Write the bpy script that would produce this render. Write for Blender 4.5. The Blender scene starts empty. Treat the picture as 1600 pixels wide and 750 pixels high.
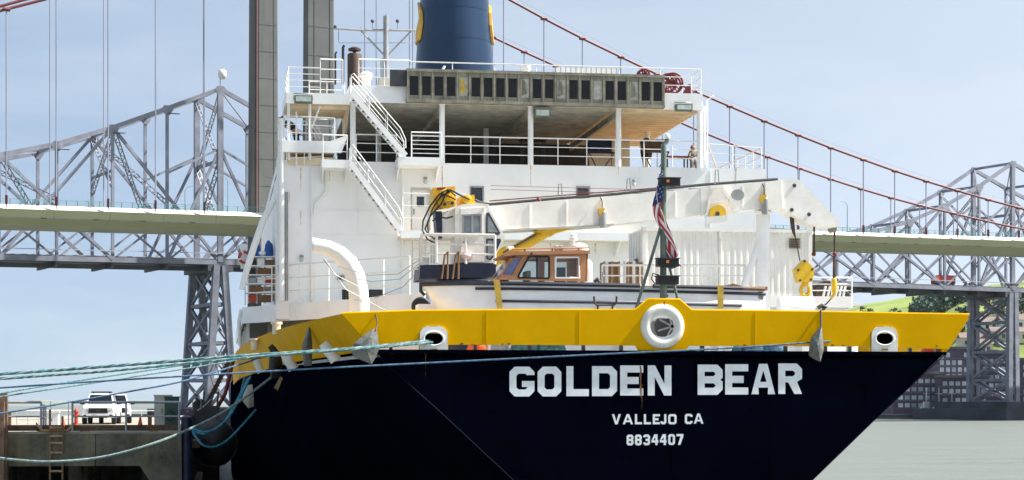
import bpy, bmesh, math, random
from mathutils import Vector, Matrix
from mathutils.geometry import tessellate_polygon
random.seed(7)
R = math.radians
V = Vector
SC = bpy.context.scene
COL = SC.collection

# ------------------------------------------------------------------ camera
# world = ship frame: +Y towards the bow, +X starboard, stern centre at the origin, z = 0 water
FP, YH = 3000.0, 630.0                       # focal length and eye level in photo pixels (1600 x 750)
TH = math.atan(460 / FP)
FW = V((math.sin(TH), math.cos(TH), 0)); RT = V((math.cos(TH), -math.sin(TH), 0))
EYE = V((0, 0, 5.5)) - RT * 4.8 - FW * 60
cam = bpy.data.cameras.new('camera'); camo = bpy.data.objects.new('camera', cam); COL.objects.link(camo)
cam.sensor_width = 36; cam.lens = 36 * FP / 1600; cam.shift_y = (YH - 375) / 1600
cam.clip_start = 1; cam.clip_end = 20000
camo.location = EYE; camo.rotation_euler = (R(90), 0, -TH)
SC.camera = camo

# ------------------------------------------------------------------ light
SUN_EL = R(50); SUN_DELTA = R(3.6)            # sun to the right, a little beyond the ship
sd = RT * math.cos(SUN_DELTA) + FW * math.sin(SUN_DELTA)
SUN_AZ = math.atan2(sd.x, sd.y)
w = bpy.data.worlds.new('World'); SC.world = w; w.use_nodes = True
nt = w.node_tree; nt.nodes.clear()
wo = nt.nodes.new('ShaderNodeOutputWorld'); bg = nt.nodes.new('ShaderNodeBackground')
sky = nt.nodes.new('ShaderNodeTexSky'); sky.sky_type = 'NISHITA'; sky.sun_disc = False
sky.sun_elevation = SUN_EL; sky.sun_rotation = SUN_AZ
sky.air_density = 0.55; sky.dust_density = .15; sky.ozone_density = 1.2; sky.altitude = 0
bg.inputs[1].default_value = 0.13
# thin high cloud, spread over the whole sky
geo = nt.nodes.new('ShaderNodeTexCoord'); mp = nt.nodes.new('ShaderNodeMapping'); mp.inputs['Scale'].default_value = (2.2, 2.2, 9)
n1 = nt.nodes.new('ShaderNodeTexNoise'); n1.inputs['Scale'].default_value = 2.3; n1.inputs['Detail'].default_value = 8; n1.inputs['Roughness'].default_value = .6
cr = nt.nodes.new('ShaderNodeValToRGB'); cr.color_ramp.elements[0].position = .42; cr.color_ramp.elements[1].position = .72
cr.color_ramp.elements[0].color = (.0, .0, .0, 1); cr.color_ramp.elements[1].color = (.3, .3, .3, 1)
mx = nt.nodes.new('ShaderNodeMix'); mx.data_type = 'RGBA'; mx.inputs['B'].default_value = (2.35, 2.56, 2.86, 1)
L = nt.links.new
L(geo.outputs['Generated'], mp.inputs[0]); L(mp.outputs[0], n1.inputs[0]); L(n1.outputs[0], cr.inputs[0])
mv = nt.nodes.new('ShaderNodeMix'); mv.data_type = 'RGBA'; mv.inputs['B'].default_value = (3.0, 3.1, 3.25, 1)
# the veil is whiter towards the sun's side of the sky, bluer away from it
dt = nt.nodes.new('ShaderNodeVectorMath'); dt.operation = 'DOT_PRODUCT'; dt.inputs[1].default_value = tuple(sd)
L(geo.outputs['Generated'], dt.inputs[0])
mrg = nt.nodes.new('ShaderNodeMapRange'); mrg.inputs[1].default_value = -.15; mrg.inputs[2].default_value = .75; L(dt.outputs['Value'], mrg.inputs[0])
mg = nt.nodes.new('ShaderNodeMix'); mg.data_type = 'RGBA'; mg.inputs['A'].default_value = (1.36, 1.76, 2.30, 1); mg.inputs['B'].default_value = (3.15, 3.3, 3.5, 1)
L(mrg.outputs[0], mg.inputs['Factor']); L(mg.outputs['Result'], mv.inputs['A'])
L(cr.outputs[0], mv.inputs['Factor']); L(mv.outputs['Result'], mx.inputs['B']); mx.inputs['Factor'].default_value = .9; L(sky.outputs[0], mx.inputs['A']); L(mx.outputs['Result'], bg.inputs[0]); L(bg.outputs[0], wo.inputs[0])
sl = bpy.data.lights.new('sun', 'SUN'); sl.energy = 5.0; sl.angle = R(.53); sl.color = (1, .95, .87)
so = bpy.data.objects.new('sun', sl); COL.objects.link(so)
tosun = sd * math.cos(SUN_EL) + V((0, 0, math.sin(SUN_EL)))
so.rotation_euler = tosun.to_track_quat('Z', 'Y').to_euler(); so.location = (60, 0, 90)
SC.view_settings.view_transform = 'Standard'; SC.view_settings.look = 'None'
SC.view_settings.exposure = 1.2; SC.view_settings.gamma = 1; SC.view_settings.use_curve_mapping = False
SC.cycles.max_bounces = 6; SC.cycles.diffuse_bounces = 4; SC.cycles.use_denoising = True

# ------------------------------------------------------------------ helpers
def P(px, py, y=None, d=None, z=None, x=None, plane=None):
    """the real place seen at a photo pixel, given one of its coordinates"""
    dr = RT * ((px - 800) / FP) + FW + V((0, 0, (YH - py) / FP))
    if y is not None: t = (y - EYE.y) / dr.y
    elif d is not None: t = d
    elif z is not None: t = (z - EYE.z) / dr.z
    elif x is not None: t = (x - EYE.x) / dr.x
    else:
        p0, n = plane; t = (p0 - EYE).dot(n) / dr.dot(n)
    return EYE + dr * t

MATS = {}
def mat(name, col, rough=.5, metal=0., var=.08, vs=1.5, streak=None, samt=.5, sthr=.58, bump=0., bs=30., trans=0., spec=None, sscale=(5, 5, .28)):
    m = bpy.data.materials.new(name); m.use_nodes = True; MATS[name] = m
    t = m.node_tree; b = t.nodes['Principled BSDF']; k = t.links.new
    b.inputs['Roughness'].default_value = rough; b.inputs['Metallic'].default_value = metal
    if spec is not None: b.inputs['Specular IOR Level'].default_value = spec
    if trans: b.inputs['Transmission Weight'].default_value = trans
    tc = t.nodes.new('ShaderNodeNewGeometry')
    n = t.nodes.new('ShaderNodeTexNoise'); n.inputs['Scale'].default_value = vs; n.inputs['Detail'].default_value = 6; n.inputs['Roughness'].default_value = .62
    k(tc.outputs['Position'], n.inputs['Vector'])
    x = t.nodes.new('ShaderNodeMix'); x.data_type = 'RGBA'
    x.inputs['A'].default_value = tuple(max(0, c * (1 - 2.2 * var)) for c in col) + (1,)
    x.inputs['B'].default_value = tuple(min(1, c * (1 + 2.2 * var)) for c in col) + (1,)
    mr = t.nodes.new('ShaderNodeMapRange'); mr.inputs[1].default_value = .32; mr.inputs[2].default_value = .68
    k(n.outputs[0], mr.inputs[0]); k(mr.outputs[0], x.inputs['Factor'])
    out = x.outputs['Result']
    if streak:
        mp = t.nodes.new('ShaderNodeMapping'); mp.inputs['Scale'].default_value = sscale
        k(tc.outputs['Position'], mp.inputs[0])
        n2 = t.nodes.new('ShaderNodeTexNoise'); n2.inputs['Scale'].default_value = 1; n2.inputs['Detail'].default_value = 7; n2.inputs['Roughness'].default_value = .7
        k(mp.outputs[0], n2.inputs['Vector'])
        r = t.nodes.new('ShaderNodeValToRGB'); r.color_ramp.elements[0].position = sthr; r.color_ramp.elements[1].position = sthr + .16
        r.color_ramp.elements[1].color = (samt, samt, samt, 1)
        k(n2.outputs[0], r.inputs[0])
        y = t.nodes.new('ShaderNodeMix'); y.data_type = 'RGBA'; y.inputs['B'].default_value = tuple(streak) + (1,)
        k(r.outputs[0], y.inputs['Factor']); k(out, y.inputs['A']); out = y.outputs['Result']
    k(out, b.inputs['Base Color'])
    if bump:
        n3 = t.nodes.new('ShaderNodeTexNoise'); n3.inputs['Scale'].default_value = bs; n3.inputs['Detail'].default_value = 4
        k(tc.outputs['Position'], n3.inputs['Vector'])
        bp = t.nodes.new('ShaderNodeBump'); bp.inputs['Strength'].default_value = bump; bp.inputs['Distance'].default_value = .05
        k(n3.outputs[0], bp.inputs['Height']); k(bp.outputs[0], b.inputs['Normal'])
    return m

RUST = (.22, .10, .035)
mat('white_paint', (.87, .87, .86), .42, var=.035, vs=.7, streak=(.42, .30, .17), samt=.30, sthr=.66)
mat('white_wall', (.87, .87, .87), .45, var=.022, vs=.5, streak=(.50, .42, .28), samt=.26, sthr=.66, sscale=(2.2, 2.2, .12), bump=.16, bs=.9)
mat('white_rusty', (.74, .72, .67), .5, var=.06, vs=2, streak=RUST, samt=.75, sthr=.60, sscale=(7, 7, 2.2))
mat('white_rail', (.82, .82, .80), .4, var=.04, vs=3, streak=(.34, .20, .10), samt=.4, sthr=.68, sscale=(6, 6, 6))
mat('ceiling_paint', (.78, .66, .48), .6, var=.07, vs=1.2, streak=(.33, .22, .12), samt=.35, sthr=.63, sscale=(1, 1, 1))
mat('hull_navy', (.0009, .0016, .0058), .42, var=.25, vs=.5, bump=.05, bs=1.3, streak=(.004, .006, .013), samt=.45, sthr=.62, sscale=(3, 3, .2), spec=0)
mat('bulwark_yellow', (.70, .375, .0), .55, spec=.03, var=.03, vs=.8, streak=(.36, .20, .02), samt=.22, sthr=.64, sscale=(4, 4, .35))
mat('letter_white', (.80, .83, .85), .5, var=.05, vs=3, streak=(.45, .27, .08), samt=.3, sthr=.70, sscale=(7, 7, .4))
mat('deck_green', (.26, .28, .26), .7, var=.12)
mat('deck_grey', (.42, .43, .43), .75, var=.10)
mat('deck_sand', (.46, .44, .39), .75, var=.10)
mat('edge_highlight', (.0022, .004, .011), .5, spec=.05, var=.2)
mat('ceiling_shaded', (.46, .44, .39), .7, var=.12, vs=1.5)
mat('deck_shaded', (.035, .038, .036), .8, var=.2)
mat('bulkhead_shaded', (.055, .055, .052), .7, var=.2)
mat('black_panel', (.012, .013, .018), .6, var=.2, vs=6)
mat('rubber', (.010, .010, .011), .6, var=.2)
mat('dirty_grey', (.24, .225, .175), .65, var=.16, vs=2.5, streak=(.09, .07, .05), samt=.6, sthr=.55, sscale=(5, 5, .8))
mat('pale_panel', (.46, .45, .40), .6, var=.12, vs=5)
mat('funnel_blue', (.0018, .024, .068), .3, spec=.55, var=.10, vs=.6, streak=(.006, .028, .066), samt=.5, sthr=.55, sscale=(2.4, 2.4, .1), bump=.05, bs=1.5)
mat('gold', (.62, .36, .03), .45, var=.1)
mat('steel_dark', (.06, .062, .068), .45, .3, var=.12)
mat('steel_grey', (.30, .31, .32), .45, .2, var=.1)
mat('exhaust_brown', (.055, .032, .022), .7, var=.25, vs=3)
mat('crane_white', (.86, .835, .775), .42, var=.05, vs=1.2, streak=(.42, .25, .10), samt=.45, sthr=.645, sscale=(2.5, 2.5, 1.2))
mat('crane_yellow', (.72, .44, .012), .45, var=.08, vs=3, streak=(.25, .12, .02), samt=.4, sthr=.63, sscale=(5, 5, 3))
mat('crane_navy', (.010, .016, .045), .45, var=.2, streak=RUST, samt=.4, sthr=.66, sscale=(5, 5, 3))
mat('boat_white', (.87, .87, .86), .34, var=.04, vs=1.2, streak=(.46, .42, .34), samt=.35, sthr=.62, sscale=(3, 3, .35))
mat('boat_brown', (.48, .22, .10), .45, var=.07, vs=2)
mat('boat_navy', (.010, .013, .03), .5, var=.2)
mat('container_white', (.86, .855, .83), .5, var=.04, vs=.8, streak=(.40, .25, .11), samt=.4, sthr=.66, sscale=(4, 4, .5))
mat('box_brown', (.20, .105, .045), .7, var=.12, vs=4)
mat('wood', (.34, .22, .11), .75, var=.18, vs=5)
mat('wood_dark', (.085, .052, .030), .8, var=.25, vs=3)
mat('strap_yellow', (.60, .40, .06), .7, var=.12, vs=4)
mat('canvas_grey', (.15, .155, .145), .85, var=.18, vs=3, streak=(.30, .30, .27), samt=.4, sthr=.6, sscale=(4, 4, 4), bump=.5, bs=5)
mat('rope_teal', (.065, .17, .185), .85, var=.3, vs=9, streak=(.35, .42, .40), samt=.4, sthr=.5, sscale=(12, 12, 12))
mat('rope_blue', (.06, .13, .22), .85, var=.25, vs=9)
mat('rope_cyan', (.035, .24, .34), .85, var=.25, vs=6)
mat('rope_pale', (.19, .27, .265), .85, var=.2, vs=9)
mat('red_paint', (.17, .012, .012), .5, var=.12, vs=3)
mat('orange', (.68, .10, .012), .6, var=.1, vs=4)
mat('orange_red', (.46, .05, .02), .6, var=.12, vs=4)
mat('blue_tarp', (.015, .09, .32), .55, var=.12, vs=4)
mat('flag_red', (.50, .03, .05), .8, var=.06)
mat('flag_white', (.85, .84, .83), .8, var=.04)
mat('flag_blue', (.018, .03, .13), .8, var=.06)
mat('lamp_lens', (.50, .56, .50), .12, var=.1, vs=4)
mat('lamp_green', (.12, .16, .13), .5, var=.15)
mat('amber', (.9, .25, .02), .25, var=.05)
mat('glass_dark', (.012, .016, .024), .06, var=.2, spec=.8)
mat('glass_blue', (.10, .13, .30), .10, var=.15, spec=.8)
mat('glass_grey', (.22, .25, .26), .08, var=.2, vs=3, spec=.8)
mat('skin', (.42, .23, .15), .6, var=.05)
mat('cloth_navy', (.012, .016, .04), .85, var=.15)
mat('cloth_grey', (.22, .20, .19), .85, var=.15)
mat('cloth_tan', (.20, .19, .15), .85, var=.15)
mat('cloth_pink', (.62, .46, .46), .85, var=.1)
mat('concrete_pier', (.115, .108, .080), .85, var=.26, vs=1.1, streak=(.23, .19, .10), samt=.55, sthr=.50, sscale=(1.6, 1.6, .12), bump=.35, bs=3)
mat('concrete_deck', (.30, .27, .22), .9, var=.15, vs=.7)
mat('tower_concrete', (.112, .118, .118), .85, var=.10, vs=.05, streak=(.085, .088, .088), samt=.6, sthr=.5, sscale=(.35, .35, .02))
mat('galvanised', (.34, .36, .40), .45, .35, var=.08)
mat('truss_steel', (.205, .22, .275), .55, .15, var=.12, vs=.25, streak=(.20, .085, .065), samt=.5, sthr=.64, sscale=(.2, .2, .2))
mat('truss_light', (.36, .36, .40), .5, .1, var=.12, vs=.4)
mat('truss_dark', (.085, .09, .105), .6, .1, var=.15, vs=.2)
mat('deck_sage', (.37, .37, .215), .7, spec=.2, var=.04, vs=.05, streak=(.30, .31, .19), samt=.4, sthr=.55, sscale=(.12, .12, .05))
mat('deck_fascia', (.70, .70, .66), .55, var=.04, vs=.1)
mat('deck_under', (.40, .40, .28), .7, var=.06, vs=.1)
mat('rail_teal', (.10, .27, .28), .5, var=.1, vs=.3)
mat('cable_red', (.12, .014, .018), .5, var=.12, vs=.1)
mat('cable_grey', (.24, .25, .33), .5, var=.06, vs=.05)
mat('brick_wall', (.115, .088, .125), .85, var=.14, vs=.12, streak=(.085, .085, .14), samt=.6, sthr=.5, sscale=(.06, .06, .2))  # brick tinted blue, the distance haze put into its colour
mat('pane_pale', (.60, .68, .76), .25, var=.18, vs=.12)
mat('pane_dim', (.34, .40, .48), .25, var=.2, vs=.12)
mat('roof_grey', (.16, .16, .18), .8, var=.12, vs=.1)
mat('wharf_dark', (.040, .048, .066), .7, var=.25, vs=.1)
mat('grass_hill', (.185, .24, .045), .95, var=.20, vs=.012, streak=(.075, .115, .03), samt=.7, sthr=.55, sscale=(.01, .01, .02))
mat('leaf_dark', (.052, .090, .074), .9, var=.35, vs=.08)
mat('leaf_mid', (.066, .105, .055), .9, var=.35, vs=.08)
mat('bark', (.06, .045, .03), .9, var=.2)
mat('far_hill', (.16, .19, .17), .95, var=.15, vs=.004)
mat('house_wall', (.52, .47, .40), .8, var=.1, vs=.1)
mat('house_white', (.66, .66, .64), .8, var=.06, vs=.1)
mat('house_roof', (.17, .13, .12), .85, var=.15, vs=.1)
mat('truck_white', (.80, .80, .80), .22, var=.02)
mat('truck_black', (.012, .012, .014), .35, var=.1)
mat('tyre', (.018, .018, .018), .8, var=.15)
mat('chrome', (.55, .56, .58), .18, .9, var=.03)
mat('headlamp', (.55, .57, .60), .08, var=.05)
mat('lamp_red', (.55, .02, .02), .3)
mat('cabinet_beige', (.50, .49, .42), .55, var=.06, streak=(.30, .26, .18), samt=.3, sthr=.6, sscale=(4, 4, .5))
mat('cabinet_green', (.035, .085, .065), .55, var=.1)
mat('pile_navy', (.012, .018, .05), .5, var=.2)
mat('pile_wood', (.17, .105, .07), .85, var=.2, vs=2, streak=(.07, .045, .03), samt=.6, sthr=.52, sscale=(8, 8, .4))
mat('yellow_bright', (.75, .38, .02), .6, var=.08)

ORG = {}
def tag(o, label=None, cat=None, group=None, kind=None):
    if label: o['label'] = label
    if cat: o['category'] = cat
    if group: o['group'] = group
    if kind: o['kind'] = kind
    return o
def empty(name, loc, label=None, cat=None, group=None):
    o = bpy.data.objects.new(name, None); COL.objects.link(o); o.location = loc; o.empty_display_size = .3
    ORG[o] = V(loc); return tag(o, label, cat, group)
def link(name, me, parent=None, org=None):
    o = bpy.data.objects.new(name, me); COL.objects.link(o)
    if parent is not None: o.parent = parent
    ORG[o] = V(org) if org is not None else V((0, 0, 0))
    return o

class MB:
    """collects the faces of ONE piece, in world coordinates"""
    def __init__(s): s.v = []; s.f = []; s.m = []; s.cur = 0
    def add(s, vs, fs):
        b = len(s.v); s.v += [V(q) for q in vs]; s.f += [[b + i for i in f] for f in fs]; s.m += [s.cur] * len(fs); return s
    def box(s, x0, x1, y0, y1, z0, z1):
        return s.add([(x0, y0, z0), (x1, y0, z0), (x1, y1, z0), (x0, y1, z0), (x0, y0, z1), (x1, y0, z1), (x1, y1, z1), (x0, y1, z1)],
                     [(0, 3, 2, 1), (4, 5, 6, 7), (0, 1, 5, 4), (1, 2, 6, 5), (2, 3, 7, 6), (3, 0, 4, 7)])
    def bar(s, a, b, w, h=None, up=(0, 0, 1)):
        a = V(a); b = V(b); h = h or w; d = (b - a).normalized(); up = V(up)
        if abs(d.dot(up)) > .98: up = V((0, 1, 0))
        sx = d.cross(up).normalized() * (w / 2); uz = sx.cross(d).normalized() * (h / 2)
        vs = []
        for p in (a, b): vs += [p - sx - uz, p + sx - uz, p + sx + uz, p - sx + uz]
        return s.add(vs, [(0, 1, 2, 3), (7, 6, 5, 4), (0, 4, 5, 1), (1, 5, 6, 2), (2, 6, 7, 3), (3, 7, 4, 0)])
    def tube(s, pts, r, n=8, cap=True):
        pts = [V(p) for p in pts]; rr = r if isinstance(r, (list, tuple)) else [r] * len(pts)
        vs = []; fs = []; prev = None
        for i, p in enumerate(pts):
            d = (pts[min(i + 1, len(pts) - 1)] - pts[max(i - 1, 0)]).normalized()
            if prev is None:
                u = V((0, 0, 1)) if abs(d.z) < .95 else V((1, 0, 0)); e = d.cross(u).normalized()
            else:
                e = (prev - d * prev.dot(d)).normalized()
            prev = e; g = d.cross(e)
            for k in range(n):
                a = 2 * math.pi * k / n; vs.append(p + (e * math.cos(a) + g * math.sin(a)) * rr[i])
        for i in range(len(pts) - 1):
            for k in range(n):
                k2 = (k + 1) % n; fs.append((i * n + k, i * n + k2, (i + 1) * n + k2, (i + 1) * n + k))
        if cap: fs.append(tuple(reversed(range(n)))); fs.append(tuple(range((len(pts) - 1) * n, len(pts) * n)))
        return s.add(vs, fs)
    def lathe(s, c, prof, n=16, axis='Z', sx=1, sy=1):
        vs = []; fs = []; c = V(c); m = len(prof)
        for (r, h) in prof:
            for k in range(n):
                a = 2 * math.pi * k / n; u, q = r * math.cos(a) * sx, r * math.sin(a) * sy
                vs.append(c + (V((u, q, h)) if axis == 'Z' else V((u, h, q)) if axis == 'Y' else V((h, u, q))))
        for i in range(m - 1):
            for k in range(n):
                k2 = (k + 1) % n; fs.append((i * n + k, i * n + k2, (i + 1) * n + k2, (i + 1) * n + k))
        fs.append(tuple(reversed(range(n)))); fs.append(tuple(range((m - 1) * n, m * n)))
        return s.add(vs, fs)
    def prism(s, poly, d):
        """polygon (list of 3D points) pushed along vector d"""
        d = V(d); n = len(poly); vs = [V(p) for p in poly] + [V(p) + d for p in poly]
        fs = [tuple(range(n)), tuple(reversed(range(n, 2 * n)))] + [(i, i + n, (i + 1) % n + n, (i + 1) % n) for i in range(n)]
        return s.add(vs, fs)
    def plate(s, outer, holes, d):
        """flat plate with holes, pushed along d"""
        d = V(d); loops = [[V(p) for p in outer]] + [[V(p) for p in h] for h in holes]
        tri = tessellate_polygon(loops); flat = [p for l in loops for p in l]; n = len(flat)
        fs = [tuple(t) for t in tri] + [tuple(i + n for i in reversed(t)) for t in tri]
        o = 0
        for l in loops:
            m = len(l); fs += [(o + i, o + i + n, o + (i + 1) % m + n, o + (i + 1) % m) for i in range(m)]; o += m
        return s.add(flat + [p + d for p in flat], fs)
    def sphere(s, c, r, n=10, m=6, sz=1):
        pr = [(max(.001, r * math.sin(math.pi * i / m)), -r * sz * math.cos(math.pi * i / m)) for i in range(m + 1)]
        return s.lathe(c, pr, n)
    def build(s, name, mt, parent=None, label=None, cat=None, group=None, kind=None, smooth=None, org=None):
        o = ORG.get(parent, V((0, 0, 0))) if parent is not None else (V(org) if org is not None else V((0, 0, 0)))
        me = bpy.data.meshes.new(name); me.from_pydata([tuple(p - o) for p in s.v], [], s.f)
        mts = mt if isinstance(mt, (list, tuple)) else [mt]
        for q in mts: me.materials.append(MATS[q])
        if len(mts) > 1: me.polygons.foreach_set('material_index', s.m)
        bm = bmesh.new(); bm.from_mesh(me); bmesh.ops.recalc_face_normals(bm, faces=bm.faces); bm.to_mesh(me); bm.free()
        if smooth:
            me.polygons.foreach_set('use_smooth', [True] * len(me.polygons)); me.set_sharp_from_angle(angle=R(smooth))
        ob = link(name, me, parent, o)
        if parent is None: ob.location = o
        return tag(ob, label, cat, group, kind)

def dup(o, name, parent, loc):
    c = o.copy(); c.name = name; COL.objects.link(c); c.parent = parent; c.location = loc; ORG[c] = ORG.get(o, V()); return c

def bar(name, a, b, w, h, mt, parent, up=(0, 0, 1), **k):
    return MB().bar(a, b, w, h, up).build(name, mt, parent, **k)
def tube(name, pts, r, mt, parent=None, n=8, smooth=50, **k):
    return MB().tube(pts, r, n).build(name, mt, parent, smooth=smooth, **k)
def box(name, x0, x1, y0, y1, z0, z1, mt, parent=None, **k):
    return MB().box(x0, x1, y0, y1, z0, z1).build(name, mt, parent, **k)
def lerp(a, b, t): return a + (b - a) * t
def ip(tab, x):
    if x <= tab[0][0]: return tab[0][1]
    for (a, u), (b, q) in zip(tab, tab[1:]):
        if x <= b:
            t = (x - a) / (b - a); return u + (q - u) * t
    return tab[-1][1]

def railing(parent, pts, h=1.05, rails=3, sp=1.5, r=.022, mt='white_rail', name='railing', ends=True, top=None, label=None, cat=None):
    """top rail is the railing itself; lower rails and posts are its pieces"""
    pts = [V(p) for p in pts]; up = V((0, 0, h))
    o = MB().tube([p + up for p in pts], r * 1.25, 6).build(name, mt, parent, label, cat, smooth=60, org=pts[0])
    for i in range(1, rails):
        MB().tube([p + up * (i / rails) for p in pts], r * .8, 6).build('rail', mt, o, smooth=60)
    me = None; base = ORG[o]
    for a, b in zip(pts, pts[1:]):
        n = max(1, round((b - a).length / sp))
        for i in range(n + (1 if (b - pts[-1]).length < 1e-6 else 0)):
            p = a.lerp(b, i / n)
            if me is None:
                q = MB().tube([base, base + up], r, 6).build('post', mt, o); me = q.data
            else: q = link('post', me, o, base)
            q.location = p - base
    return o

def ladder_stair(parent, top, bot, wdt, mt='white_paint', rail=True, n=11, side=V((0, 1, 0)), name='stair', rail_h=.95):
    """inclined ladder: two stringers, treads, handrails; width runs along side"""
    top = V(top); bot = V(bot); sv = side * wdt
    o = MB().bar(top, bot, .05, .24).build(name, mt, parent)
    MB().bar(top + sv, bot + sv, .05, .24).build('stringer', mt, o)
    for i in range(1, n):
        p = top.lerp(bot, i / n); run = V((bot.x - top.x, bot.y - top.y, 0)).normalized() * .13
        m = MB(); m.prism([p - run + V((0, 0, .02)) + side * .03, p + run + V((0, 0, .02)) + side * .03, p + run + V((0, 0, .02)) + sv - side * .03, p - run + V((0, 0, .02)) + sv - side * .03], (0, 0, -.035))
        m.build('tread', 'steel_dark', o)
    if rail:
        for k in (0, 1):
            a = top + sv * k; b = bot + sv * k; u = V((0, 0, rail_h)); d = (b - a).normalized()
            tube('handrail', [a, a + u * .8, a + u + d * .15, b + u - d * .35, b + u * .75 - d * .02, b + u * .35], .026, 'white_rail', o, 6)
            tube('rail', [a + u * .5 + d * .1, b + u * .5 - d * .1], .018, 'white_rail', o, 6)
            for t in (.33, .66): tube('post', [a.lerp(b, t), a.lerp(b, t) + u], .02, 'white_rail', o, 6)
    return o

# ================================================================== water
def make_water():
    m = bpy.data.materials.new('water'); m.use_nodes = True; MATS['water'] = m
    t = m.node_tree; b = t.nodes['Principled BSDF']; k = t.links.new
    b.inputs['Roughness'].default_value = .42; b.inputs['IOR'].default_value = 1.33; b.inputs['Specular IOR Level'].default_value = .32
    g = t.nodes.new('ShaderNodeNewGeometry')
    nz = t.nodes.new('ShaderNodeTexNoise'); nz.inputs['Scale'].default_value = 1; nz.inputs['Detail'].default_value = 8; nz.inputs['Roughness'].default_value = .72
    m0 = t.nodes.new('ShaderNodeMapping'); m0.inputs['Rotation'].default_value = (0, 0, TH); m0.inputs['Scale'].default_value = (.035, .16, 1)
    k(g.outputs['Position'], m0.inputs[0]); k(m0.outputs[0], nz.inputs['Vector'])
    x = t.nodes.new('ShaderNodeMix'); x.data_type = 'RGBA'; x.inputs['A'].default_value = (.088, .112, .115, 1); x.inputs['B'].default_value = (.205, .212, .182, 1)
    k(nz.outputs[0], x.inputs['Factor']); k(x.outputs['Result'], b.inputs['Base Color'])
    mp = t.nodes.new('ShaderNodeMapping'); mp.inputs['Scale'].default_value = (.55, 1.5, 1); mp.inputs['Rotation'].default_value = (0, 0, .3)
    k(g.outputs['Position'], mp.inputs[0])
    n2 = t.nodes.new('ShaderNodeTexNoise'); n2.inputs['Scale'].default_value = .33; n2.inputs['Detail'].default_value = 7; n2.inputs['Roughness'].default_value = .65
    k(mp.outputs[0], n2.inputs['Vector'])
    bp = t.nodes.new('ShaderNodeBump'); bp.inputs['Strength'].default_value = .8; bp.inputs['Distance'].default_value = .6
    k(n2.outputs[0], bp.inputs['Height']); k(bp.outputs[0], b.inputs['Normal'])
make_water()
S_ = 9000
MB().add([(-S_, -1500, 0), (S_, -1500, 0), (S_, S_, 0), (-S_, S_, 0)], [(0, 1, 2, 3)]).build('water', 'water', kind='structure')

# ================================================================== far shore
def cam_pt(px, d, z):
    p = EYE + RT * ((px - 800) / FP * d) + FW * d; p.z = z; return p
def zof(py, d): return EYE.z + (YH - py) / FP * d

HILL = [(1180, 612), (1240, 545), (1300, 492), (1330, 482), (1350, 475), (1390, 469), (1450, 458), (1500, 450), (1560, 444), (1640, 436), (1800, 420), (2100, 400), (2600, 430)]
NEARH = [(1180, 652), (1300, 645), (1400, 600), (1440, 560), (1500, 520), (1560, 505), (1640, 490), (1800, 470), (2600, 470)]
def hill_z(px, d):
    za = 1.5; zb = max(1.5, zof(ip(NEARH, px), 900)); zc = max(2, zof(ip(HILL, px), 1650))
    w1 = math.sin(px * .021) * 3 + math.sin(px * .05 + d * .013) * 2.2 + math.sin(d * .017 + px * .008) * 3
    if d < 700: return za
    if d < 900: t = (d - 700) / 200; z = za + (zb - za) * t * t * (3 - 2 * t) + w1 * t * .5
    else: t = min(1, (d - 900) / 750); z = zb + (zc - zb) * t + w1 * min(1, (1650 - d) / 400 if d < 1650 else 0)
    return z
hm = MB(); pxs = list(range(1150, 2620, 12)); ds = [690, 700, 730, 770, 820, 870, 930, 1000, 1080, 1170, 1270, 1380, 1500, 1600, 1650, 1900]
vs = []
for d in ds:
    for px in pxs:
        z = -3 if d == 690 else (hill_z(px, d) if d <= 1650 else hill_z(px, 1650) * .8)
        vs.append(cam_pt(px, d, z))
n = len(pxs); hm.add(vs, [(i * n + j, i * n + j + 1, (i + 1) * n + j + 1, (i + 1) * n + j) for i in range(len(ds) - 1) for j in range(n - 1)])
hm.build('hill', 'grass_hill', kind='structure', smooth=80)
# low hazy shore far behind the pier
fm = MB(); vs = []; pxs = list(range(-900, 1200, 25))
for j, d in enumerate((4200, 4700, 5600)):
    for px in pxs: vs.append(cam_pt(px, d, (-2, 9 + 5 * math.sin(px * .011) + 3 * math.sin(px * .037), 4)[j]))
n = len(pxs); fm.add(vs, [(i * n + j, i * n + j + 1, (i + 1) * n + j + 1, (i + 1) * n + j) for i in range(2) for j in range(n - 1)])
fm.build('far_shore', 'far_hill', kind='structure', smooth=80)

def leaf_cloud(m, c, r, n, s, sq=.85):
    """many small leaf faces spread through a crown's volume, in clumps"""
    cl = []
    for _ in range(max(5, n // 22)):
        while True:
            q = V((random.uniform(-1, 1), random.uniform(-1, 1), random.uniform(-.8, 1)))
            if .25 < q.length < 1: break
        cl.append(q * r)
    for i in range(n):
        q = random.choice(cl); p = c + V((q.x, q.y, q.z * sq)) + V((random.gauss(0, 1), random.gauss(0, 1), random.gauss(0, .8))) * r * .2
        a = V((random.gauss(0, 1), random.gauss(0, 1), random.gauss(0, 1))).normalized(); b = a.orthogonal().normalized(); g = a.cross(b)
        k = s * random.uniform(.6, 1.3)
        m.add([p - b * k, p + g * k * .6, p + b * k, p - g * k * .6], [(0, 1, 2, 3)])

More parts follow.
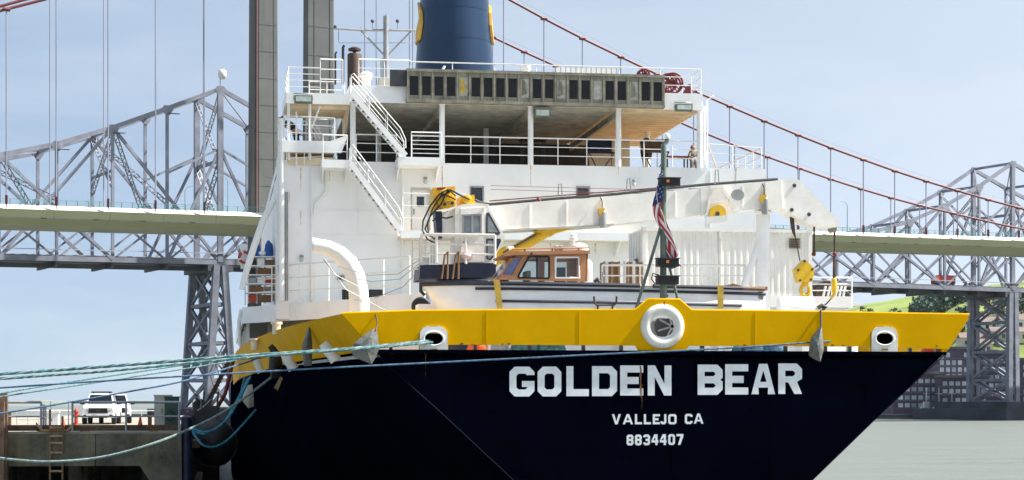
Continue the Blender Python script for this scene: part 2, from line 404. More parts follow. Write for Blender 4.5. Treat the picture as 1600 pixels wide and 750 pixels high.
def far_tree(px, d, r, label, mt='leaf_dark', n=170, tall=1.0):
    z = hill_z(px, d); p = cam_pt(px, d, z - .3)
    o = empty('tree', p, label, 'tree', 'trees on the far hillside')
    m = MB(); m.tube([p, p + V((.1, 0, r * .8)), p + V((.2, .1, r * 1.5))], [r * .11, r * .08, r * .03], 6)
    for k in range(3):
        a = k * 2.1; m.tube([p + V((0, 0, r * .7)), p + V((math.cos(a) * r * .5, math.sin(a) * r * .5, r * 1.25))], [r * .05, r * .02], 5)
    m.build('trunk', 'bark', o)
    m = MB(); leaf_cloud(m, p + V((0, 0, r * 1.15 * tall)), r, n, r * .2, .85 * tall); m.build('crown', mt, o)
    return o
# the dark wood along the slope: a mass that nobody could count
m = MB()
for i in range(520):
    px = random.uniform(1436, 1660); d = random.uniform(1180, 1560)
    py = YH - (hill_z(px, d) - EYE.z) / d * FP
    lo = ip([(1430, 494), (1480, 498), (1560, 500), (1660, 500)], px); hi = ip([(1430, 476), (1480, 466), (1540, 472), (1660, 474)], px)
    if not hi < py < lo: continue
    leaf_cloud(m, cam_pt(px, d, hill_z(px, d) + 3.5), random.uniform(4.5, 8), 60, 1.7)
m.build('wood', 'leaf_dark', label='dark green wood covering the slope above the waterfront', cat='wood', kind='stuff')
TREES = [(1352, 1500, 4.5, 'small'), (1361, 1480, 3.6, 'low'), (1374, 1440, 3.4, 'round'), (1397, 1420, 4.2, 'lone'), (1430, 1330, 6, 'broad'), (1444, 1240, 5, 'dark'),
         (1496, 1010, 5.0, 'bushy'), (1508, 960, 4.6, 'rounded'), (1518, 920, 4.8, 'leafy'), (1546, 930, 5.2, 'spreading'), (1560, 1050, 5.6, 'full'), (1574, 980, 5, 'loose'), (1590, 1060, 6, 'tall'),
         (1502, 860, 4.2, 'low'), (1536, 860, 3.8, 'small'), (1566, 870, 4.2, 'dense'), (1596, 880, 4.6, 'wide'), (1486, 900, 3.8, 'squat')]
WHERE = ['on the open grass at the hill\'s left end', 'beside the leftmost hillside tree', 'on the grass left of the wood', 'standing by itself on bright grass above the yellow bulwark', 'at the left tip of the wood', 'at the lower left corner of the wood',
         'beside the yellow bulwark\'s right tip', 'just right of the bulwark tip', 'left of the bridge tower leg', 'seen between the bridge tower legs', 'high between the bridge tower legs', 'seen through the tower\'s upper brace', 'by the tower\'s right leg, high on the slope',
         'above the brick mill\'s roof, left', 'above the brick mill\'s roof, middle', 'above the brick mill\'s roof, inside the tower', 'above the brick mill\'s roof at the picture\'s edge', 'peeping past the bulwark\'s right tip']
for (px, d, r, ad), wh in zip(TREES, WHERE): far_tree(px, d, r, f'{ad} green tree {wh}', random.choice(['leaf_dark', 'leaf_mid']))

# houses on the slope
def house(px, d, w, h, mt, label):
    z = hill_z(px, d) - .8; p = cam_pt(px, d, z); o = empty('house', p, label, 'house', 'houses on the far slope')
    m = MB(); X = RT * (w / 2); Y = FW * (w * .4); H = V((0, 0, h)); T = V((0, 0, h + w * .24))
    m.prism([p - X - Y, p + X - Y, p + X + Y, p - X + Y], H); m.build('wall', mt, o)
    m = MB(); a = p - X * 1.1 - Y * 1.1 + H; b = p + X * 1.1 - Y * 1.1 + H; c = p + X * 1.1 + Y * 1.1 + H; e = p - X * 1.1 + Y * 1.1 + H
    m.add([a, b, c, e, p - X * 1.1 + T, p + X * 1.1 + T], [(0, 1, 5, 4), (2, 3, 4, 5), (0, 4, 3), (1, 2, 5), (0, 3, 2, 1)]); m.build('roof', 'house_roof', o)
    for k in (-.5, .1, .55):
        q = p + X * k - Y - FW * .06 + V((0, 0, h * .4))
        MB().prism([q - RT * w * .07, q + RT * w * .07, q + RT * w * .07 + V((0, 0, h * .35)), q - RT * w * .07 + V((0, 0, h * .35))], FW * .1).build('window', 'glass_dark', o)
HS = [(1500, 800, 9, 4.5, 'house_white'), (1516, 830, 10, 5, 'house_wall'), (1532, 815, 9, 5, 'house_wall'), (1548, 845, 10, 5, 'house_white'), (1563, 825, 9, 4.6, 'house_wall'), (1580, 840, 11, 5, 'house_white'), (1595, 820, 9, 5, 'house_wall'), (1524, 880, 9, 4.5, 'house_white'), (1556, 890, 9, 4.5, 'house_wall'), (1586, 900, 10, 5, 'house_wall')]
HL = ['leftmost pale house beyond the bulwark tip', 'tan house just left of the tower leg', 'tan house behind the tower\'s left leg', 'pale house in the middle of the tower opening', 'small tan house right of the tower\'s middle', 'wide pale house left of the tower\'s right leg', 'tan house behind the tower\'s right leg', 'upper pale house behind the tower\'s left leg', 'upper tan house in the tower opening', 'upper tan house near the picture\'s right edge']
for h, l in zip(HS, HL): house(*h, l)

# brick mill on the far waterfront
PANE = None
def mill(px0, px1, d, rows, py_top, label, pitch, ww, wh, name='brick_mill', base=645):
    global PANE
    zt = zof(py_top, d); a = cam_pt(px0, d, 0); b = cam_pt(px1, d, 0); o = empty(name, a, label, 'factory', 'brick mill blocks on the waterfront')
    m = MB(); m.prism([a - V((0, 0, 1)), b - V((0, 0, 1)), b - V((0, 0, 1)) + FW * 26, a - V((0, 0, 1)) + FW * 26], V((0, 0, zt + 1))); m.build('wall', 'brick_wall', o)
    m = MB(); m.prism([a + V((0, 0, zt)) - FW * .6 - RT * .5, b + V((0, 0, zt)) - FW * .6 + RT * .5, b + V((0, 0, zt)) + FW * 26, a + V((0, 0, zt)) + FW * 26], V((0, 0, .9))); m.build('roof', 'roof_grey', o)
    sc = d / FP; W = ww * sc; H = wh * sc; me = None
    for py in rows:
        z = zof(py, d)
        m = MB(); q = V((0, 0, z - H - .55)); m.prism([a + q - FW * .25, b + q - FW * .25, b + q, a + q], V((0, 0, .35))); m.build('sill_course', 'roof_grey', o)
        x = px0 + pitch * .7
        while x + ww < px1 - 1:
            if random.random() > .08:
                p = cam_pt(x, d, z) - FW * .12
                if me is None:
                    m = MB(); m.prism([p, p + RT * W, p + RT * W - V((0, 0, H)), p - V((0, 0, H))], FW * .3); w_ = m.build('window', 'pane_pale', o); me = w_.data; p0 = p
                    me2 = me.copy(); me2.materials[0] = MATS['pane_dim']
                else:
                    w_ = link('window', me if random.random() > .22 else me2, o, ORG[o]); w_.location = p - p0
            x += pitch
    return o
mill(1462, 1524, 690, (551, 563, 574, 584.5), 545.5, 'tall brick mill block with pale window rows beside the bulwark\'s right tip', 9.4, 6.2, 7.2)
mill(1396, 1466, 684, (592, 605, 618, 630), 584, 'low brick mill wing with wide windows just above the transom\'s raked edge', 10.5, 7.5, 6.5)
mill(1466, 1545, 678, (596, 608, 622), 590, 'lower brick wing in front of the tall mill block, left of the tower', 10, 7, 6.5)
mill(1530, 1590, 692, (561, 573, 586, 599, 612), 553, 'brick mill block seen through the lattice of the bridge tower', 9.2, 6.4, 6.4)
mill(1592, 1680, 688, (570, 582, 595, 608, 620), 563, 'brick mill block behind the tower at the picture\'s right edge', 9.6, 6.6, 6.6)
# mill extras: stack and silo
p = cam_pt(1553, 700, 0); MB().lathe(p, [(2.6, 0), (2.2, 24), (2.5, 24.4), (2.5, 25)], 14).build('silo', 'roof_grey', label='grey round silo behind the bridge tower lattice', cat='silo', smooth=40)
# quay under the mill
a = cam_pt(1180, 672, 0); b = cam_pt(2500, 672, 0)
m = MB(); m.prism([a + V((0, 0, -2)), b + V((0, 0, -2)), b + FW * 26 + V((0, 0, -2)), a + FW * 26 + V((0, 0, -2))], V((0, 0, 3.6))); m.build('quay', 'wharf_dark', kind='structure')

# moored tug and barge by the mill
def workboat(px, d, ln, label, house_w=.35):
    p = cam_pt(px, d, 0); o = empty('tug_boat', p, label, 'boat', 'tugs moored at the mill')
    X = RT * ln / 2; m = MB()
    m.prism([p - X - FW * 2, p + X - FW * 2.4, p + X * 1.15, p + X + FW * 2.4, p - X + FW * 2], V((0, 0, 2.0))); m.build('hull', 'wharf_dark', o)
    c = p - X * .2 + V((0, 0, 2.0)); w_ = ln * house_w / 2
    m = MB(); m.prism([c - RT * w_ - FW * 1.3, c + RT * w_ - FW * 1.3, c + RT * w_ + FW * 1.3, c - RT * w_ + FW * 1.3], V((0, 0, 2.2))); h = m.build('cabin', 'house_white', o)
    for k in (-.6, 0, .6):
        q = c + RT * w_ * k - FW * 1.34 + V((0, 0, 1.1)); MB().prism([q - RT * .35, q + RT * .35, q + RT * .35 + V((0, 0, .7)), q - RT * .35 + V((0, 0, .7))], FW * .1).build('window', 'glass_dark', h)
    c2 = c + V((0, 0, 2.2)); m = MB(); m.prism([c2 - RT * w_ * .5 - FW, c2 + RT * w_ * .5 - FW, c2 + RT * w_ * .5 + FW, c2 - RT * w_ * .5 + FW], V((0, 0, 1.8))); m.build('wheelhouse', 'house_white', o)
    tube('mast', [c2 + V((0, 0, 1.8)), c2 + V((0, 0, 6.5))], .14, 'house_white', o, 6)
    bar('yard', c2 + V((0, 0, 4.6)) - RT * 1.2, c2 + V((0, 0, 4.6)) + RT * 1.2, .14, .14, 'house_white', o)
    MB().lathe(c + RT * w_ * 1.5, [(.5, 0), (.45, 3), (.55, 3.1)], 10).build('stack', 'yellow_bright', o)
workboat(1473, 655, 13, 'white tug with a mast moored before the brick mill')
workboat(1492, 650, 10, 'small work tug with a yellow stack beside the bridge pier', .4)
workboat(1451, 660, 8, 'little pale launch left of the tugs at the mill quay', .5)

# ================================================================== bridges
PHI = R(28)
BD = RT * math.cos(PHI) + FW * math.sin(PHI)        # along both bridges, to the right and away
BN = RT * -math.sin(PHI) + FW * math.cos(PHI)       # across, away from the camera

# ---- suspension bridge
s0 = EYE + RT * (-800 / FP * 435) + FW * 435; s0.z = 0
def splane(off): return (s0 + BN * off, BN)
sus = empty('suspension_bridge', P(498, 640, plane=splane(-3)) * V((1, 1, 0)) if False else V((s0.x, s0.y, 0)), 'suspension bridge with concrete towers, sage green deck and dark red cables', 'bridge')
def tof(p, ref): return (p - ref).dot(BD)
DL = P(0, 318, plane=splane(0)); DR = P(1600, 371, plane=splane(0))
tl, tr = tof(DL, s0), tof(DR, s0)
def deck_z(t): return DL.z + (DR.z - DL.z) * (t - tl) / (tr - tl)
T0, T1 = tl - 130, tr + 160
prof = [(1.3, 0), (0, -1.05), (.7, -3.0), (5.5, -4.0), (23.5, -4.0), (27.8, -2.7), (29, -1.05), (27.7, 0)]
SEG = 46
for k in range(SEG):
    ta = T0 + (T1 - T0) * k / SEG; tb = T0 + (T1 - T0) * (k + 1) / SEG - .06
    m = MB(); ring = []
    for t in (ta, tb): ring.append([s0 + BD * t + BN * u + V((0, 0, deck_z(t) + h)) for u, h in prof])
    n = len(prof); vs = ring[0] + ring[1]
    m.cur = 0
    for i in range(n):
        j = (i + 1) % n
        m.cur = 1 if i in (0, 6) else 2 if i == 3 else 0
        m.add([vs[i], vs[j], vs[n + j], vs[n + i]], [(0, 1, 2, 3)])
    m.cur = 0; m.add(ring[0], [tuple(range(n))]); m.add(ring[1], [tuple(reversed(range(n)))])
    sg_ = m.build('deck_segment', ['deck_sage', 'deck_fascia', 'deck_under'], sus)
    bar('shadow_line', ring[0][2] - BN * .06, ring[1][2] - BN * .06, .16, .22, 'truss_dark', sg_)  # dark bar drawn in for the shadow gap along the deck face
# parapet rail
for off in (1.5, 27.5):
    a = s0 + BD * T0 + BN * off; b = s0 + BD * T1 + BN * off; a.z = deck_z(T0); b.z = deck_z(T1)
    rl = bar('railing', a + V((0, 0, 1.3)), b + V((0, 0, 1.3)), .10, .12, 'rail_teal', sus)
    for hgt in (.35, .82): bar('rail', a + V((0, 0, hgt)), b + V((0, 0, hgt)), .06, .07, 'rail_teal', rl)
    me = None; t = T0
    while t < T1:
        p = s0 + BD * t + BN * off; p.z = deck_z(t)
        if me is None: q = MB().box(p.x - .08, p.x + .08, p.y - .08, p.y + .08, p.z, p.z + 1.3).build('post', 'rail_teal', rl); me = q.data; p0 = p
        else: q = link('post', me, rl, ORG[rl]); q.location = p - p0
        t += 2.6
# towers: two tapered concrete legs
for px, off in ((498, -3), (411.5, 34)):
    c = P(px, 330, plane=splane(off)); c.z = 0
    m = MB(); ws = [(0, 4.1, 1.6), (50, 3.85, 1.45), (125, 3.5, 1.3)]; vs = []
    for z, hw, hd in ws:
        ch = .35
        for (u, q) in ((-hw + ch, -hd), (hw - ch, -hd), (hw, -hd + ch), (hw, hd - ch), (hw - ch, hd), (-hw + ch, hd), (-hw, hd - ch), (-hw, -hd + ch)):
            vs.append(c + BD * u + BN * q + V((0, 0, z)))
    m.add(vs, [(i * 8 + k, i * 8 + (k + 1) % 8, (i + 1) * 8 + (k + 1) % 8, (i + 1) * 8 + k) for i in range(2) for k in range(8)] + [tuple(range(16, 24))])
    leg = m.build('tower_leg', 'tower_concrete', sus)
    for z in range(6, 124, 7):                        # pour joints
        hw = ip([(0, 4.1), (50, 3.85), (125, 3.5)], z); hd = ip([(0, 1.62), (50, 1.47), (125, 1.32)], z)
        bar('pour_joint', c - BN * hd - BD * (hw - .4) + V((0, 0, z)), c - BN * hd + BD * (hw - .4) + V((0, 0, z)), .06, .14, 'truss_dark', leg)
    for u in (-1.9, 2.6): bar('groove', c - BN * 1.6 + BD * u + V((0, 0, 1)), c - BN * 1.31 + BD * u * .88 + V((0, 0, 124)), .16, .06, 'truss_dark', leg, BD)
    if off > 0: tube('conduit', [c - BN * 1.75 - BD * 2.7 + V((0, 0, 1)), c - BN * 1.45 - BD * 2.4 + V((0, 0, 124))], .2, 'cable_red', leg, 6)
ca = P(498, 330, plane=splane(-3)); cb = P(411.5, 330, plane=splane(34))
for z in (40, 121): bar('cross_strut', V((ca.x, ca.y, z)) + BN * 3, V((cb.x, cb.y, z)) - BN * 3, 4, 5, 'tower_concrete', sus)
# main cables and hangers
NEARC = [(498, -200), (560, -150), (640, -94), (720, -44), (797, 0), (850, 29), (910, 60), (970, 89), (1027, 116), (1084, 142), (1140, 166), (1194, 189), (1247, 211), (1298, 231), (1349, 249.5), (1398, 267), (1447, 283), (1496, 298), (1544, 312), (1600, 327), (1720, 350)]
FARC = [(411, -165), (500, -105), (600, -42), (700, 18), (770, 58), (819, 81), (868, 103), (930, 132), (1000, 163), (1080, 199), (1148, 227), (1199, 245), (1249, 263), (1298, 280), (1345, 295), (1392, 309), (1437, 321), (1500, 336), (1560, 350), (1600, 358), (1720, 376)]
NEARL = [(-420, 95), (-300, 78), (-200, 60), (-100, 40), (0, 17), (70, -1), (160, -32), (250, -68), (350, -115), (498, -200)]
FARL = [(-420, 85), (-300, 68), (-200, 50), (-100, 31), (0, 10), (70, -9), (150, -36), (250, -78), (411, -165)]
def cable(tab, off, hang, rad=.34):
    pts = [P(px, py, plane=splane(off)) for px, py in tab]
    c = tube('main_cable', pts, rad, 'cable_red', sus, 8)
    h = tube('hand_cable', [q + V((0, 0, 1.5)) + BN * .3 for q in pts], .05, 'cable_grey', c, 4)
    for px in hang:
        q = P(px, ip(tab, px), plane=splane(off)); t = tof(q, s0)
        b = V((q.x, q.y, deck_z(t) - 1))
        tube('hanger', [q, b], .17, 'cable_grey', c, 6)
        tube('cable_band', [q - BD * .8 + (P(px - 5, ip(tab, px - 5), plane=splane(off)) - q).normalized() * 0 , q + BD * .8], .5, 'cable_red', c, 8)
        MB().bar(b + V((0, 0, .9)), b + V((0, 0, 2.9)), .55, .55).build('hanger_socket', 'cable_red', c)
cable(NEARC, -.6, [640, 720, 787, 850, 910, 970, 1027, 1084, 1140, 1194, 1247, 1298, 1349, 1398, 1447, 1496, 1544, 1592])
cable(FARC, 29.6, [570, 588, 645, 770, 819, 868, 920, 975, 1035, 1095, 1148, 1199, 1249, 1298, 1345, 1392, 1437, 1490, 1540])
cable(NEARL, -.6, [10, 88, 169, 243, 319.5])
cable(FARL, 29.6, [-10, 78, 162, 243.5, 318])
# lamp posts on the deck
def lamp(px, off, side):
    b = P(px, 340, plane=splane(off)); b.z = deck_z(tof(b, s0))
    tube('lamp_post', [b, b + V((0, 0, 7.4)), b + V((0, 0, 8.4)) + BD * .7 * side, b + V((0, 0, 8.7)) + BD * 2.3 * side], [.14, .1, .08, .06], 'rail_teal', sus, 6)
for px, s in ((32, -1), (289, 1), (356, -1), (430, -1), (1324, -1), (1518, -1)): lamp(px, 1.2 if s < 0 else 27, s)

# ---- cantilever truss bridge behind
q0 = EYE + RT * (-800 / FP * 480) + FW * 480; q0.z = 0
def tp(off): return (q0 + BN * off, BN)
trb = empty('truss_bridge', V((q0.x, q0.y, 0)), 'grey steel cantilever truss bridge running behind the suspension bridge', 'bridge')
W2 = 19.0
NT = [(-620, 235), (-400, 258), (-300, 262), (-200, 260), (-90, 254), (0, 242), (85, 226), (171, 201), (259, 170), (344, 139), (425, 185), (505, 225), (590, 255), (700, 285), (800, 305), (900, 320), (1000, 335), (1100, 348), (1200, 358), (1300, 366), (1340, 366), (1393, 357), (1443, 338), (1493, 313), (1540, 285), (1582, 255), (1640, 290), (1720, 330), (1800, 350)]
NB = [(-620, 384), (0, 402), (400, 411), (800, 425), (1200, 440), (1400, 447), (1600, 454), (1800, 461)]
tpk = tof(P(344, 139, plane=tp(0)), q0); tpr = tof(P(1582, 255, plane=tp(0)), q0)
npan = round((tpr - tpk) / 14.2); U = (tpr - tpk) / npan
def px_of(t, off=0):
    p = q0 + BD * t + BN * off - EYE; return 800 + FP * p.dot(RT) / p.dot(FW)
def z_at(tab, t):
    px = px_of(t); return P(px, ip(tab, px), plane=tp(0)).z
idx = range(-12, npan + 8)
tops = {}; bots = {}
for i in idx:
    t = tpk + i * U
    tops[i] = q0 + BD * t + V((0, 0, z_at(NT, t))); bots[i] = q0 + BD * t + V((0, 0, z_at(NB, t)))
def laced(name, a, b, w_, parent, mt='truss_light'):
    """laced member: two flanges and zigzag lacing, one rigid piece"""
    m = MB(); d = (b - a).normalized(); s = d.cross(BN).normalized() * w_ / 2
    m.bar(a - s, b - s, .22, .3, BN); m.bar(a + s, b + s, .22, .3, BN)
    n = max(4, int((b - a).length / (w_ * 1.1)))
    for k in range(n):
        p = a.lerp(b, k / n); q = a.lerp(b, (k + 1) / n); sg = 1 if k % 2 else -1
        m.bar(p + s * sg, q - s * sg, .16, .3, BN)
    return m.build(name, mt, parent)
for off in (0, W2):
    o2 = BN * off
    for i in list(idx)[:-1]:
        near = off == 0
        bar('top_chord', tops[i] + o2, tops[i + 1] + o2, .85, 1.1, 'truss_steel', trb, BN.cross(BD))
        bar('bottom_chord', bots[i] + o2, bots[i + 1] + o2, .8, 1.3, 'truss_steel', trb)
        vt = bar('vertical', bots[i] + o2, tops[i] + o2, .75 if i not in (0, npan) else 1.45, .7 if i not in (0, npan) else 1.1, 'truss_steel', trb, BN)
        mid = lambda j: bots[j] + o2 + V((0, 0, 14))
        # K pattern: long diagonals over two panels plus short sub-diagonals at the deck
        k = i if i < npan // 2 else npan - i
        if k % 2 == 0 and i - 2 in bots and i + 2 in bots and k not in (0,):
            for j in (i - 2, i + 2): bar('diagonal', tops[i] + o2 - BN * .1, bots[j] + o2 - BN * .1, .74, .74, 'truss_steel', trb, BN)
        if k == 0:
            for j in (i - 1, i + 1):
                bar('diagonal', bots[i] + o2 + V((0, 0, 30)), bots[j] + o2, .7, .7, 'truss_steel', trb, BN)
                bar('diagonal', bots[i] + o2 + V((0, 0, 30)) , (tops[j] + o2 + bots[j] + o2) / 2 + V((0, 0, 3)), .55, .55, 'truss_steel', trb, BN)
        hgt = tops[i].z - bots[i].z
        sub = min(11.5, hgt)
        bar('sub_diagonal', bots[i] + o2 + BN * .12, bots[i + 1] + o2 + V((0, 0, sub)) + BN * .12, .5, .46, 'truss_steel', trb, BN)
        if near: bar('sub_diagonal', bots[i + 1] + o2 - BN * .12, bots[i] + o2 + V((0, 0, sub)) - BN * .12, .5, .46, 'truss_steel', trb, BN)
        bar('road_rail', bots[i] + o2 - BN * .7 + V((0, 0, 2.3)), bots[i + 1] + o2 - BN * .7 + V((0, 0, 2.3)), .2, .2, 'truss_light', trb)
        # gusset plates where members meet
        g = tops[i] + o2 - BN * .5
        MB().prism([g + BD * x + V((0, 0, z)) for x, z in ((-1.6, -.2), (-.6, -1.8), (.6, -1.8), (1.6, -.2), (.9, .7), (-.9, .7))], BN * .2).build('gusset_plate', 'truss_steel', trb)
# portals and sway bracing between the planes
for i in idx:
    a, b = tops[i], tops[i] + BN * W2
    bar('portal_strut', a, b, .5, .8, 'truss_steel', trb)
    if i % 2 == 0: laced('sway_brace', a - V((0, 0, 1)), b - V((0, 0, min(20, (tops[i].z - bots[i].z) * .45))), .9, trb)
    if i % 2 == 0: laced('sway_brace', b - V((0, 0, 1)), a - V((0, 0, min(20, (tops[i].z - bots[i].z) * .45))), .9, trb, 'truss_steel')
    if i in (0, npan):
        z0 = bots[i].z + 8; zm = (tops[i].z + z0) / 2
        A = lambda z: V((a.x, a.y, z)); B = lambda z: V((b.x, b.y, z))
        bar('portal_strut', A(zm), B(zm), .6, .9, 'truss_steel', trb)
        laced('sway_brace', A(zm), B(z0), 1.1, trb, 'truss_steel'); laced('sway_brace', B(zm), A(z0), 1.1, trb)
    if i + 1 in tops:
        bar('wind_brace', tops[i] + BN * .5, tops[i + 1] + BN * (W2 - .5), .3, .3, 'truss_steel', trb)
# crossing laced sway frames beside the left peak
for i in (-2, -4):
    laced('sway_brace', tops[i], bots[i + 1] + BN * W2 + V((0, 0, 12)), 1.0, trb, 'truss_steel'); laced('sway_brace', tops[i] + BN * W2, bots[i + 1] + V((0, 0, 15)), 1.0, trb, 'truss_steel')
    bar('portal_strut', (tops[i] + bots[i]) / 2 + V((0, 0, 6)), (tops[i] + bots[i]) / 2 + BN * W2 + V((0, 0, 6)), .5, .6, 'truss_steel', trb)
# roadway
for i in list(idx)[:-1]:
    a = bots[i] + BN * .6; b = bots[i + 1] + BN * .6; d = BN * (W2 - 1.2)
    MB().add([a + V((0, 0, .9)), b + V((0, 0, .9)), b + d + V((0, 0, .9)), a + d + V((0, 0, .9)), a - V((0, 0, .6)), b - V((0, 0, .6)), b + d - V((0, 0, .6)), a + d - V((0, 0, .6))],
             [(0, 1, 2, 3), (7, 6, 5, 4), (0, 4, 5, 1), (1, 5, 6, 2), (2, 6, 7, 3), (3, 7, 4, 0)]).build('roadway', 'truss_dark', trb)
    bar('floor_beam', bots[i] - V((0, 0, 1.2)), bots[i] + BN * W2 - V((0, 0, 1.2)), .6, 1.4, 'truss_dark', trb)
    bar('stringer', bots[i] + BN * 5 - V((0, 0, 1.5)), bots[i + 1] + BN * 5 - V((0, 0, 1.5)), .5, 1.2, 'truss_dark', trb)
# radar dome bracket on the left peak
q = tops[0]; tube('antenna_post', [q, q + V((0, 0, 3.5))], .12, 'truss_steel', trb, 6)
MB().lathe(q + V((0, 0, 2.6)) + BD * .6, [(.4, 0), (1.0, .3), (1.15, 1.3), (1.0, 2.3), (.4, 2.6)], 12).build('antenna_dome', 'house_white', trb, smooth=60)
for i in (-1, -2, -3, 1): 
    bar('walkway', tops[i] - V((0, 0, 1.4)) - BN * 1, tops[i] - V((0, 0, 1.4)) - BN * 1 + BD * 3, 1.2, .12, 'truss_dark', trb)
# towers under the peaks: four battered legs, struts and X braces
def truss_tower(i, flare, base):
    legs = []
    for off in (0, W2):
        for s in (-1, 1):
            a = bots[i] + BN * off + BD * s * 1.1 - V((0, 0, .8)); b = a + BD * s * flare + BN * ((-1 if off == 0 else 1) * flare * .3); b.z = base
            legs.append((a, b)); bar('tower_leg', a, b, 1.7, 1.6, 'truss_steel', trb, BN)
    bar('cap_girder', bots[i] - BN * .5 - V((0, 0, 1.6)), bots[i] + BN * (W2 + .5) - V((0, 0, 1.6)), 7, 1.6, 'truss_dark', trb)
    lv = [0, .27, .54, .80, 1]
    for (p, q) in ((0, 1), (2, 3), (0, 2), (1, 3)):
        for k in range(4):
            A = legs[p][0].lerp(legs[p][1], lv[k]); B = legs[q][0].lerp(legs[q][1], lv[k]); A2 = legs[p][0].lerp(legs[p][1], lv[k + 1]); B2 = legs[q][0].lerp(legs[q][1], lv[k + 1])
            bar('tower_strut', A2, B2, .8, .9, 'truss_steel', trb)
            bar('tower_brace', A, B2, .65, .7, 'truss_steel', trb, BN); bar('tower_brace', B + BN * .1, A2 + BN * .1, .65, .7, 'truss_steel', trb, BN)
    c = bots[i] + BN * W2 / 2; c.z = 0
    m = MB(); m.prism([c - BD * 11 - BN * 19, c + BD * 11 - BN * 19, c + BD * 13, c + BD * 11 + BN * 19, c - BD * 11 + BN * 19, c - BD * 13], V((0, 0, base))); m.build('pier_base', 'wharf_dark', trb)
    m = MB(); m.prism([c - BD * 15 - BN * 23, c + BD * 15 - BN * 23, c + BD * 18, c + BD * 15 + BN * 23, c - BD * 15 + BN * 23, c - BD * 18], V((0, 0, base * .62))); m.build('fender', 'wharf_dark', trb)
truss_tower(0, 2.4, 4.0)
truss_tower(npan, .5, 6.0)

# ================================================================== the ship
ship = empty('training_ship', (0, 0, 0), 'navy hulled training ship with a yellow stern bulwark and white deckhouse', 'ship')
ZD = 7.13                                        # top of the black hull at the stern
# half breadths at heights -3, 0, 3, 5.2, 7.13 along the length
HB = {0: (.8, 2.1, 4.68, 7.05, 9.17), 3: (1.3, 2.7, 5.45, 7.9, 9.65), 7: (2.2, 3.6, 6.5, 9.0, 10.15), 12: (3.6, 5.0, 7.9, 10.2, 10.85), 20: (6, 7.2, 10.2, 11.3, 11.6), 30: (9, 9.8, 11.6, 12.05, 12.25),
      42: (12.3, 12.5, 12.6, 12.65, 12.65), 60: (12.7, 12.75, 12.8, 12.8, 12.8), 100: (12.7, 12.75, 12.8, 12.8, 12.8), 125: (9, 10, 11, 11.6, 12), 142: (2.5, 3.5, 4.5, 5.6, 7), 152: (.1, .2, .4, .8, 1.2)}
HZ = (-3, 0, 3, 5.2, ZD)
ys = sorted(HB)
def hb(y, k): return ip([(q, HB[q][k]) for q in ys], y)
m = MB(); st = [0, 1.5, 3, 5, 7, 9.5, 12, 16, 20, 25, 30, 36, 42, 50, 60, 80, 100, 112, 125, 134, 142, 152]
for sgn in (-1, 1):
    vs = [V((sgn * hb(y, k), y, HZ[k])) for y in st for k in range(5)]
    m.add(vs, [(i * 5 + k, i * 5 + k + 1, (i + 1) * 5 + k + 1, (i + 1) * 5 + k) for i in range(len(st) - 1) for k in range(4)])
vs = [V((s * HB[0][k], 0, HZ[k])) for k in range(5) for s in (-1, 1)]
m.add(vs, [(2 * k, 2 * k + 1, 2 * k + 3, 2 * k + 2) for k in range(4)])
hull = m.build('hull', 'hull_navy', ship, smooth=28)
# lip along the top of the transom
bar('rubbing_strake', (-9.17, -.03, ZD - .04), (9.17, -.03, ZD - .04), .12, .1, 'hull_navy', hull)
# mooring deck
m = MB(); poly = [V((-hb(y, 4) + .06, y, ZD - .12)) for y in st[:16]] + [V((hb(y, 4) - .06, y, ZD - .12)) for y in reversed(st[:16])]
m.prism(poly, (0, 0, -.1)); m.build('mooring_deck', 'deck_grey', ship)

# ---- bulwark: raised yellow plate with a slit under it
def circ(cx, cz, rx, rz, n=24, y=0.): return [V((cx + rx * math.cos(2 * math.pi * i / n), y, cz + rz * math.sin(2 * math.pi * i / n))) for i in range(n)]
ZB0, ZB1 = 7.30, 8.40
ctr = P(1035, 510, y=0); cx, cz = ctr.x, ctr.z
lc = P(677.5, 531, y=0); rc = P(1381.5, 531, y=0)
def ztop(x): return 8.40 - .0010 * x * x * .9 + (.004 * x if x < 0 else 0)
outer = [V((-9.22, 0, ZB0 - .05)), V((lc.x - .62, 0, ZB0 - .02)), V((lc.x + .62, 0, ZB0)), V((cx - .85, 0, ZB0)), V((cx - .75, 0, ZB0 - .18)), V((cx + .75, 0, ZB0 - .18)), V((cx + .85, 0, ZB0)), V((rc.x - .6, 0, ZB0)), V((9.28, 0, ZB0 - .07)), V((9.98, 0, 8.33))]
outer += [V((x, 0, ztop(x))) for x in (8, 6, 4, 2)] + [V((cx + .95, 0, ztop(1))), V((cx + .55, 0, 8.73)), V((cx - .45, 0, 8.73)), V((cx - .85, 0, ztop(-1)))] + [V((x, 0, ztop(x))) for x in (-2, -4, -6, -8)] + [V((-10.1, 0, 8.22))]
def chock_hole(c): return [V((c.x - .45, 0, c.z - .44)), V((c.x + .45, 0, c.z - .44)), V((c.x + .45, 0, c.z + .2)), V((c.x + .22, 0, c.z + .43)), V((c.x - .22, 0, c.z + .43)), V((c.x - .45, 0, c.z + .2))]
m = MB(); m.plate(outer, [circ(cx, cz, .52, .50), chock_hole(lc), chock_hole(rc)], (0, .10, 0)); bw = m.build('bulwark', 'bulwark_yellow', ship)
m = MB(); m.plate([p_ + V((0, .106, 0)) for p_ in outer], [[q_ + V((0, .106, 0)) for q_ in h_] for h_ in (circ(cx, cz, .52, .50), chock_hole(lc), chock_hole(rc))], (0, .012, 0)); m.build('bounce_lining', 'white_paint', bw)  # added white plate, out of view, bouncing neutral light onto launch and crane
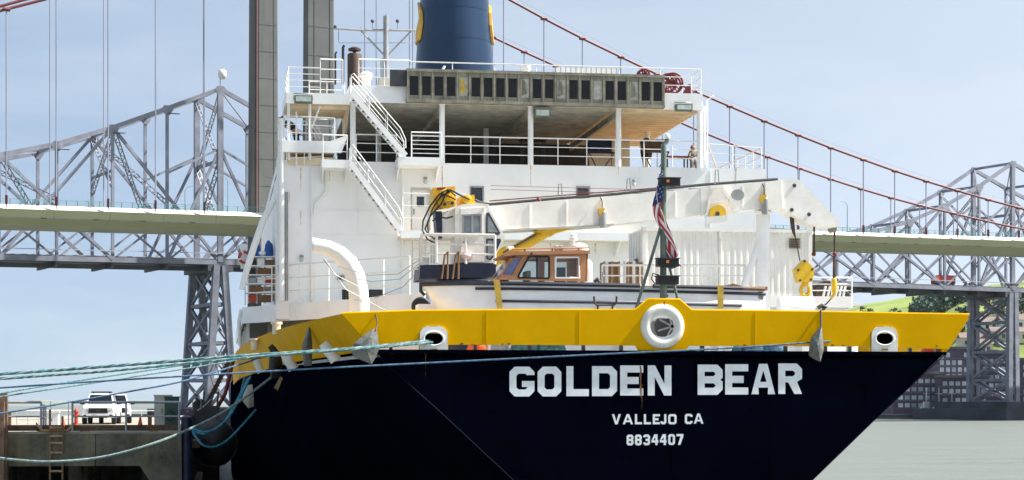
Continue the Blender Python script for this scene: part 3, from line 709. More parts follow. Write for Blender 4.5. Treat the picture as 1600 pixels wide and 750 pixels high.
# weld seams and a vertical gap line in the plating
for px in (760, 905, 1180, 1283):
    a = P(px, 500, y=0); bar('seam', (a.x, -.006, ZB0 + .03), (a.x, -.006, ztop(a.x) - .03), .025, .012, 'bulwark_yellow', bw, (0, 1, 0))
tube('cap_rail', [p + V((0, .05, 0.012)) for p in outer[9:22]] + [outer[-1] + V((0, .05, .012))], .045, 'bulwark_yellow', bw, 6)
# side bulwarks running forward
for sgn in (-1, 1):
    vs = []; yy = [.02, .4, 2, 4, 7, 10, 14, 18, 23, 28, 33, 38, 44, 50, 56, 64]
    for y in yy:
        b0 = hb(y, 4) + (.05 if sgn < 0 else .10); fl = ip([(0, .88 if sgn < 0 else .70), (10, .55), (25, .25), (40, .1)], y)
        lo = ip([(0, ZB0 - .06), (.4, ZD - .02), (2.5, ZD - .03), (12, ZD - .08), (30, ZD - .3), (64, ZD - .45)], y); hi = ip([(0, 8.22), (10, 8.28), (64, 8.3)], y)
        vs += [V((sgn * b0, y, lo)), V((sgn * (b0 + fl), y, hi)), V((sgn * (b0 + fl - .09), y, hi)), V((sgn * (b0 - .09), y, lo))]
    n = len(yy); fs = [(i * 4 + k, i * 4 + (k + 1) % 4, i * 4 + 4 + (k + 1) % 4, i * 4 + 4 + k) for i in range(n - 1) for k in range(4)] + [(3, 2, 1, 0), ((n - 1) * 4, (n - 1) * 4 + 1, (n - 1) * 4 + 2, (n - 1) * 4 + 3)]
    MB().add(vs, fs).build('side_bulwark', 'bulwark_yellow', ship)
# short struts in the slit
for x in (-8.6, -6.0, -4.3, -2.6, -1.4, 1.2, 2.5, 3.9, 5.2, 6.0, 8.0, 8.9):
    MB().box(x - .05, x + .05, .02, .16, ZD - .02, ZB0 + .02).build('strut', 'steel_dark', bw)
# round Panama chock: fat white ring
def ring(c, R1, r, sx=1, sz=1, n=28, k=10):
    m = MB(); vs = []
    for i in range(n):
        a = 2 * math.pi * i / n
        for j in range(k):
            q = 2 * math.pi * j / k; rr = R1 + r * math.cos(q)
            vs.append(V((c.x + rr * math.cos(a) * sx, c.y + r * math.sin(q) * .9, c.z + rr * math.sin(a) * sz)))
    m.add(vs, [(i * k + j, i * k + (j + 1) % k, ((i + 1) % n) * k + (j + 1) % k, ((i + 1) % n) * k + j) for i in range(n) for j in range(k)]); return m
ring(ctr + V((0, .02, 0)), .54, .17).build('chock_ring', 'white_rusty', ship, smooth=60)
m = MB(); m.plate(circ(cx, cz, .66, .66, 28, -.02), [circ(cx, cz, .42, .33, 28, -.02)], (0, .14, 0)); m.build('chock_plate', 'white_paint', ship)
for c in (lc, rc):
    o_ = [V((c.x - .43, -.05, c.z - .40)), V((c.x + .43, -.05, c.z - .40)), V((c.x + .43, -.05, c.z + .14))] + [V((c.x + .18 + .25 * math.cos(a * .2618), -.05, c.z + .14 + .27 * math.sin(a * .2618))) for a in range(1, 6)] + [V((c.x + .16, -.05, c.z + .41)), V((c.x - .16, -.05, c.z + .41))] + [V((c.x - .18 - .25 * math.sin(a * .2618), -.05, c.z + .14 + .27 * math.cos(a * .2618))) for a in range(1, 6)] + [V((c.x - .43, -.05, c.z + .14))]
    m = MB(); m.plate(o_, [circ(c.x, c.z + .04, .29, .19, 20, -.05), [V((c.x - .12, -.05, c.z - .34)), V((c.x + .12, -.05, c.z - .34)), V((c.x + .1, -.05, c.z - .28)), V((c.x - .1, -.05, c.z - .28))]], (0, .2, 0))
    f = m.build('fairlead', 'white_rusty', ship)
    ring(c + V((0, -.05, .04)), .31, .035, 1, .68).build('lip', 'white_paint', f, smooth=60)
    MB().box(c.x - .4, c.x + .4, .05, .3, ZD - .05, ZD + .06).build('foot', 'steel_dark', f)
    MB().lathe(V((c.x + .1, .62, ZD - .1)), [(.16, 0), (.16, 1.0), (.2, 1.05), (.2, 1.15)], 14).build('roller', 'cabinet_beige', f, smooth=40)  # pale cylinder added behind the opening to keep it from looking dark

# ---- name on the transom
def chamf(w, h, c, l=True, r=True, x0=0, z0=0):
    p = []
    p += [(x0 + c, z0), (x0 + w - c, z0)] if l and r else [(x0, z0), (x0 + w - c, z0)] if r else [(x0 + c, z0), (x0 + w, z0)]
    p += [(x0 + w, z0 + c), (x0 + w, z0 + h - c)] if r else [(x0 + w, z0 + h)]
    p += [(x0 + w - c, z0 + h)] if r else []
    p += [(x0 + c, z0 + h), (x0, z0 + h - c), (x0, z0 + c)] if l else [(x0, z0 + h)]
    return p
def glyph(ch, w, h, t):
    c = t * .75; ci = t * .3; W, H = w, h
    if ch in 'O0': return chamf(W, H, c), [chamf(W - 2 * t, H - 2 * t, ci, x0=t, z0=t)]
    if ch == 'D': return chamf(W, H, c, l=False), [chamf(W - 2 * t, H - 2 * t, ci, l=False, x0=t, z0=t)]
    if ch == 'L': return [(0, 0), (W, 0), (W, t), (t, t), (t, H), (0, H)], []
    if ch == 'E': return [(0, 0), (W, 0), (W, t), (t, t), (t, (H - t) / 2), (W * .8, (H - t) / 2), (W * .8, (H + t) / 2), (t, (H + t) / 2), (t, H - t), (W, H - t), (W, H), (0, H)], []
    if ch == 'N': return [(0, 0), (t, 0), (t, H * .62), (W - t * 1.05, 0), (W, 0), (W, H), (W - t, H), (W - t, H * .38), (t * 1.05, H), (0, H)], []
    if ch == 'B': return [(0, 0), (W - c, 0), (W, c), (W, H * .44), (W - t * .35, H * .5), (W, H * .56), (W, H - c), (W - c, H), (0, H)], [[(t, t), (W - t - ci, t), (W - t, t + ci), (W - t, H / 2 - t * .5 - ci), (W - t - ci, H / 2 - t * .5), (t, H / 2 - t * .5)], [(t, H / 2 + t * .5), (W - t - ci, H / 2 + t * .5), (W - t, H / 2 + t * .5 + ci), (W - t, H - t - ci), (W - t - ci, H - t), (t, H - t)]]
    if ch == 'R': return [(0, 0), (t, 0), (t, H * .38), (W * .42, H * .38), (W - t * 1.1, 0), (W, 0), (W - t * .72, H * .40), (W, H * .5), (W, H - c), (W - c, H), (0, H)], [[(t, H * .38 + t * .85), (W - t - ci, H * .38 + t * .85), (W - t, H * .38 + t * .85 + ci), (W - t, H - t - ci), (W - t - ci, H - t), (t, H - t)]]
    if ch == 'A': return [(0, 0), (t * 1.05, 0), (W * .29, H * .22), (W * .71, H * .22), (W - t * 1.05, 0), (W, 0), (W * .5 + t * .6, H), (W * .5 - t * .6, H)], [[(W * .36, H * .22 + t * .8), (W * .64, H * .22 + t * .8), (W * .5, H * .78)]]
    if ch == 'G': return [(c, 0), (W - c, 0), (W, c), (W, H * .52), (W * .5, H * .52), (W * .5, H * .52 - t * .85), (W - t, H * .52 - t * .85), (W - t, t + ci), (W - t - ci, t), (t + ci, t), (t, t + ci), (t, H - t - ci), (t + ci, H - t), (W - t - ci, H - t), (W - t, H - t - ci), (W - t, H * .72), (W, H * .72), (W, H - c), (W - c, H), (c, H), (0, H - c), (0, c)], []
    if ch == 'C': return [(c, 0), (W - c, 0), (W, c), (W, H * .3), (W - t, H * .3), (W - t, t + ci), (W - t - ci, t), (t + ci, t), (t, t + ci), (t, H - t - ci), (t + ci, H - t), (W - t - ci, H - t), (W - t, H - t - ci), (W - t, H * .7), (W, H * .7), (W, H - c), (W - c, H), (c, H), (0, H - c), (0, c)], []
    if ch == 'V': return [(W * .5 - t * .55, 0), (W * .5 + t * .55, 0), (W, H), (W - t * 1.05, H), (W * .5, t * 1.3), (t * 1.05, H), (0, H)], []
    if ch == 'J': return [(c, 0), (W - c, 0), (W, c), (W, H), (W - t, H), (W - t, t + ci), (W - t - ci, t), (t + ci, t), (t, t + ci), (t, H * .3), (0, H * .3), (0, c)], []
    if ch == '8': return [(c, 0), (W - c, 0), (W, c), (W, H * .46), (W - t * .3, H * .52), (W, H * .58), (W, H - c), (W - c, H), (c, H), (0, H - c), (0, H * .58), (t * .3, H * .52), (0, H * .46), (0, c)], [chamf(W - 2 * t, H * .5 - t * 1.4, ci, x0=t, z0=t), chamf(W - 2 * t, H * .5 - t * 1.5, ci, x0=t, z0=H * .5 + t * .5)]
    if ch == '3': return [(c, 0), (W - c, 0), (W, c), (W, H * .46), (W - t * .3, H * .52), (W, H * .58), (W, H - c), (W - c, H), (c, H), (0, H - c), (0, H * .74), (t, H * .74), (t, H - t - ci), (t + ci, H - t), (W - t - ci, H - t), (W - t, H - t - ci), (W - t, H * .5 + t * .5), (W * .35, H * .5 + t * .5), (W * .35, H * .5 - t * .5), (W - t, H * .5 - t * .5), (W - t, t + ci), (W - t - ci, t), (t + ci, t), (t, t + ci), (t, H * .26), (0, H * .26), (0, c)], []
    if ch == '4': return [(W * .56, 0), (W * .56 + t, 0), (W * .56 + t, H * .24), (W, H * .24), (W, H * .24 + t), (W * .56 + t, H * .24 + t), (W * .56 + t, H), (W * .42, H), (0, H * .24 + t), (0, H * .24), (W * .56, H * .24)], [[(W * .22, H * .24 + t), (W * .56, H * .24 + t), (W * .56, H * .74)]]
    if ch == '7': return [(W * .2, 0), (W * .2 + t * 1.1, 0), (W, H - t * 1.1), (W, H), (0, H), (0, H - t), (W - t * 1.25, H - t)], []
def letters(seq, h_px, t_px, y=-.012):
    """seq: (char, left px, right px, bottom py)"""
    for ch, xa, xb, py in seq:
        a = P(xa, py, y=0); b = P(xb, py, y=0); s = (b.x - a.x) / (xb - xa); W, H, t = b.x - a.x, h_px * s * 1.0, t_px * s
        o_, hs = glyph(ch, W, H, t); f = lambda q: V((a.x + q[0], y, a.z + q[1]))
        MB().plate([f(q) for q in o_], [[f(q) for q in h] for h in hs], (0, .03, 0)).build('letter', 'letter_white', hull)
letters([('G', 796, 835, 619.5), ('O', 840, 877, 619.5), ('L', 885, 920, 619), ('D', 925, 964, 619), ('E', 969, 1005, 618), ('N', 1012, 1049, 618), ('B', 1090, 1129, 617), ('E', 1133, 1169, 616.5), ('A', 1174, 1211, 616), ('R', 1216, 1253, 615.5)], 46, 10.8)
letters([('V', 956, 970, 663), ('A', 973, 989, 663), ('L', 992, 1003, 663), ('L', 1006, 1017, 663), ('E', 1020, 1031, 663), ('J', 1032, 1041, 663), ('O', 1044, 1057, 663), ('C', 1070, 1082, 662.5), ('A', 1084, 1099, 662)], 15.5, 3.3)
x = 979
for ch in '8834407': letters([(ch, x, x + 10.6, 696 - (x - 979) * .012)], 16.5, 3.4); x += 13.0

# ---- covered mooring space and first deck above it (white edge, railing)
ZF0, ZF1 = 9.28, 9.98
edge = [V((-12.62, 64, 0)), V((-12.62, 32, 0)), V((-7.9, 24, 0)), V((-5.6, 18, 0)), V((-5.4, 9.7, 0)), V((9.3, 9.7, 0)), V((10.4, 18, 0)), V((11.6, 26, 0)), V((12.5, 34, 0)), V((12.6, 64, 0))]
m = MB(); m.prism([p + V((0, 0, ZF0)) for p in edge], (0, 0, .12)); m.build('boat_deck', 'deck_green', ship)
for a, b in zip(edge, edge[1:]):
    d = (b - a).normalized(); nrm = V((d.y, -d.x, 0))
    lft = a.x < -5.5 and b.x < -5.45; zt = ZF1 if lft else ZF0 + .16; zl = ZF0 - .06 if lft else ZF0 - .25
    m = MB(); q = nrm * -.0; m.prism([a + V((0, 0, zl)), b + V((0, 0, zl)), b + V((0, 0, zt)), a + V((0, 0, zt))], nrm * .08 if True else 0); m.build('deck_edge', 'white_paint', ship)
# support wall and openings below the deck
m = MB()
def wall_holes(y, x0, x1, z0, z1, holes, depth=.25, back=None):
    """wall in the plane y with rectangular openings and their reveals"""
    m = MB(); xs = sorted({x0, x1} | {h[0] for h in holes} | {h[1] for h in holes}); zs = sorted({z0, z1} | {h[2] for h in holes} | {h[3] for h in holes})
    for i in range(len(xs) - 1):
        for j in range(len(zs) - 1):
            mx_, mz = (xs[i] + xs[i + 1]) / 2, (zs[j] + zs[j + 1]) / 2
            if any(h[0] < mx_ < h[1] and h[2] < mz < h[3] for h in holes): continue
            m.add([(xs[i], y, zs[j]), (xs[i + 1], y, zs[j]), (xs[i + 1], y, zs[j + 1]), (xs[i], y, zs[j + 1])], [(0, 1, 2, 3)])
    for (a, b, c, d) in holes:
        e = y + depth
        m.add([(a, y, c), (b, y, c), (b, y, d), (a, y, d), (a, e, c), (b, e, c), (b, e, d), (a, e, d)], [(0, 1, 5, 4), (1, 2, 6, 5), (2, 3, 7, 6), (3, 0, 4, 7), (4, 5, 6, 7)])
    return m
wall_holes(10.2, -5.4, 9.3, ZD - .1, ZF0, [(-4.6, -3.4, ZD - .05, 8.6), (-1.2, .8, ZD + .1, 8.7), (3.2, 4.4, ZD - .05, 8.6), (6.2, 7.6, ZD + .1, 8.7)], .5).build('mooring_wall', 'white_wall', ship)
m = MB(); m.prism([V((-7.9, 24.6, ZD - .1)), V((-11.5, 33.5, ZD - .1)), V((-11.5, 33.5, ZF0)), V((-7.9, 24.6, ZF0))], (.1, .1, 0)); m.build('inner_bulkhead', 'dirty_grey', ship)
MB().prism([V((-5.5, 18, ZD - .1)), V((-7.9, 25, ZD - .1)), V((-7.9, 25, ZF0)), V((-5.5, 18, ZF0))], (.1, 0, 0)).build('inner_bulkhead', 'white_wall', ship)
MB().box(-5.5, -5.42, 10.2, 18, ZD - .1, ZF0).build('inner_bulkhead', 'white_wall', ship)
for (a, b) in ((-12.45, 32.4), (-12.5, 37), (-12.5, 43), (-12.5, 50), (-12.5, 57)):
    MB().prism([V((a - .05, b, 8.1)), V((a - .05, b + .5, 8.1)), V((a - .05, b + .5, ZF0)), V((a - .05, b, ZF0))], (.14, 0, 0)).build('side_pillar', 'white_paint', ship)
tube('stanchion', [(-11.2, 32.6, ZD), (-11.2, 32.6, ZF0)], .09, 'white_paint', ship)
tube('drain_pipe', [(-12.75, 32.2, ZF1 - .1), (-12.85, 32.1, 9.3), (-12.8, 32.3, 8.2)], .09, 'white_paint', ship)
# lights and pipes inside the covered space
for k in range(4): tube('pipe', [(-11 + k * .7, 33.2 - k * 1.4, ZD + .4), (-11 + k * .7, 33.2 - k * 1.4, ZF0 - .1)], .06, 'exhaust_brown', ship, 6)
railing(ship, [P(383, 477, y=31.8) + V((0, 0, 0)), P(561, 470, y=23.8), P(640, 468, y=19)], h=1.75, rails=3, sp=2.2, r=.03)

# ---- deckhouse
YL = 28.5
def X(px, y=YL): return P(px, 300, y=y).x
def Z(px, py, y=YL): return P(px, py, y=y).z
xl, xr = X(432), X(1197)
zdeck2 = Z(545, 252)      # promenade bulwark top, left
zt_l, zt_r = Z(545, 252), Z(1090, 252)
ZP = zt_l                 # 16.5
DOOR_U = (X(641.5), X(673), Z(655, 368), Z(655, 292)); DOOR_D = (X(655), X(671), Z(655, 480), Z(655, 402))
win = [(X(736), X(754), Z(745, 315), Z(745, 293)), (X(902), X(920), Z(910, 308.5), Z(910, 293)), (X(1078), X(1092), Z(1085, 312), Z(1085, 296))]
house = wall_holes(YL, xl, xr, ZF0, ZP, [DOOR_U, DOOR_D] + win, .55).build('deckhouse', 'white_wall', ship)
# doors in the recesses, window glass
for (a, b, c, d), wx in ((DOOR_U, .52), (DOOR_D, .5)):
    dr = MB().box(a + .12, b - .1, YL + .46, YL + .53, c + .12, d - .1).build('door', 'white_paint', house)
    w_ = b - a
    MB().box(a + w_ * .36, a + w_ * .72, YL + .43, YL + .465, d - .85, d - .40).build('pane', 'glass_dark', dr) if d - c > 2 else None
    tube('handle', [(a + .2, YL + .42, c + 1.0), (a + .2, YL + .42, c + 1.25)], .03, 'steel_grey', dr, 6)
for a, b, c, d in win:
    MB().box(a + .03, b - .03, YL + .1, YL + .14, c + .03, d - .03).build('window', 'glass_dark', house)
    m = MB(); m.plate([V((a - .06, YL - .03, c - .06)), V((b + .06, YL - .03, c - .06)), V((b + .06, YL - .03, d + .06)), V((a - .06, YL - .03, d + .06))], [[V((a, YL - .03, c)), V((b, YL - .03, c)), V((b, YL - .03, d)), V((a, YL - .03, d))]], (0, .05, 0)); m.build('window_frame', 'steel_grey', house)
# side walls going forward, roofs
for x in (xl, xr):
    m = MB(); m.prism([V((x, YL + .02, ZF0)), V((x, YL + 30, ZF0)), V((x, YL + 30, ZP - .2)), V((x, YL + .02, ZP - .2))], (.1 if x < 0 else -.1, 0, 0)); m.build('side_wall', 'white_wall', house)
MB().box(xl, X(940), YL + .02, YL + 30, ZP - .75, ZP - .62).build('promenade_deck', 'deck_shaded', ship); MB().box(X(940) + .01, xr, YL + .02, YL + 30, ZP - .75, ZP - .62).build('promenade_deck', 'wood', ship)  # port half coloured dark for shade; warm starboard wood chosen for its bounce
MB().box(xl, xr, YL + .10, YL + .16, ZP - .7, ZP - .01).build('bulwark_back', 'white_paint', house)
# plate seams on the big wall
for py in (328, 366 + 0):
    a = V((xl, YL - .012, Z(500, py))); b = V((X(620), YL - .012, Z(500, py))); bar('weld_seam', a, b, .02, .035, 'white_wall', house)
for px in (487, 560, 700, 812, 1000, 1110):
    bar('weld_seam', (X(px), YL - .012, ZP - .05), (X(px), YL - .012, Z(px, 360)), .035, .02, 'white_wall', house)
# ledge walkway across the wall
za, zb = Z(800, 378), Z(800, 366.5); xa, xb = X(621), X(1000)
MB().box(xa, xb, YL - 1.5, YL - .01, za, za + .12).build('walkway', 'ceiling_paint', house)
MB().box(xa, xb, YL - 1.56, YL - 1.49, za - .02, zb).build('walkway_edge', 'white_paint', house)
for px in (665, 738, 812, 886, 960):
    x = X(px); m = MB(); m.prism([V((x, YL - .02, za)), V((x, YL - 1.4, za)), V((x, YL - .02, za - .7))], (.05, 0, 0)); m.build('bracket', 'white_paint', house)
railing(house, [V((xa + .1, YL - 1.45, zb)), V((X(720), YL - 1.45, zb))], h=1.65, rails=3, sp=1.6, r=.022)
for px in (772, 840, 905, 985):                                    # thin life lines
    pass
for z in (Z(800, 296), Z(800, 302)): tube('life_line', [(X(760), YL - 1.4, z), (X(1085), YL - 1.4, z - .1)], .012, 'cable_red', house, 5)
# landings on the wall for the inclined ladders
def landing(pa, pb, py0, py1, dep, drop=0):
    x0, x1 = X(pa, YL - dep), X(pb, YL - dep); z0, z1 = Z((pa + pb) / 2, py1, YL - dep), Z((pa + pb) / 2, py0, YL - dep)
    o = MB().box(x0, x1, YL - dep, YL - .01, z0, z1).build('landing', 'white_paint', house)
    m = MB(); m.prism([V((x0 + .05, YL - .02, z0)), V((x0 + .05, YL - dep * .9, z0)), V((x0 + .05, YL - .02, z0 - .55))], (.06, 0, 0)); m.build('bracket', 'white_paint', o)
    m = MB(); m.prism([V((x1 - .12, YL - .02, z0)), V((x1 - .12, YL - dep * .9, z0)), V((x1 - .12, YL - .02, z0 - .55))], (.06, 0, 0)); m.build('bracket', 'white_paint', o)
    return x0, x1, z0, z1
L1 = landing(503, 546, 249.5, 262, 1.5)
L2 = landing(622, 690, 245.5, 258, 1.5)
ladder_stair(ship, P(548, 255, y=YL - 1.5), P(630, 366, y=YL - 1.5), .85, n=12)
ladder_stair(ship, P(549, 144, y=YL - 1.5), P(634, 243, y=YL - 1.5), .85, n=11)
railing(house, [V((L1[0] + .05, YL - 1.45, L1[3])), V((L1[1] - .1, YL - 1.45, L1[3]))], h=1.1, rails=3, sp=.8)
railing(house, [V((L2[0] + .6, YL - 1.45, L2[3])), V((L2[1], YL - 1.45, L2[3]))], h=1.12, rails=3, sp=1.5)
# small fittings on the wall: bulkhead lamps, pipes, vents
def bulkhead_lamp(px, py, y=YL):
    p = P(px, py, y=y); o = MB().lathe(p + V((0, -.14, 0)), [(.05, .15), (.09, .14), (.1, .06)], 10).build('bulkhead_lamp', 'steel_grey', house)
    MB().lathe(p + V((0, -.12, -.16)), [(.06, 0), (.085, .05), (.085, .15), (.05, .18)], 10).build('globe', 'lamp_lens', o, smooth=50)
for q in ((664, 282), (471, 404), (536, 434), (437, 420), (990, 286)): bulkhead_lamp(*q)
for px, a, b in ((463, 175, 262), (487, 262, 470), (442, 300, 470), (629, 262, 480)): tube('pipe', [P(px, a, y=YL - .12), P(px, b, y=YL - .12)], .045, 'white_paint', house, 6)
tube('pipe', [P(509, 262, y=YL - .1), P(509, 300, y=YL - .1), P(493, 318, y=YL - .1), P(489, 340, y=YL - .1)], .05, 'white_paint', house, 6)
MB().box(X(527), X(534), YL - .12, YL - .01, Z(530, 437), Z(530, 431)).build('placard', 'black_panel', house)
p = P(487, 447, y=YL - .1); MB().box(p.x - .03, p.x + .03, p.y, p.y + .05, p.z - .7, p.z + .8).build('fire_axe_bracket', 'yellow_bright', house)
for px in (446, 449): tube('cable_run', [P(px, 300, y=YL - .06), P(px, 470, y=YL - .06)], .03, 'steel_grey', house, 5)
# port corner column with curved brace
tube('corner_column', [P(440, 470, y=YL - .3), P(440, 185, y=YL - .3)], .13, 'white_paint', ship)
tube('corner_column', [P(426.5, 470, y=YL + 3), P(430, 300, y=YL + 3), P(441, 215, y=YL + 3)], .11, 'white_paint', ship)
MB().tube([P(378, 452, y=YL + .5), P(383, 430, y=YL + .5), P(397, 385, y=YL + .5), P(411, 345, y=YL + .5), P(425, 318, y=YL + .5), P(443, 285, y=YL + .5)], [.13, .15, .16, .16, .15, .12], 10).build('curved_brace', 'white_paint', ship, smooth=60)

# ---- promenade under the roof
ZR = Z(800, 167); ZRT = Z(800, 141)                                  # roof edge bottom / top
rx0, rx1 = X(546), X(1095)
MB().box(rx0, X(960), YL - .25, YL + 13, ZR + .12, ZR + .3).build('ceiling', 'ceiling_shaded', ship); MB().box(X(960) + .01, rx1, YL - .25, YL + 13, ZR + .12, ZR + .3).build('ceiling', 'ceiling_paint', ship)  # port half coloured darker and greyer to stand for shade under the roof
MB().box(rx0, rx1, YL - .34, YL - .26, ZR, ZRT).build('roof_edge', 'white_paint', ship)
MB().box(rx0, rx1, YL - .26, YL + 13, ZRT - .15, ZRT - .02).build('roof_deck', 'deck_sand', ship)
MB().box(rx1 - .06, rx1 + .02, YL - .26, YL + 13, ZR, ZRT).build('roof_side', 'white_paint', ship)
MB().box(rx0 - .02, rx0 + .06, YL - .26, YL + 13, ZR, ZRT).build('roof_side', 'white_paint', ship)
for k in range(18): MB().box(rx0 + .1, X(960) - .08, YL + .2 + k * .68, YL + .29 + k * .68, ZR - .07, ZR + .125).build('ceiling_beam', 'ceiling_shaded', ship); MB().box(X(960) + .1, rx1 - .1, YL + .2 + k * .68, YL + .29 + k * .68, ZR - .07, ZR + .125).build('ceiling_beam', 'ceiling_paint', ship)
for px in (690, 828, 965): 
    x = X(px); MB().box(x - .07, x + .07, YL, YL + 12, ZR - .34, ZR - .075).build('ceiling_girder', 'ceiling_shaded', ship)
for px in (551, 690, 828, 965, 1095):
    x = X(px) - (.1 if px == 1095 else 0); c = MB().lathe(V((x, YL - .18, ZP - .02)), [(.13, 0), (.13, ZR - ZP + .03)], 12).build('column', 'white_paint', ship, smooth=40)
    MB().lathe(V((x, YL - .18, ZR - .0)), [(.15, -.02), (.15, .42)], 12).build('column_cap', 'white_paint', c, smooth=40)
for px in (610, 790, 1060): tube('column', [(X(px), YL + 6.5, ZP - .6), (X(px), YL + 6.5, ZR)], .13, 'white_paint', ship)
# rear wall of the promenade with doorways
bk = wall_holes(YL + 12.2, rx0 + .2, X(1010), ZP - .6, ZR, [(-4.5, -3.4, ZP - .55, ZP + 1.5), (.2, 1.4, ZP - .55, ZP + 1.5), (-1.9, -.9, ZP + .3, ZP + 1.2)], .4).build('inner_wall', 'bulkhead_shaded', ship)  # wall coloured near black to put the interior shade into it
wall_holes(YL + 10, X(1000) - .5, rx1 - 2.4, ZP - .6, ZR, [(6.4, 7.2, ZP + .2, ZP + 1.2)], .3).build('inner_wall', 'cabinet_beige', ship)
railing(ship, [(X(643), YL - .2, ZP), (X(1093), YL - .2, ZP)], h=1.2, rails=3, sp=1.4, r=.026)
railing(ship, [(X(556), YL - .2, ZP), (X(619), YL - .2, ZP)], h=1.2, rails=3, sp=1.0, r=.026)
# open deck beyond the roof, starboard
railing(ship, [(X(1100), YL + .1, ZP - .1), (xr - .2, YL + .1, ZP - .25), (xr - .2, YL + 14, ZP - .25)], h=1.25, rails=3, sp=1.4, r=.024)
tube('stay', [(X(1100), YL + .4, ZP + 1.9), (X(1150), YL + 3, ZP)], .05, 'white_paint', ship, 6)
tube('stay', [(X(1100), YL - .1, ZR + .2), (X(1100), YL - .1, ZP + .6), (X(1104), YL, ZP)], .05, 'white_paint', ship, 6)
tube('jib_post', [(X(1105), YL, ZP), (X(1105), YL, ZR + .5), (X(1112), YL - .3, ZR + .7)], .04, 'white_paint', ship, 6)

# ---- louvre band across the roof edge
lx0, lx1 = X(637, YL - .7), X(1037, YL - .7); lz0, lz1 = Z(800, 160.5, YL - .7), Z(800, 113.5, YL - .7); NL = 21; pw = (lx1 - lx0) / NL
holes = []
for i in range(NL):
    a = lx0 + i * pw; holes.append([V((a + pw * .16, YL - .7, lz0 + .24)), V((a + pw * .86, YL - .7, lz0 + .24)), V((a + pw * .86, YL - .7, lz1 - .26)), V((a + pw * .16, YL - .7, lz1 - .26))])
m = MB(); m.plate([V((lx0, YL - .7, lz0)), V((lx1, YL - .7, lz0)), V((lx1, YL - .7, lz1)), V((lx0, YL - .7, lz1))], holes, (0, .1, 0)); lv = m.build('louvre_screen', 'dirty_grey', ship)
MB().box(lx0 - .05, lx1 + .05, YL - .78, YL - .36, lz0 - .08, lz0 + .06).build('sill', 'dirty_grey', lv)
MB().box(lx0 - .05, lx1 + .05, YL - .78, YL - .36, lz1 - .06, lz1 + .06).build('head', 'dirty_grey', lv)
pale = {4, 9, 12, 15, 18}
for i in range(NL + 1): bar('mullion', (lx0 + i * pw, YL - .74, lz0 + .05), (lx0 + i * pw, YL - .74, lz1 - .05), .07, .06, 'dirty_grey', lv, (0, 1, 0))
for i in range(NL):
    a = lx0 + i * pw; hx0, hx1, hz0, hz1 = a + pw * .16, a + pw * .86, lz0 + .24, lz1 - .26
    if i in pale:
        MB().box(hx0 - .03, hx1 + .03, YL - .66, YL - .61, hz0 - .03, hz1 + .03).build('panel', 'pale_panel', lv)
        if i != 15: MB().prism([V((hx0 + .05, YL - .685, hz0 + .1)), V((hx0 + .3, YL - .685, hz0 + .2)), V((hx0 + .22, YL - .685, hz1 - .15)), V((hx0 + .08, YL - .685, hz1))], (0, .02, 0)).build('torn_patch', 'dirty_grey' if i != 4 else 'strap_yellow', lv)
    else:
        p_ = MB().box(hx0 - .03, hx1 + .03, YL - .64, YL - .6, hz0 - .03, hz1 + .03).build('panel', 'black_panel', lv)
        for k in (1, 2, 3): bar('slat', (hx0 + (hx1 - hx0) * k / 4, YL - .655, hz0), (hx0 + (hx1 - hx0) * k / 4, YL - .655, hz1), .02, .03, 'rubber', p_, (0, 1, 0))
MB().box(X(608), X(637), YL - .5, YL - .35, Z(620, 137), Z(620, 112)).build('grille_box', 'steel_dark', lv)

# ---- roof deck edge: railings, platforms, reels
railing(ship, [(X(640), YL - .2, ZRT), (rx1 - .05, YL - .2, ZRT), (rx1 - .05, YL + 9, ZRT)], h=1.15, rails=3, sp=1.9, r=.024)
railing(ship, [(X(560), YL - .2, ZRT), (X(640), YL - .2, ZRT)], h=1.2, rails=3, sp=1.5, r=.024)
# port wing platform
wx0, wx1 = X(447), X(546); wz0, wz1 = Z(500, 164, YL), Z(500, 147.5, YL)
MB().box(wx0, wx1, YL - .3, YL + 3.6, wz0, wz0 + .1).build('wing_platform', 'ceiling_paint', ship)
MB().box(wx0, wx1, YL - .36, YL - .29, wz0 - .01, wz1).build('wing_edge', 'white_paint', ship)
MB().box(wx0 - .05, wx0 + .03, YL - .3, YL + 3.6, wz0 - .01, wz1).build('wing_edge', 'white_paint', ship)
for k in range(4): MB().box(wx0 + .1, wx1, YL + .1 + k * .9, YL + .2 + k * .9, wz0 - .18, wz0 - .005).build('wing_beam', 'ceiling_paint', ship)
MB().prism([V((wx1 - .1, YL - .1, wz0)), V((wx1 - .1, YL + 3.4, wz0)), V((wx1 - .1, YL + 3.4, wz0 - 1.3)), V((wx1 - .1, YL + 2.4, wz0 - 1.5))], (.1, 0, 0)).build('wing_bracket', 'ceiling_paint', ship)
railing(ship, [(wx0 + .1, YL + 3.4, wz1), (wx0 + .1, YL - .25, wz1), (X(500), YL - .25, wz1)], h=1.15, rails=4, sp=1.25, r=.024)
railing(ship, [(X(500), YL - .25, wz1 + .2), (X(535), YL - .25, wz1 + .2)], h=1.35, rails=3, sp=1.0, r=.024)
railing(ship, [(wx0 + 1.2, YL + 3.4, wz1), (wx1, YL + 3.4, wz1)], h=1.15, rails=3, sp=1.0, r=.02)
for px in (451, 484): tube('wing_post', [P(px, 250, y=YL - .2), P(px, 160, y=YL - .2)], .07, 'white_paint', ship)
tube('wing_brace', [P(487, 200, y=YL - .15), P(500, 166, y=YL - .15)], .05, 'white_paint', ship, 6)
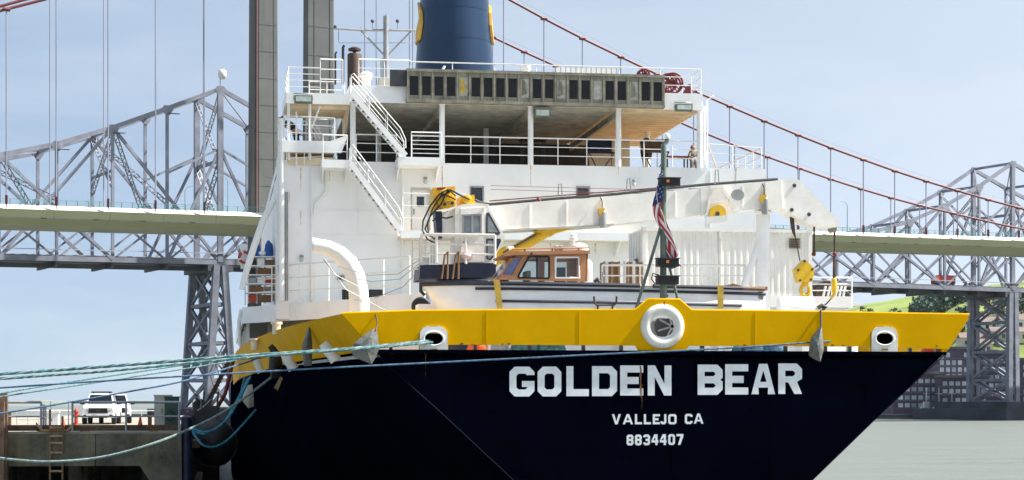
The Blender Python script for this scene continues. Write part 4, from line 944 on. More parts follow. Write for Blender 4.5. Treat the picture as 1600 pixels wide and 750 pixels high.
# lower wing with instruments
vz0, vz1 = Z(480, 240), Z(480, 222); vx0, vx1 = X(440), X(522)
MB().box(vx0, vx1, YL - .4, YL + 5, vz0, vz0 + .1).build('bridge_wing', 'ceiling_paint', ship)
m = MB(); m.prism([V((vx0, YL - .45, vz0)), V((vx1 + .3, YL - .45, vz0)), V((vx1 + .6, YL - .45, vz1 + .3)), V((vx1 - .2, YL - .45, vz1)), V((vx0, YL - .45, vz1))], (0, .06, 0)); m.build('bridge_wing_edge', 'white_paint', ship)
railing(ship, [(vx0 + .1, YL + 4.5, vz1), (vx0 + .1, YL - .4, vz1), (vx1, YL - .4, vz1 - .05)], h=1.1, rails=3, sp=1.2, r=.022)
railing(ship, [(vx0 + 1.3, YL + 4.5, vz1), (vx1 + .4, YL + 4.5, vz1)], h=1.7, rails=4, sp=1.0, r=.022)
railing(ship, [(X(447), YL - .3, Z(447, 262)), (X(503), YL - .3, Z(503, 258))], h=.75, rails=2, sp=.8, r=.022)
for px in (474, 480, 486): tube('handrail', [P(px - 2, 196, y=YL + .6), P(px, 189, y=YL + .6), P(px + 3, 189, y=YL + .6), P(px + 20, 216, y=YL + .6)], .035, 'white_rail', ship, 6)
MB().box(X(450), X(520), YL - .1, YL + 3, Z(480, 258), Z(480, 246)).build('wing_locker', 'ceiling_paint', ship)

# ---- funnel with its gold emblems
fc = P(710, 106, y=46); fb = ZRT - .1
fw_ = lambda py, a, b: (P(b, py, y=46).x - P(a, py, y=46).x) / 2
r0 = fw_(105, 650, 771); r1 = fw_(0, 657.5, 763); zt = P(710, 0, y=46).z
prof = [(r0 + .02, fb), (r0, fc.z), (lerp(r0, r1, .5), lerp(fc.z, zt, .5)), (r1, zt), (r1 * .93, zt + 2.2), (r1 * .9, zt + 3.6), (r1 * .82, zt + 3.8)]
fun = MB().lathe(V((fc.x, 46, 0)), prof, 48, sy=1.08).build('funnel', 'funnel_blue', ship, smooth=35)
for h in (.35, .8): 
    rr = lerp(r0, r1, h); MB().lathe(V((fc.x, 46, 0)), [(rr + .012, lerp(fc.z, zt, h) - .03), (rr + .012, lerp(fc.z, zt, h) + .03)], 48, sy=1.08).build('seam', 'funnel_blue', fun, smooth=35)
for sgn in (-1, 1):
    # emblem: standing bear shaped gold plate, bolted to the funnel's side
    pl = [(-1.1, 0), (-.6, -.1), (-.35, .5), (.3, .55), (.5, 0), (1.0, -.05), (1.05, .9), (1.25, 1.6), (.9, 2.1), (.45, 2.25), (.25, 2.6), (-.1, 2.45), (-.6, 2.2), (-1.05, 1.8), (-1.25, 1.0)]
    zc = P(655, 66, y=46).z; off = sgn * (lerp(r0, r1, .6) + .02); yo = .25
    m = MB(); m.prism([V((fc.x + off - sgn * .0 - (sgn * abs(a) * .0), 46 + yo + a * .9, zc + b * .88)) for a, b in pl], (sgn * .13, 0, 0))
    for q in m.v:
        rr = lerp(r0, r1, min(1, max(0, (q.z - fc.z) / (zt - fc.z)))); yy = (q.y - 46) / 1.08
        base = math.sqrt(max(.05, rr * rr - yy * yy)); ex = .02 if abs(q.x - (fc.x + off)) < .01 else .15
        q.x = fc.x + sgn * (base + ex)
    m.build('emblem', 'gold', fun)

# ---- things on the roof
p = P(554, 132, y=YL + 4); s = .033
pipe = MB().lathe(V((p.x, p.y, ZRT - .1)), [(.34, 0), (.34, P(554, 86, y=YL + 4).z - ZRT + .1), (.30, P(554, 84, y=YL + 4).z - ZRT + .1)], 16).build('exhaust_pipe', 'exhaust_brown', ship, smooth=40)
zt_ = P(554, 80, y=YL + 4).z
MB().lathe(V((p.x, p.y, zt_)), [(.08, -.2), (.08, .0), (.30, .02), (.30, .12), (.12, .2)], 16).build('rain_cap', 'exhaust_brown', pipe, smooth=40)
for px, a in ((536, 74), (524, 84)): tube('vent_pipe', [P(px, 132, y=YL + 3), P(px, a, y=YL + 3), P(px + 2, a - 3, y=YL + 3)], .07 if px == 536 else .05, 'rubber', ship, 6)
mast = tube('mast', [P(603, 135, y=YL + 6), P(603, 25, y=YL + 6)], .13, 'steel_grey', ship)
tube('mast_ladder', [P(597, 135, y=YL + 6), P(597, 92, y=YL + 6), P(600, 90, y=YL + 6)], .03, 'steel_grey', mast, 5)
tube('yardarm', [P(520, 44, y=YL + 6), P(563, 47, y=YL + 6), P(650, 47.5, y=YL + 6)], .06, 'steel_grey', mast, 6)
tube('yard_wire', [P(529, 67, y=YL + 6), P(648, 67, y=YL + 6)], .015, 'steel_grey', mast, 4)
for a, b in (((564, 48), (600, 86)), ((642, 49), (606, 86))): tube('yard_brace', [P(*a, y=YL + 6), P(*b, y=YL + 6)], .05, 'steel_grey', mast, 6)
for px, t in ((529, 66), (564, 42), (582, 32), (621, 31), (648, 66), (603, 22)): tube('antenna', [P(px, 47, y=YL + 6), P(px, t, y=YL + 6)], .02, 'steel_grey', mast, 5)
for px in (524, 582, 621): MB().sphere(P(px, 42 if px == 524 else 33, y=YL + 6), .09).build('fitting', 'steel_dark', mast)
MB().box(P(592, 130, y=YL + 5).x, P(610, 130, y=YL + 5).x, YL + 4.8, YL + 5.6, P(600, 134, y=YL + 5).z, P(600, 122, y=YL + 5).z).build('mast_box', 'cabinet_beige', mast)
for px in (588, 595): tube('whip', [P(px, 132, y=YL + 5.5), P(px, 92, y=YL + 5.5)], .025, 'steel_grey', mast, 5)
MB().lathe(P(572, 130, y=YL + 3) , [(.2, -.4), (.2, .1), (.3, .3), (.3, .45), (.1, .55)], 12).build('mushroom_vent', 'white_paint', ship, smooth=40)
MB().lathe(P(821, 116, y=YL + 2), [(.16, -.6), (.16, .1), (.26, .22), (.26, .38), (.1, .45)], 12).build('mushroom_vent', 'white_paint', ship, smooth=40)
tube('davit', [P(693, 116, y=YL + 1), P(692, 108, y=YL + 1), P(695, 103, y=YL + 1)], .07, 'white_paint', ship, 6)
MB().box(X(775, YL + 3), X(820, YL + 3), YL + 2.6, YL + 4, ZRT, P(800, 113, y=YL + 3).z).build('skylight', 'steel_dark', ship)

# ---- curved vent on the after deck
pts = [P(562, 540, y=12), P(561.5, 480, y=12), P(560, 455, y=12), P(555, 430, y=12), P(545, 411, y=12), P(530, 396, y=12), P(512, 387, y=12), P(489, 382.5, y=12)]
vent = MB().tube(pts, [.37, .37, .365, .35, .33, .30, .27, .25], 18).build('curved_vent', 'white_paint', ship, smooth=60)
a = P(489.5, 382.5, y=12); MB().lathe(a, [(.23, -.04), (.27, -.04), (.27, .04), (.23, .04)], 18, axis='X').build('mouth_ring', 'white_rusty', vent, smooth=50)
MB().lathe(P(561.5, 470, y=12), [(.375, -.02), (.375, .06)], 18).build('collar', 'white_rusty', vent, smooth=50)

# ---- plating details on the transom: welds, rust runs, draught scuffs
for z in (6.35, 5.25, 4.0):
    wv = ip([(0, 2.1), (3, 4.68), (5.2, 7.05), (ZD, 9.17)], z) - .1; bar('plate_seam', (-wv, -.004, z), (wv, -.004, z), .012, .03, 'hull_navy', hull)
for x in (-6.6, -3.3, 0.2, 3.4, 6.5):
    zl = ip([(2.1, 0), (4.68, 3), (7.05, 5.2), (9.17, ZD)], abs(x)) + .2; bar('plate_seam', (x, -.004, max(1, zl)), (x, -.004, ZD - .1), .03, .012, 'hull_navy', hull, (0, 1, 0))
mat('rust_run', (.20, .085, .02), .7, var=.3, vs=8)
random.seed(21)
def run(px, py0, py1, w_, y=-.016, par=None, mt='rust_run'):
    a, b = P(px, py0, y=0), P(px, py1, y=0); pts = []
    n = 7
    for k in range(n + 1): t = k / n; pts.append(V((a.x + random.uniform(-.3, .3) * w_ + w_ * (1 - t) * .5, y, lerp(a.z, b.z, t))))
    for k in range(n, -1, -1): t = k / n; pts.append(V((a.x + random.uniform(-.3, .3) * w_ - w_ * (1 - t) * .5 - .004, y, lerp(a.z, b.z, t))))
    MB().prism(pts, (0, .006, 0)).build('rust_run', mt, par or hull)
run(1001, 572, 622, .055); run(1003, 600, 640, .02); run(665, 550, 590, .02)
run(1036, 471, 480, .05, -.19, bw); run(1041, 540, 546, .06, -.03, bw)

for s_ in (-1, 1): tube('knuckle_line', [(s_ * 9.17, .0, ZD - .05), (s_ * 7.05, .0, 5.2), (s_ * 4.68, .0, 3), (s_ * 2.1, .0, 0)], .016, 'edge_highlight', hull, 6)  # weld knuckle in lighter navy, standing for the highlight along the crease

mat('rust_pale', (.60, .46, .30), .7, var=.25, vs=8)
def wall_run(px, py0, py1, w_, y=YL - .006, mt='rust_pale'):
    a, b = P(px, py0, y=y), P(px, py1, y=y); pts = []; n = 6
    for sg in (1, -1):
        for k in (range(n + 1) if sg > 0 else range(n, -1, -1)):
            t = k / n; pts.append(V((a.x + random.uniform(-.2, .2) * w_ + sg * (w_ * (1 - t) * .5 + .004), y, lerp(a.z, b.z, t))))
    MB().prism(pts, (0, .004, 0)).build('rust_run', mt, house)
for q in ((829, 251, 290, .05), (966, 251, 276, .04), (691, 259, 300, .05), (1040, 252, 270, .03), (1150, 262, 290, .05), (470, 262, 300, .05), (515, 262, 284, .04), (452, 300, 318, .04), (470, 330, 352, .04), (600, 300, 340, .025), (860, 380, 396, .05), (930, 380, 400, .05)): wall_run(*q)
# chips along the bulwark's lower edge
for k in range(26):
    x = random.uniform(-8.8, 8.9); s_ = random.uniform(.02, .06); z_ = ZB0 + random.uniform(-.01, .04)
    if abs(x - lc.x) < .7 or abs(x - rc.x) < .7 or abs(x - cx) < 1: continue
    MB().prism([V((x + s_ * math.cos(a) * random.uniform(.6, 1.6), -.004, max(ZB0 + .004, z_ + s_ * .6 * math.sin(a)))) for a in [i * 1.0472 for i in range(6)]], (0, .003, 0)).build('paint_chip', 'rust_run', bw)

# ================================================================== deck crane
YC = 7.6
def C(px, py, dy=0.): return P(px, py, y=YC + dy)
crane = empty('deck_crane', C(715, 500) * V((1, 1, 0)) + V((0, 0, ZD)), 'white knuckle boom deck crane with cab, yellow winch and long boom', 'crane')
def poly(pts, y0, y1, name, mt, par, **k):
    m = MB(); a = [P(px, py, y=y0) for px, py in pts]; m.prism(a, (0, y1 - y0, 0)); return m.build(name, mt, par, **k)
pz = C(715, 437).z; MB().lathe(V((C(728, 500).x, YC + .9, 0)), [(1.15, ZD - .1), (1.15, ZD + .1), (.95, ZD + .2), (.95, pz)], 24).build('pedestal', 'crane_navy', crane, smooth=40)
poly([(657, 414), (775, 411), (775, 433), (655, 436)], YC, YC + 2.0, 'slew_platform', 'crane_navy', crane)
cab = poly([(711, 411), (711, 324), (722, 319), (760, 317), (789, 345 + 24), (788, 373), (773, 402), (772, 411)], YC + .25, YC + 1.75, 'cab', 'crane_white', crane)
def frame(outer, inner, y, name, mt, par, dep=.05): 
    m = MB(); m.plate([P(*q, y=y) for q in outer], [[P(*q, y=y) for q in inner]], (0, dep, 0)); return m.build(name, mt, par)
# door with window on the cab side
frame([(720, 326), (757, 324), (757, 409), (720, 410)], [(723, 336), (752, 335), (752, 364), (723, 365)], YC + .2, 'door', 'crane_white', cab)
wq = poly([(723, 336), (752, 335), (752, 364), (723, 365)], YC + .225, YC + .245, 'door_window', 'glass_grey', cab)
frame([(722, 335), (753, 334), (753, 365), (722, 366)], [(725, 338), (750.5, 337), (750.5, 362.5), (725, 363.5)], YC + .17, 'window_frame', 'steel_grey', wq)
bar('mullion', C(738, 336, .16), C(738, 364, .16), .07, .05, 'steel_grey', wq, (0, 1, 0))
tube('handle', [C(724, 378, .15), C(730, 376, .15), C(734, 380, .15)], .02, 'steel_dark', cab, 5)
wq = poly([(759.5, 333), (764, 332), (782, 364), (780, 367), (759.5, 366)], YC + .21, YC + .245, 'side_window', 'glass_dark', cab)
wq2 = poly([(760, 373), (782, 373), (783, 377), (771, 402), (766, 407), (760, 404)], YC + .21, YC + .245, 'side_window', 'glass_dark', cab)
poly([(762, 338), (764, 338), (778, 363), (762, 363)], YC + .19, YC + .205, 'pane', 'glass_grey', wq); poly([(762, 376), (771, 376), (771, 398), (766, 404), (762, 402)], YC + .19, YC + .205, 'pane', 'glass_grey', wq2)
# rear machinery, winch and hoses
poly([(691, 332), (711, 326), (711, 372), (691, 374)], YC + .5, YC + 1.6, 'rear_housing', 'crane_white', crane)
poly([(680, 330), (690.5, 330), (690.5, 372), (683, 371)], YC + .4, YC + 1.2, 'hose_chute', 'crane_navy', crane)
wp = poly([(677, 293), (711, 291), (712, 322), (700, 325), (678, 329)], YC + .5, YC + .62, 'winch_plate', 'crane_yellow', crane)
MB().lathe(C(697, 311, .5), [(.30, -.22), (.34, -.2), (.34, -.02), (.30, 0)], 18, axis='Y').build('drum', 'crane_yellow', wp, smooth=40)
MB().lathe(C(697, 311, .5), [(.12, -.30), (.12, -.2)], 12, axis='Y').build('hub', 'crane_yellow', wp, smooth=40)
poly([(677, 293), (681, 293), (681, 329), (677, 329)], YC + .4, YC + 1.5, 'winch_cheek', 'crane_yellow', wp)
w2 = poly([(717, 308), (741, 304), (743, 318), (718, 320)], YC + .5, YC + 1.3, 'motor', 'crane_yellow', crane)
MB().lathe(C(729, 312, .5), [(.13, -.18), (.16, -.16), (.16, .02)], 12, axis='Y').build('flange', 'crane_yellow', w2, smooth=40)
poly([(683, 293.5), (696, 292.8), (696, 296), (683, 296.5)], YC + .47, YC + .5, 'marking', 'red_paint', wp)
for pts in ([(712, 306), (700, 296), (686, 304), (672, 322), (661, 345), (660, 360), (668, 374), (680, 380)], [(724, 308), (704, 297), (688, 308), (676, 326), (668, 350), (670, 366), (680, 374)], [(712, 312), (696, 304), (690, 318), (672, 338), (664, 358), (672, 370)],
            [(734, 312), (716, 303), (703, 296), (690, 300)], [(742, 312), (752, 316), (765, 318)], [(708, 338), (698, 341), (684, 339), (676, 345)]):
    tube('hose', [C(x, y_, .02 + (.08 * i) % .2) for i, (x, y_) in enumerate(pts)], .03, 'rubber', crane, 6)
# platform railing (rusty white) and ladder
zpl = C(700, 412).z
for a, b, n in ((655, 680, 3), (680, 704, 2), (704, 773, 4)):
    pass
railing(crane, [V((C(659, 412).x, YC + .1, zpl)), V((C(682, 412).x, YC - .05, zpl)), V((C(773, 412).x, YC - .05, zpl))], h=C(700, 367).z - zpl, rails=3, sp=.85, r=.05, mt='white_rusty')
for px in (674, 678, 683): bar('locker_slat', C(px, 412, .35), C(px, 370, .35), .06, .05, 'white_rusty', crane, (0, 1, 0))
railing(crane, [V((C(648, 425).x, YC + .9, zpl - .5)), V((C(658, 425).x, YC + .6, zpl - .5))], h=1.4, rails=4, sp=.3, r=.03, mt='white_rusty')
for q_ in ((690, 305), (700, 300), (706, 318), (694, 320)): MB().lathe(C(*q_, .4), [(.06, -.2), (.06, .1)], 8, axis='Y').build('fitting', 'steel_dark', wp)
for px in (697, 714): tube('grab_bar', [C(px - 7, 436, -.1), C(px - 2, 398, -.1), C(px + 3, 393, -.1), C(px + 2, 436, -.1)], .04, 'box_brown', crane, 6)
MB().sphere(C(728, 400, .1), .26, 12, 6, .55).build('buoy', 'cloth_pink', crane, smooth=60)
# boom
def girder(top, bot, y0, y1, name, mt, par): return poly(top + list(reversed(bot)), y0, y1, name, mt, par)
boom = girder([(763, 322), (960, 306.5), (1218, 283)], [(768, 360), (960, 350), (1218, 323)], YC + .55, YC + 1.45, 'boom', 'crane_white', crane)
girder([(770, 359), (905, 353), (960, 349)], [(770, 361.5), (905, 355.5), (960, 351)], YC + .45, YC + 1.55, 'flange', 'cabinet_beige', boom)
for px in (828, 885, 940, 1055, 1110, 1160):
    zt = 306.5 - (px - 960) * (23.5 / 258) if px > 960 else 306.5 + (960 - px) * (15.5 / 197)
    bar('stiffener', C(px, zt + 2, .54), C(px, zt + 40, .54), .05, .03, 'crane_white', boom, (0, 1, 0))
poly([(1095, 293), (1140, 289), (1140, 333), (1095, 337)], YC + .5, YC + .56, 'patch_plate', 'crane_white', boom)
col = poly([(1196, 284), (1220, 281), (1223, 325), (1208, 327), (1196, 326)], YC + .42, YC + 1.58, 'boom_collar', 'crane_white', boom)
jib = poly([(1209, 284), (1222, 279.5), (1243, 279), (1250, 282), (1311, 345), (1312, 352), (1307, 355), (1285, 354), (1262, 349), (1226, 328), (1214, 316), (1209, 305)], YC + .5, YC + 1.5, 'jib', 'crane_white', crane)
for q in ((1241, 290), (1264, 335), (1237, 328)): MB().lathe(C(*q, .5), [(.07, -.03), (.07, .02)], 10, axis='Y').build('pin', 'steel_dark', jib)
MB().lathe(C(1152.5, 304.5, .55), [(.24, -.03), (.24, .02)], 20, axis='Y', sy=.82).build('access_cover', 'steel_grey', boom, smooth=30)
# hose and wire along the boom top
tube('boom_hose', [C(764, 319.5, .9), C(860, 311, .9), C(960, 303.5, .9), C(1045, 294, .9), C(1105, 288, .9), C(1215, 280, .9)], .055, 'rubber', boom, 6)
tube('boom_wire', [C(765, 314, 1.0), C(960, 299, 1.0), C(1210, 279, 1.0)], .022, 'cable_red', boom, 5)
tube('lug', [C(838, 314, .8), C(841, 309, .8), C(844, 314, .8)], .05, 'red_paint', boom, 6)
for px, z in ((875, 309), (982, 300), (1120, 287)): tube('staple', [C(px - 3, z, .7), C(px - 2, z - 21, .7), C(px + 2, z - 22, .7), C(px + 3.5, z - 2, .7)], .022, 'steel_grey', boom, 5)
# A-shaped sheave hanger
for a, b in (((1112, 292), (1105, 336)), ((1128, 291), (1151, 332))): bar('hanger_leg', C(*a, .4), C(*b, .4), .10, .08, 'crane_white', boom, (0, 1, 0))
bar('hanger_head', C(1109, 293, .4), C(1130, 291, .4), .12, .1, 'crane_white', boom); bar('hanger_foot', C(1101, 337, .4), C(1152, 331, .4), .14, .1, 'crane_white', boom); bar('hanger_bar', C(1109, 317, .4), C(1139, 313, .4), .08, .06, 'crane_white', boom)
sh = MB().lathe(C(1121, 334, .3), [(.30, -.1), (.30, -.06), (.25, -.03), (.25, .03), (.30, .06), (.30, .1)], 20, axis='Y').build('sheave', 'crane_yellow', boom, smooth=30)
MB().lathe(C(1121, 334, .2), [(.08, -.03), (.08, .03)], 10, axis='Y').build('hub', 'steel_dark', sh)
poly([(1104, 339), (1136, 336), (1137, 346), (1104, 350)], YC + .15, YC + .18, 'guard', 'white_rusty', boom)
# small hooks clamped to the boom
def boom_hook(px, py):
    o = poly([(px - 5, py), (px + 4, py - 1), (px + 3, py + 6), (px + 5, py + 12), (px - 1, py + 14), (px - 4, py + 8)], YC + .3, YC + .5, 'limit_hook', 'crane_yellow', boom)
    MB().lathe(C(px + 1, py + 30, .4), [(.05, .62), (.12, .55), (.13, .1), (.1, 0)], 10).build('counterweight', 'steel_grey', o, smooth=40)
    tube('hose', [C(px, py, .4), C(px, py - 12, .4), C(px - 3, py - 18, .5)], .02, 'rubber', o, 5)
boom_hook(941, 326); boom_hook(1194, 305)
# luffing cylinder, yellow
a, b = C(778, 406, 1.0), C(852, 364, 1.0)
cyl = tube('luffing_cylinder', [a, b], .19, 'crane_yellow', crane, 14)
tube('piston_rod', [b, C(872, 355, 1.0)], .09, 'chrome', cyl, 10)
tube('feed_pipe', [C(786, 395, .7), C(838, 366, .7)], .03, 'steel_dark', cyl, 6)
poly([(836, 361), (852, 357), (905, 352), (898, 356), (868, 364), (862, 369), (852, 366)], YC + .7, YC + 1.3, 'cylinder_lug', 'crane_yellow', crane)
poly([(769, 396), (790, 384), (792, 398), (770, 424)], YC + .8, YC + 1.3, 'cylinder_foot', 'crane_yellow', crane)
# boom rest
rest = empty('boom_rest', V((C(1204, 480).x, YC + 1, ZD)), 'white tubular post with a slanting stay carrying the crane boom', 'post')
bz = C(1204, 326).z
MB().lathe(V((C(1204.5, 480).x, YC + 1, 0)), [(.34, ZD - .1), (.34, 8.7), (.25, 8.8), (.25, bz - .1), (.32, bz - .06), (.32, bz)], 20).build('post', 'white_paint', rest, smooth=40)
tube('stay', [C(1196, 352, 1), C(1163, 445, 1), C(1150, 478, 1)], .13, 'white_paint', rest, 10)
# hook blocks hanging from the jib
hk = empty('hook_block', C(1258, 440, 1), 'big yellow five sided hook block hanging before the white container', 'hook')
bl = poly([(1258, 405.5), (1273, 420), (1269.5, 440), (1248.5, 441), (1243.5, 421)], YC + .78, YC + 1.22, 'block', 'crane_yellow', hk)
for q in ((1257, 408), (1269, 421), (1247, 422), (1250, 438), (1267, 437)): MB().lathe(C(*q, .78), [(.045, -.03), (.045, .02)], 8, axis='Y').build('bolt', 'steel_dark', bl)
MB().lathe(C(1258, 443, 1), [(.14, -.1), (.12, .06)], 10).build('swivel', 'crane_yellow', hk)
hp = []
for k in range(13):
    q = R(100 + k * 25); hp.append(C(1258, 453.5, 1) + V((math.cos(q) * .16, 0, math.sin(q) * .2)))
tube('hook', [C(1258, 444, 1)] + hp, .07, 'crane_yellow', hk, 8)
tube('wire', [C(1237, 333, 1), C(1238, 348, 1), C(1240, 362, 1), C(1243, 372, 1), C(1250, 408, 1)], [.075, .085, .06, .025, .02], 'exhaust_brown', hk, 7)
tube('wire', [C(1272, 352, 1), C(1272, 396, 1)], .035, 'exhaust_brown', hk, 6); MB().sphere(C(1271.5, 397, 1), .085).build('ball', 'red_paint', hk)
poly([(1269, 340), (1276, 340), (1275, 351), (1270, 351)], YC + .7, YC + 1.3, 'shackle', 'dirty_grey', hk)
h2 = empty('whip_hook', C(1303, 460, 1), 'slim yellow hook on a dark chain below the jib\'s tip', 'hook')
tube('chain', [C(1304, 356, 1), C(1304, 396, 1), C(1303.5, 402, 1), C(1303.5, 434, 1)], [.04, .035, .05, .06], 'exhaust_brown', h2, 6); MB().sphere(C(1304, 397, 1), .085).build('ball', 'red_paint', h2)
poly([(1300, 354), (1308, 354), (1307, 362), (1301, 362)], YC + .75, YC + 1.25, 'shackle', 'dirty_grey', h2)
tube('hook', [C(1303.5, 434, 1), C(1303.5, 437, 1), C(1303.5, 452, 1), C(1303, 460, 1), C(1298, 467, 1)], [.05, .10, .11, .06, .04], 'crane_yellow', h2, 8)
tube('tag_line', [C(1299, 466, 1), C(1292, 474, 1), C(1284, 480, 1)], .025, 'rubber', h2, 6)

# ================================================================== ship's launch
YB = 3.4; HBW = 1.65
def B(px, py, dy=0.): return P(px, py, y=YB + dy)
xb0, xb1 = P(664, 440, y=YB - 1).x, P(1191, 450, y=YB - 1).x
LB = xb1 - xb0; zs0 = P(664, 438.5, y=YB - HBW).z
boat = empty('launch', V(((xb0 + xb1) / 2, YB, 7.6)), 'white motor launch with tan wheelhouse and black stripes lying across the stern', 'boat')
def bw_(t): return HBW * ip([(0, .03), (.04, .30), (.10, .58), (.2, .85), (.32, .98), (.5, 1), (.85, .96), (1, .88)], t)
def sheer(t): return P(664 + t * 527, ip([(0, 438), (.25, 440.5), (.6, 444), (1, 449)], t), y=YB - HBW).z
def keel(t): return ip([(0, sheer(0) - .05), (.03, 8.85), (.065, 8.2), (.10, 7.95), (.2, 7.85), (1, 7.85)], t)
NS = [0, .015, .03, .05, .075, .1, .15, .2, .27, .35, .45, .55, .65, .75, .85, .93, 1]
m = MB(); ring_ = []
for t in NS:
    x = xb0 + LB * t; zk, zs = keel(t), sheer(t); w_ = bw_(t); r_ = []
    for s in (-1, 1):
        col_ = [(w_ * .91, zs), (w_ * .965, lerp(zs, zk, .35)), (w_, lerp(zs, zk, .62)), (w_ * .70, lerp(zs, zk, .88)), (w_ * .08, zk)]
        r_ += [V((x, YB + s * a, z)) for a, z in (col_ if s < 0 else reversed(col_))]
    ring_.append(r_)
n = 10; vs = [p for r_ in ring_ for p in r_]
m.add(vs, [(i * n + k, i * n + k + 1, (i + 1) * n + k + 1, (i + 1) * n + k) for i in range(len(NS) - 1) for k in range(n - 1)] + [tuple(range(n)), tuple(range((len(NS) - 1) * n, len(NS) * n))])
bh = m.build('hull', 'boat_white', boat, smooth=40)
m = MB(); m.add([V((xb0 + LB * t, YB + s * (bw_(t) - .01), sheer(t) - .03)) for t in NS for s in (-1, 1)], [(2 * i, 2 * i + 1, 2 * i + 3, 2 * i + 2) for i in range(len(NS) - 1)]); m.build('deck', 'deck_sand', boat)
def side(t, h, out): q_ = h / max(.2, sheer(t) - keel(t)); return V((xb0 + LB * t, YB - bw_(t) * ip([(0, .91), (.35, .965), (.62, 1), (1, .9)], q_) - out, sheer(t) - h))
def strake(t0, t1, h, r_, name, mt='boat_navy', n=24): tube(name, [side(lerp(t0, t1, k / n), h, .02) for k in range(n + 1)], r_, mt, boat, 6)
strake(0.0, .62, .03, .075, 'rub_rail'); strake(.66, .93, .03, .065, 'rub_rail'); strake(.93, 1, .03, .065, 'rub_rail', 'box_brown', 4)
strake(.145, 1, .20, .05, 'stripe', n=60); strake(.20, .925, .60, .048, 'stripe', n=60)
tube('stem_post', [V((xb0 + LB * t - .03, YB, z)) for t, z in ((0, sheer(0) + .02), (.0, sheer(0) - .25), (.012, 9.0))], .06, 'boat_navy', boat, 6)
# transom trim and rails
bar('transom_strip', side(.985, .12, .03), side(.985, 1.5, .02), .16, .04, 'dirty_grey', boat, (0, 1, 0))
for px in (776, 1126):
    a, b = P(px, 437 if px < 900 else 446, y=YB - HBW - .1), P(px + (5 if px < 900 else 0), 482, y=YB - HBW - .07)
    m = MB(); m.prism([a - V((.1, 0, 0)), a + V((.1, 0, 0)), b + V((.09, 0, 0)), b - V((.09, 0, 0))], (0, .02, 0)); m.build('strap', 'strap_yellow', boat)
# wheelhouse
yw0, yw1 = YB - 1.05, YB + 1.05
def W(px, py): return P(px, py, y=yw0)
hullw = [(776, 437), (806, 397), (919, 395), (917, 440)]
h1 = [(783, 430), (798, 404), (817, 401), (801, 431)]           # front quarter light
h2_ = [(810, 434), (811, 429), (826, 402), (829, 401), (857, 401), (858, 403), (858, 433), (857, 435)]
h3 = [(868, 402), (904, 402), (905, 434), (868, 434)]
m = MB(); m.plate([W(*q) for q in hullw], [[W(*q) for q in h] for h in (h1, h2_, h3)], (0, .08, 0)); wh = m.build('wheelhouse', 'boat_brown', boat)
m = MB(); m.plate([W(*q) + V((0, yw1 - yw0, 0)) for q in hullw], [[W(*q) + V((0, yw1 - yw0, 0)) for q in h] for h in (h2_, h3)], (0, .08, 0)); m.build('far_side', 'boat_brown', wh)
a, b, c, d = W(776, 437), W(806, 397), W(919, 395), W(917, 440); D = V((0, yw1 - yw0, 0))
m = MB(); f0 = [a, a + D, b + D, b]
inn = [a.lerp(b, .18) + D * .1, a.lerp(b, .18) + D * .9, a.lerp(b, .88) + D * .9, a.lerp(b, .88) + D * .1]
m.plate(f0, [inn], (.06, 0, .03)); fr = m.build('front', 'boat_brown', wh)
MB().prism(inn, (.02, 0, .01)).build('windscreen', 'glass_blue', fr)
m = MB(); m.plate([d, d + D, c + D, c], [[d.lerp(c, .05) + D * .3, d.lerp(c, .05) + D * .7, d.lerp(c, .8) + D * .7, d.lerp(c, .8) + D * .3]], (-.06, 0, 0)); m.build('back', 'boat_brown', wh)
m = MB(); m.prism([P(786, 397, y=yw0 - .12), P(795, 393, y=yw0 - .12), P(921, 391, y=yw0 - .12), P(922, 396, y=yw0 - .12), P(806, 398.5, y=yw0 - .12), P(790, 400, y=yw0 - .12)], (0, yw1 - yw0 + .24, 0)); rf = m.build('roof', 'boat_brown', boat)
tube('roof_rail', [P(800, 389, y=yw0), P(920, 387, y=yw0)], .03, 'boat_brown', rf, 6)
for px in (820, 863, 904): tube('rail_stud', [P(px, 393, y=yw0), P(px, 388, y=yw0)], .03, 'box_brown', rf, 6)
MB().prism([W(*q) + V((0, .03, 0)) for q in h1], (0, .02, 0)).build('quarter_window', 'glass_blue', wh)
def outline(pts, name, mt, r_, y): 
    q = [P(*p, y=y) for p in pts]; q.append(q[0]); return tube(name, q, r_, mt, wh, 6)
outline(h2_, 'window_frame', 'rubber', .035, yw0 - .01); outline(h3, 'window_frame', 'white_paint', .04, yw0 - .01); outline(h1, 'window_frame', 'boat_brown', .03, yw0 - .01)
bar('window_bar', W(839, 401), W(839, 434), .05, .05, 'rubber', wh, (0, 1, 0))
def glass(name='glass_clear'):
    m_ = bpy.data.materials.new(name); m_.use_nodes = True; t = m_.node_tree; t.nodes.clear(); o_ = t.nodes.new('ShaderNodeOutputMaterial'); mx_ = t.nodes.new('ShaderNodeMixShader'); fr_ = t.nodes.new('ShaderNodeFresnel'); tr_ = t.nodes.new('ShaderNodeBsdfTransparent'); gl = t.nodes.new('ShaderNodeBsdfGlossy')
    gl.inputs['Roughness'].default_value = .03; tr_.inputs['Color'].default_value = (.86, .9, .92, 1); t.links.new(fr_.outputs[0], mx_.inputs[0]); t.links.new(tr_.outputs[0], mx_.inputs[1]); t.links.new(gl.outputs[0], mx_.inputs[2]); t.links.new(mx_.outputs[0], o_.inputs[0]); MATS[name] = m_
glass()
for h in (h2_, h3):
    MB().prism([W(*q) + V((0, .035, 0)) for q in h], (0, .015, 0)).build('window', 'glass_clear', wh)
    MB().prism([W(*q) + V((0, yw1 - yw0 + .035, 0)) for q in h], (0, .015, 0)).build('window', 'glass_clear', wh)
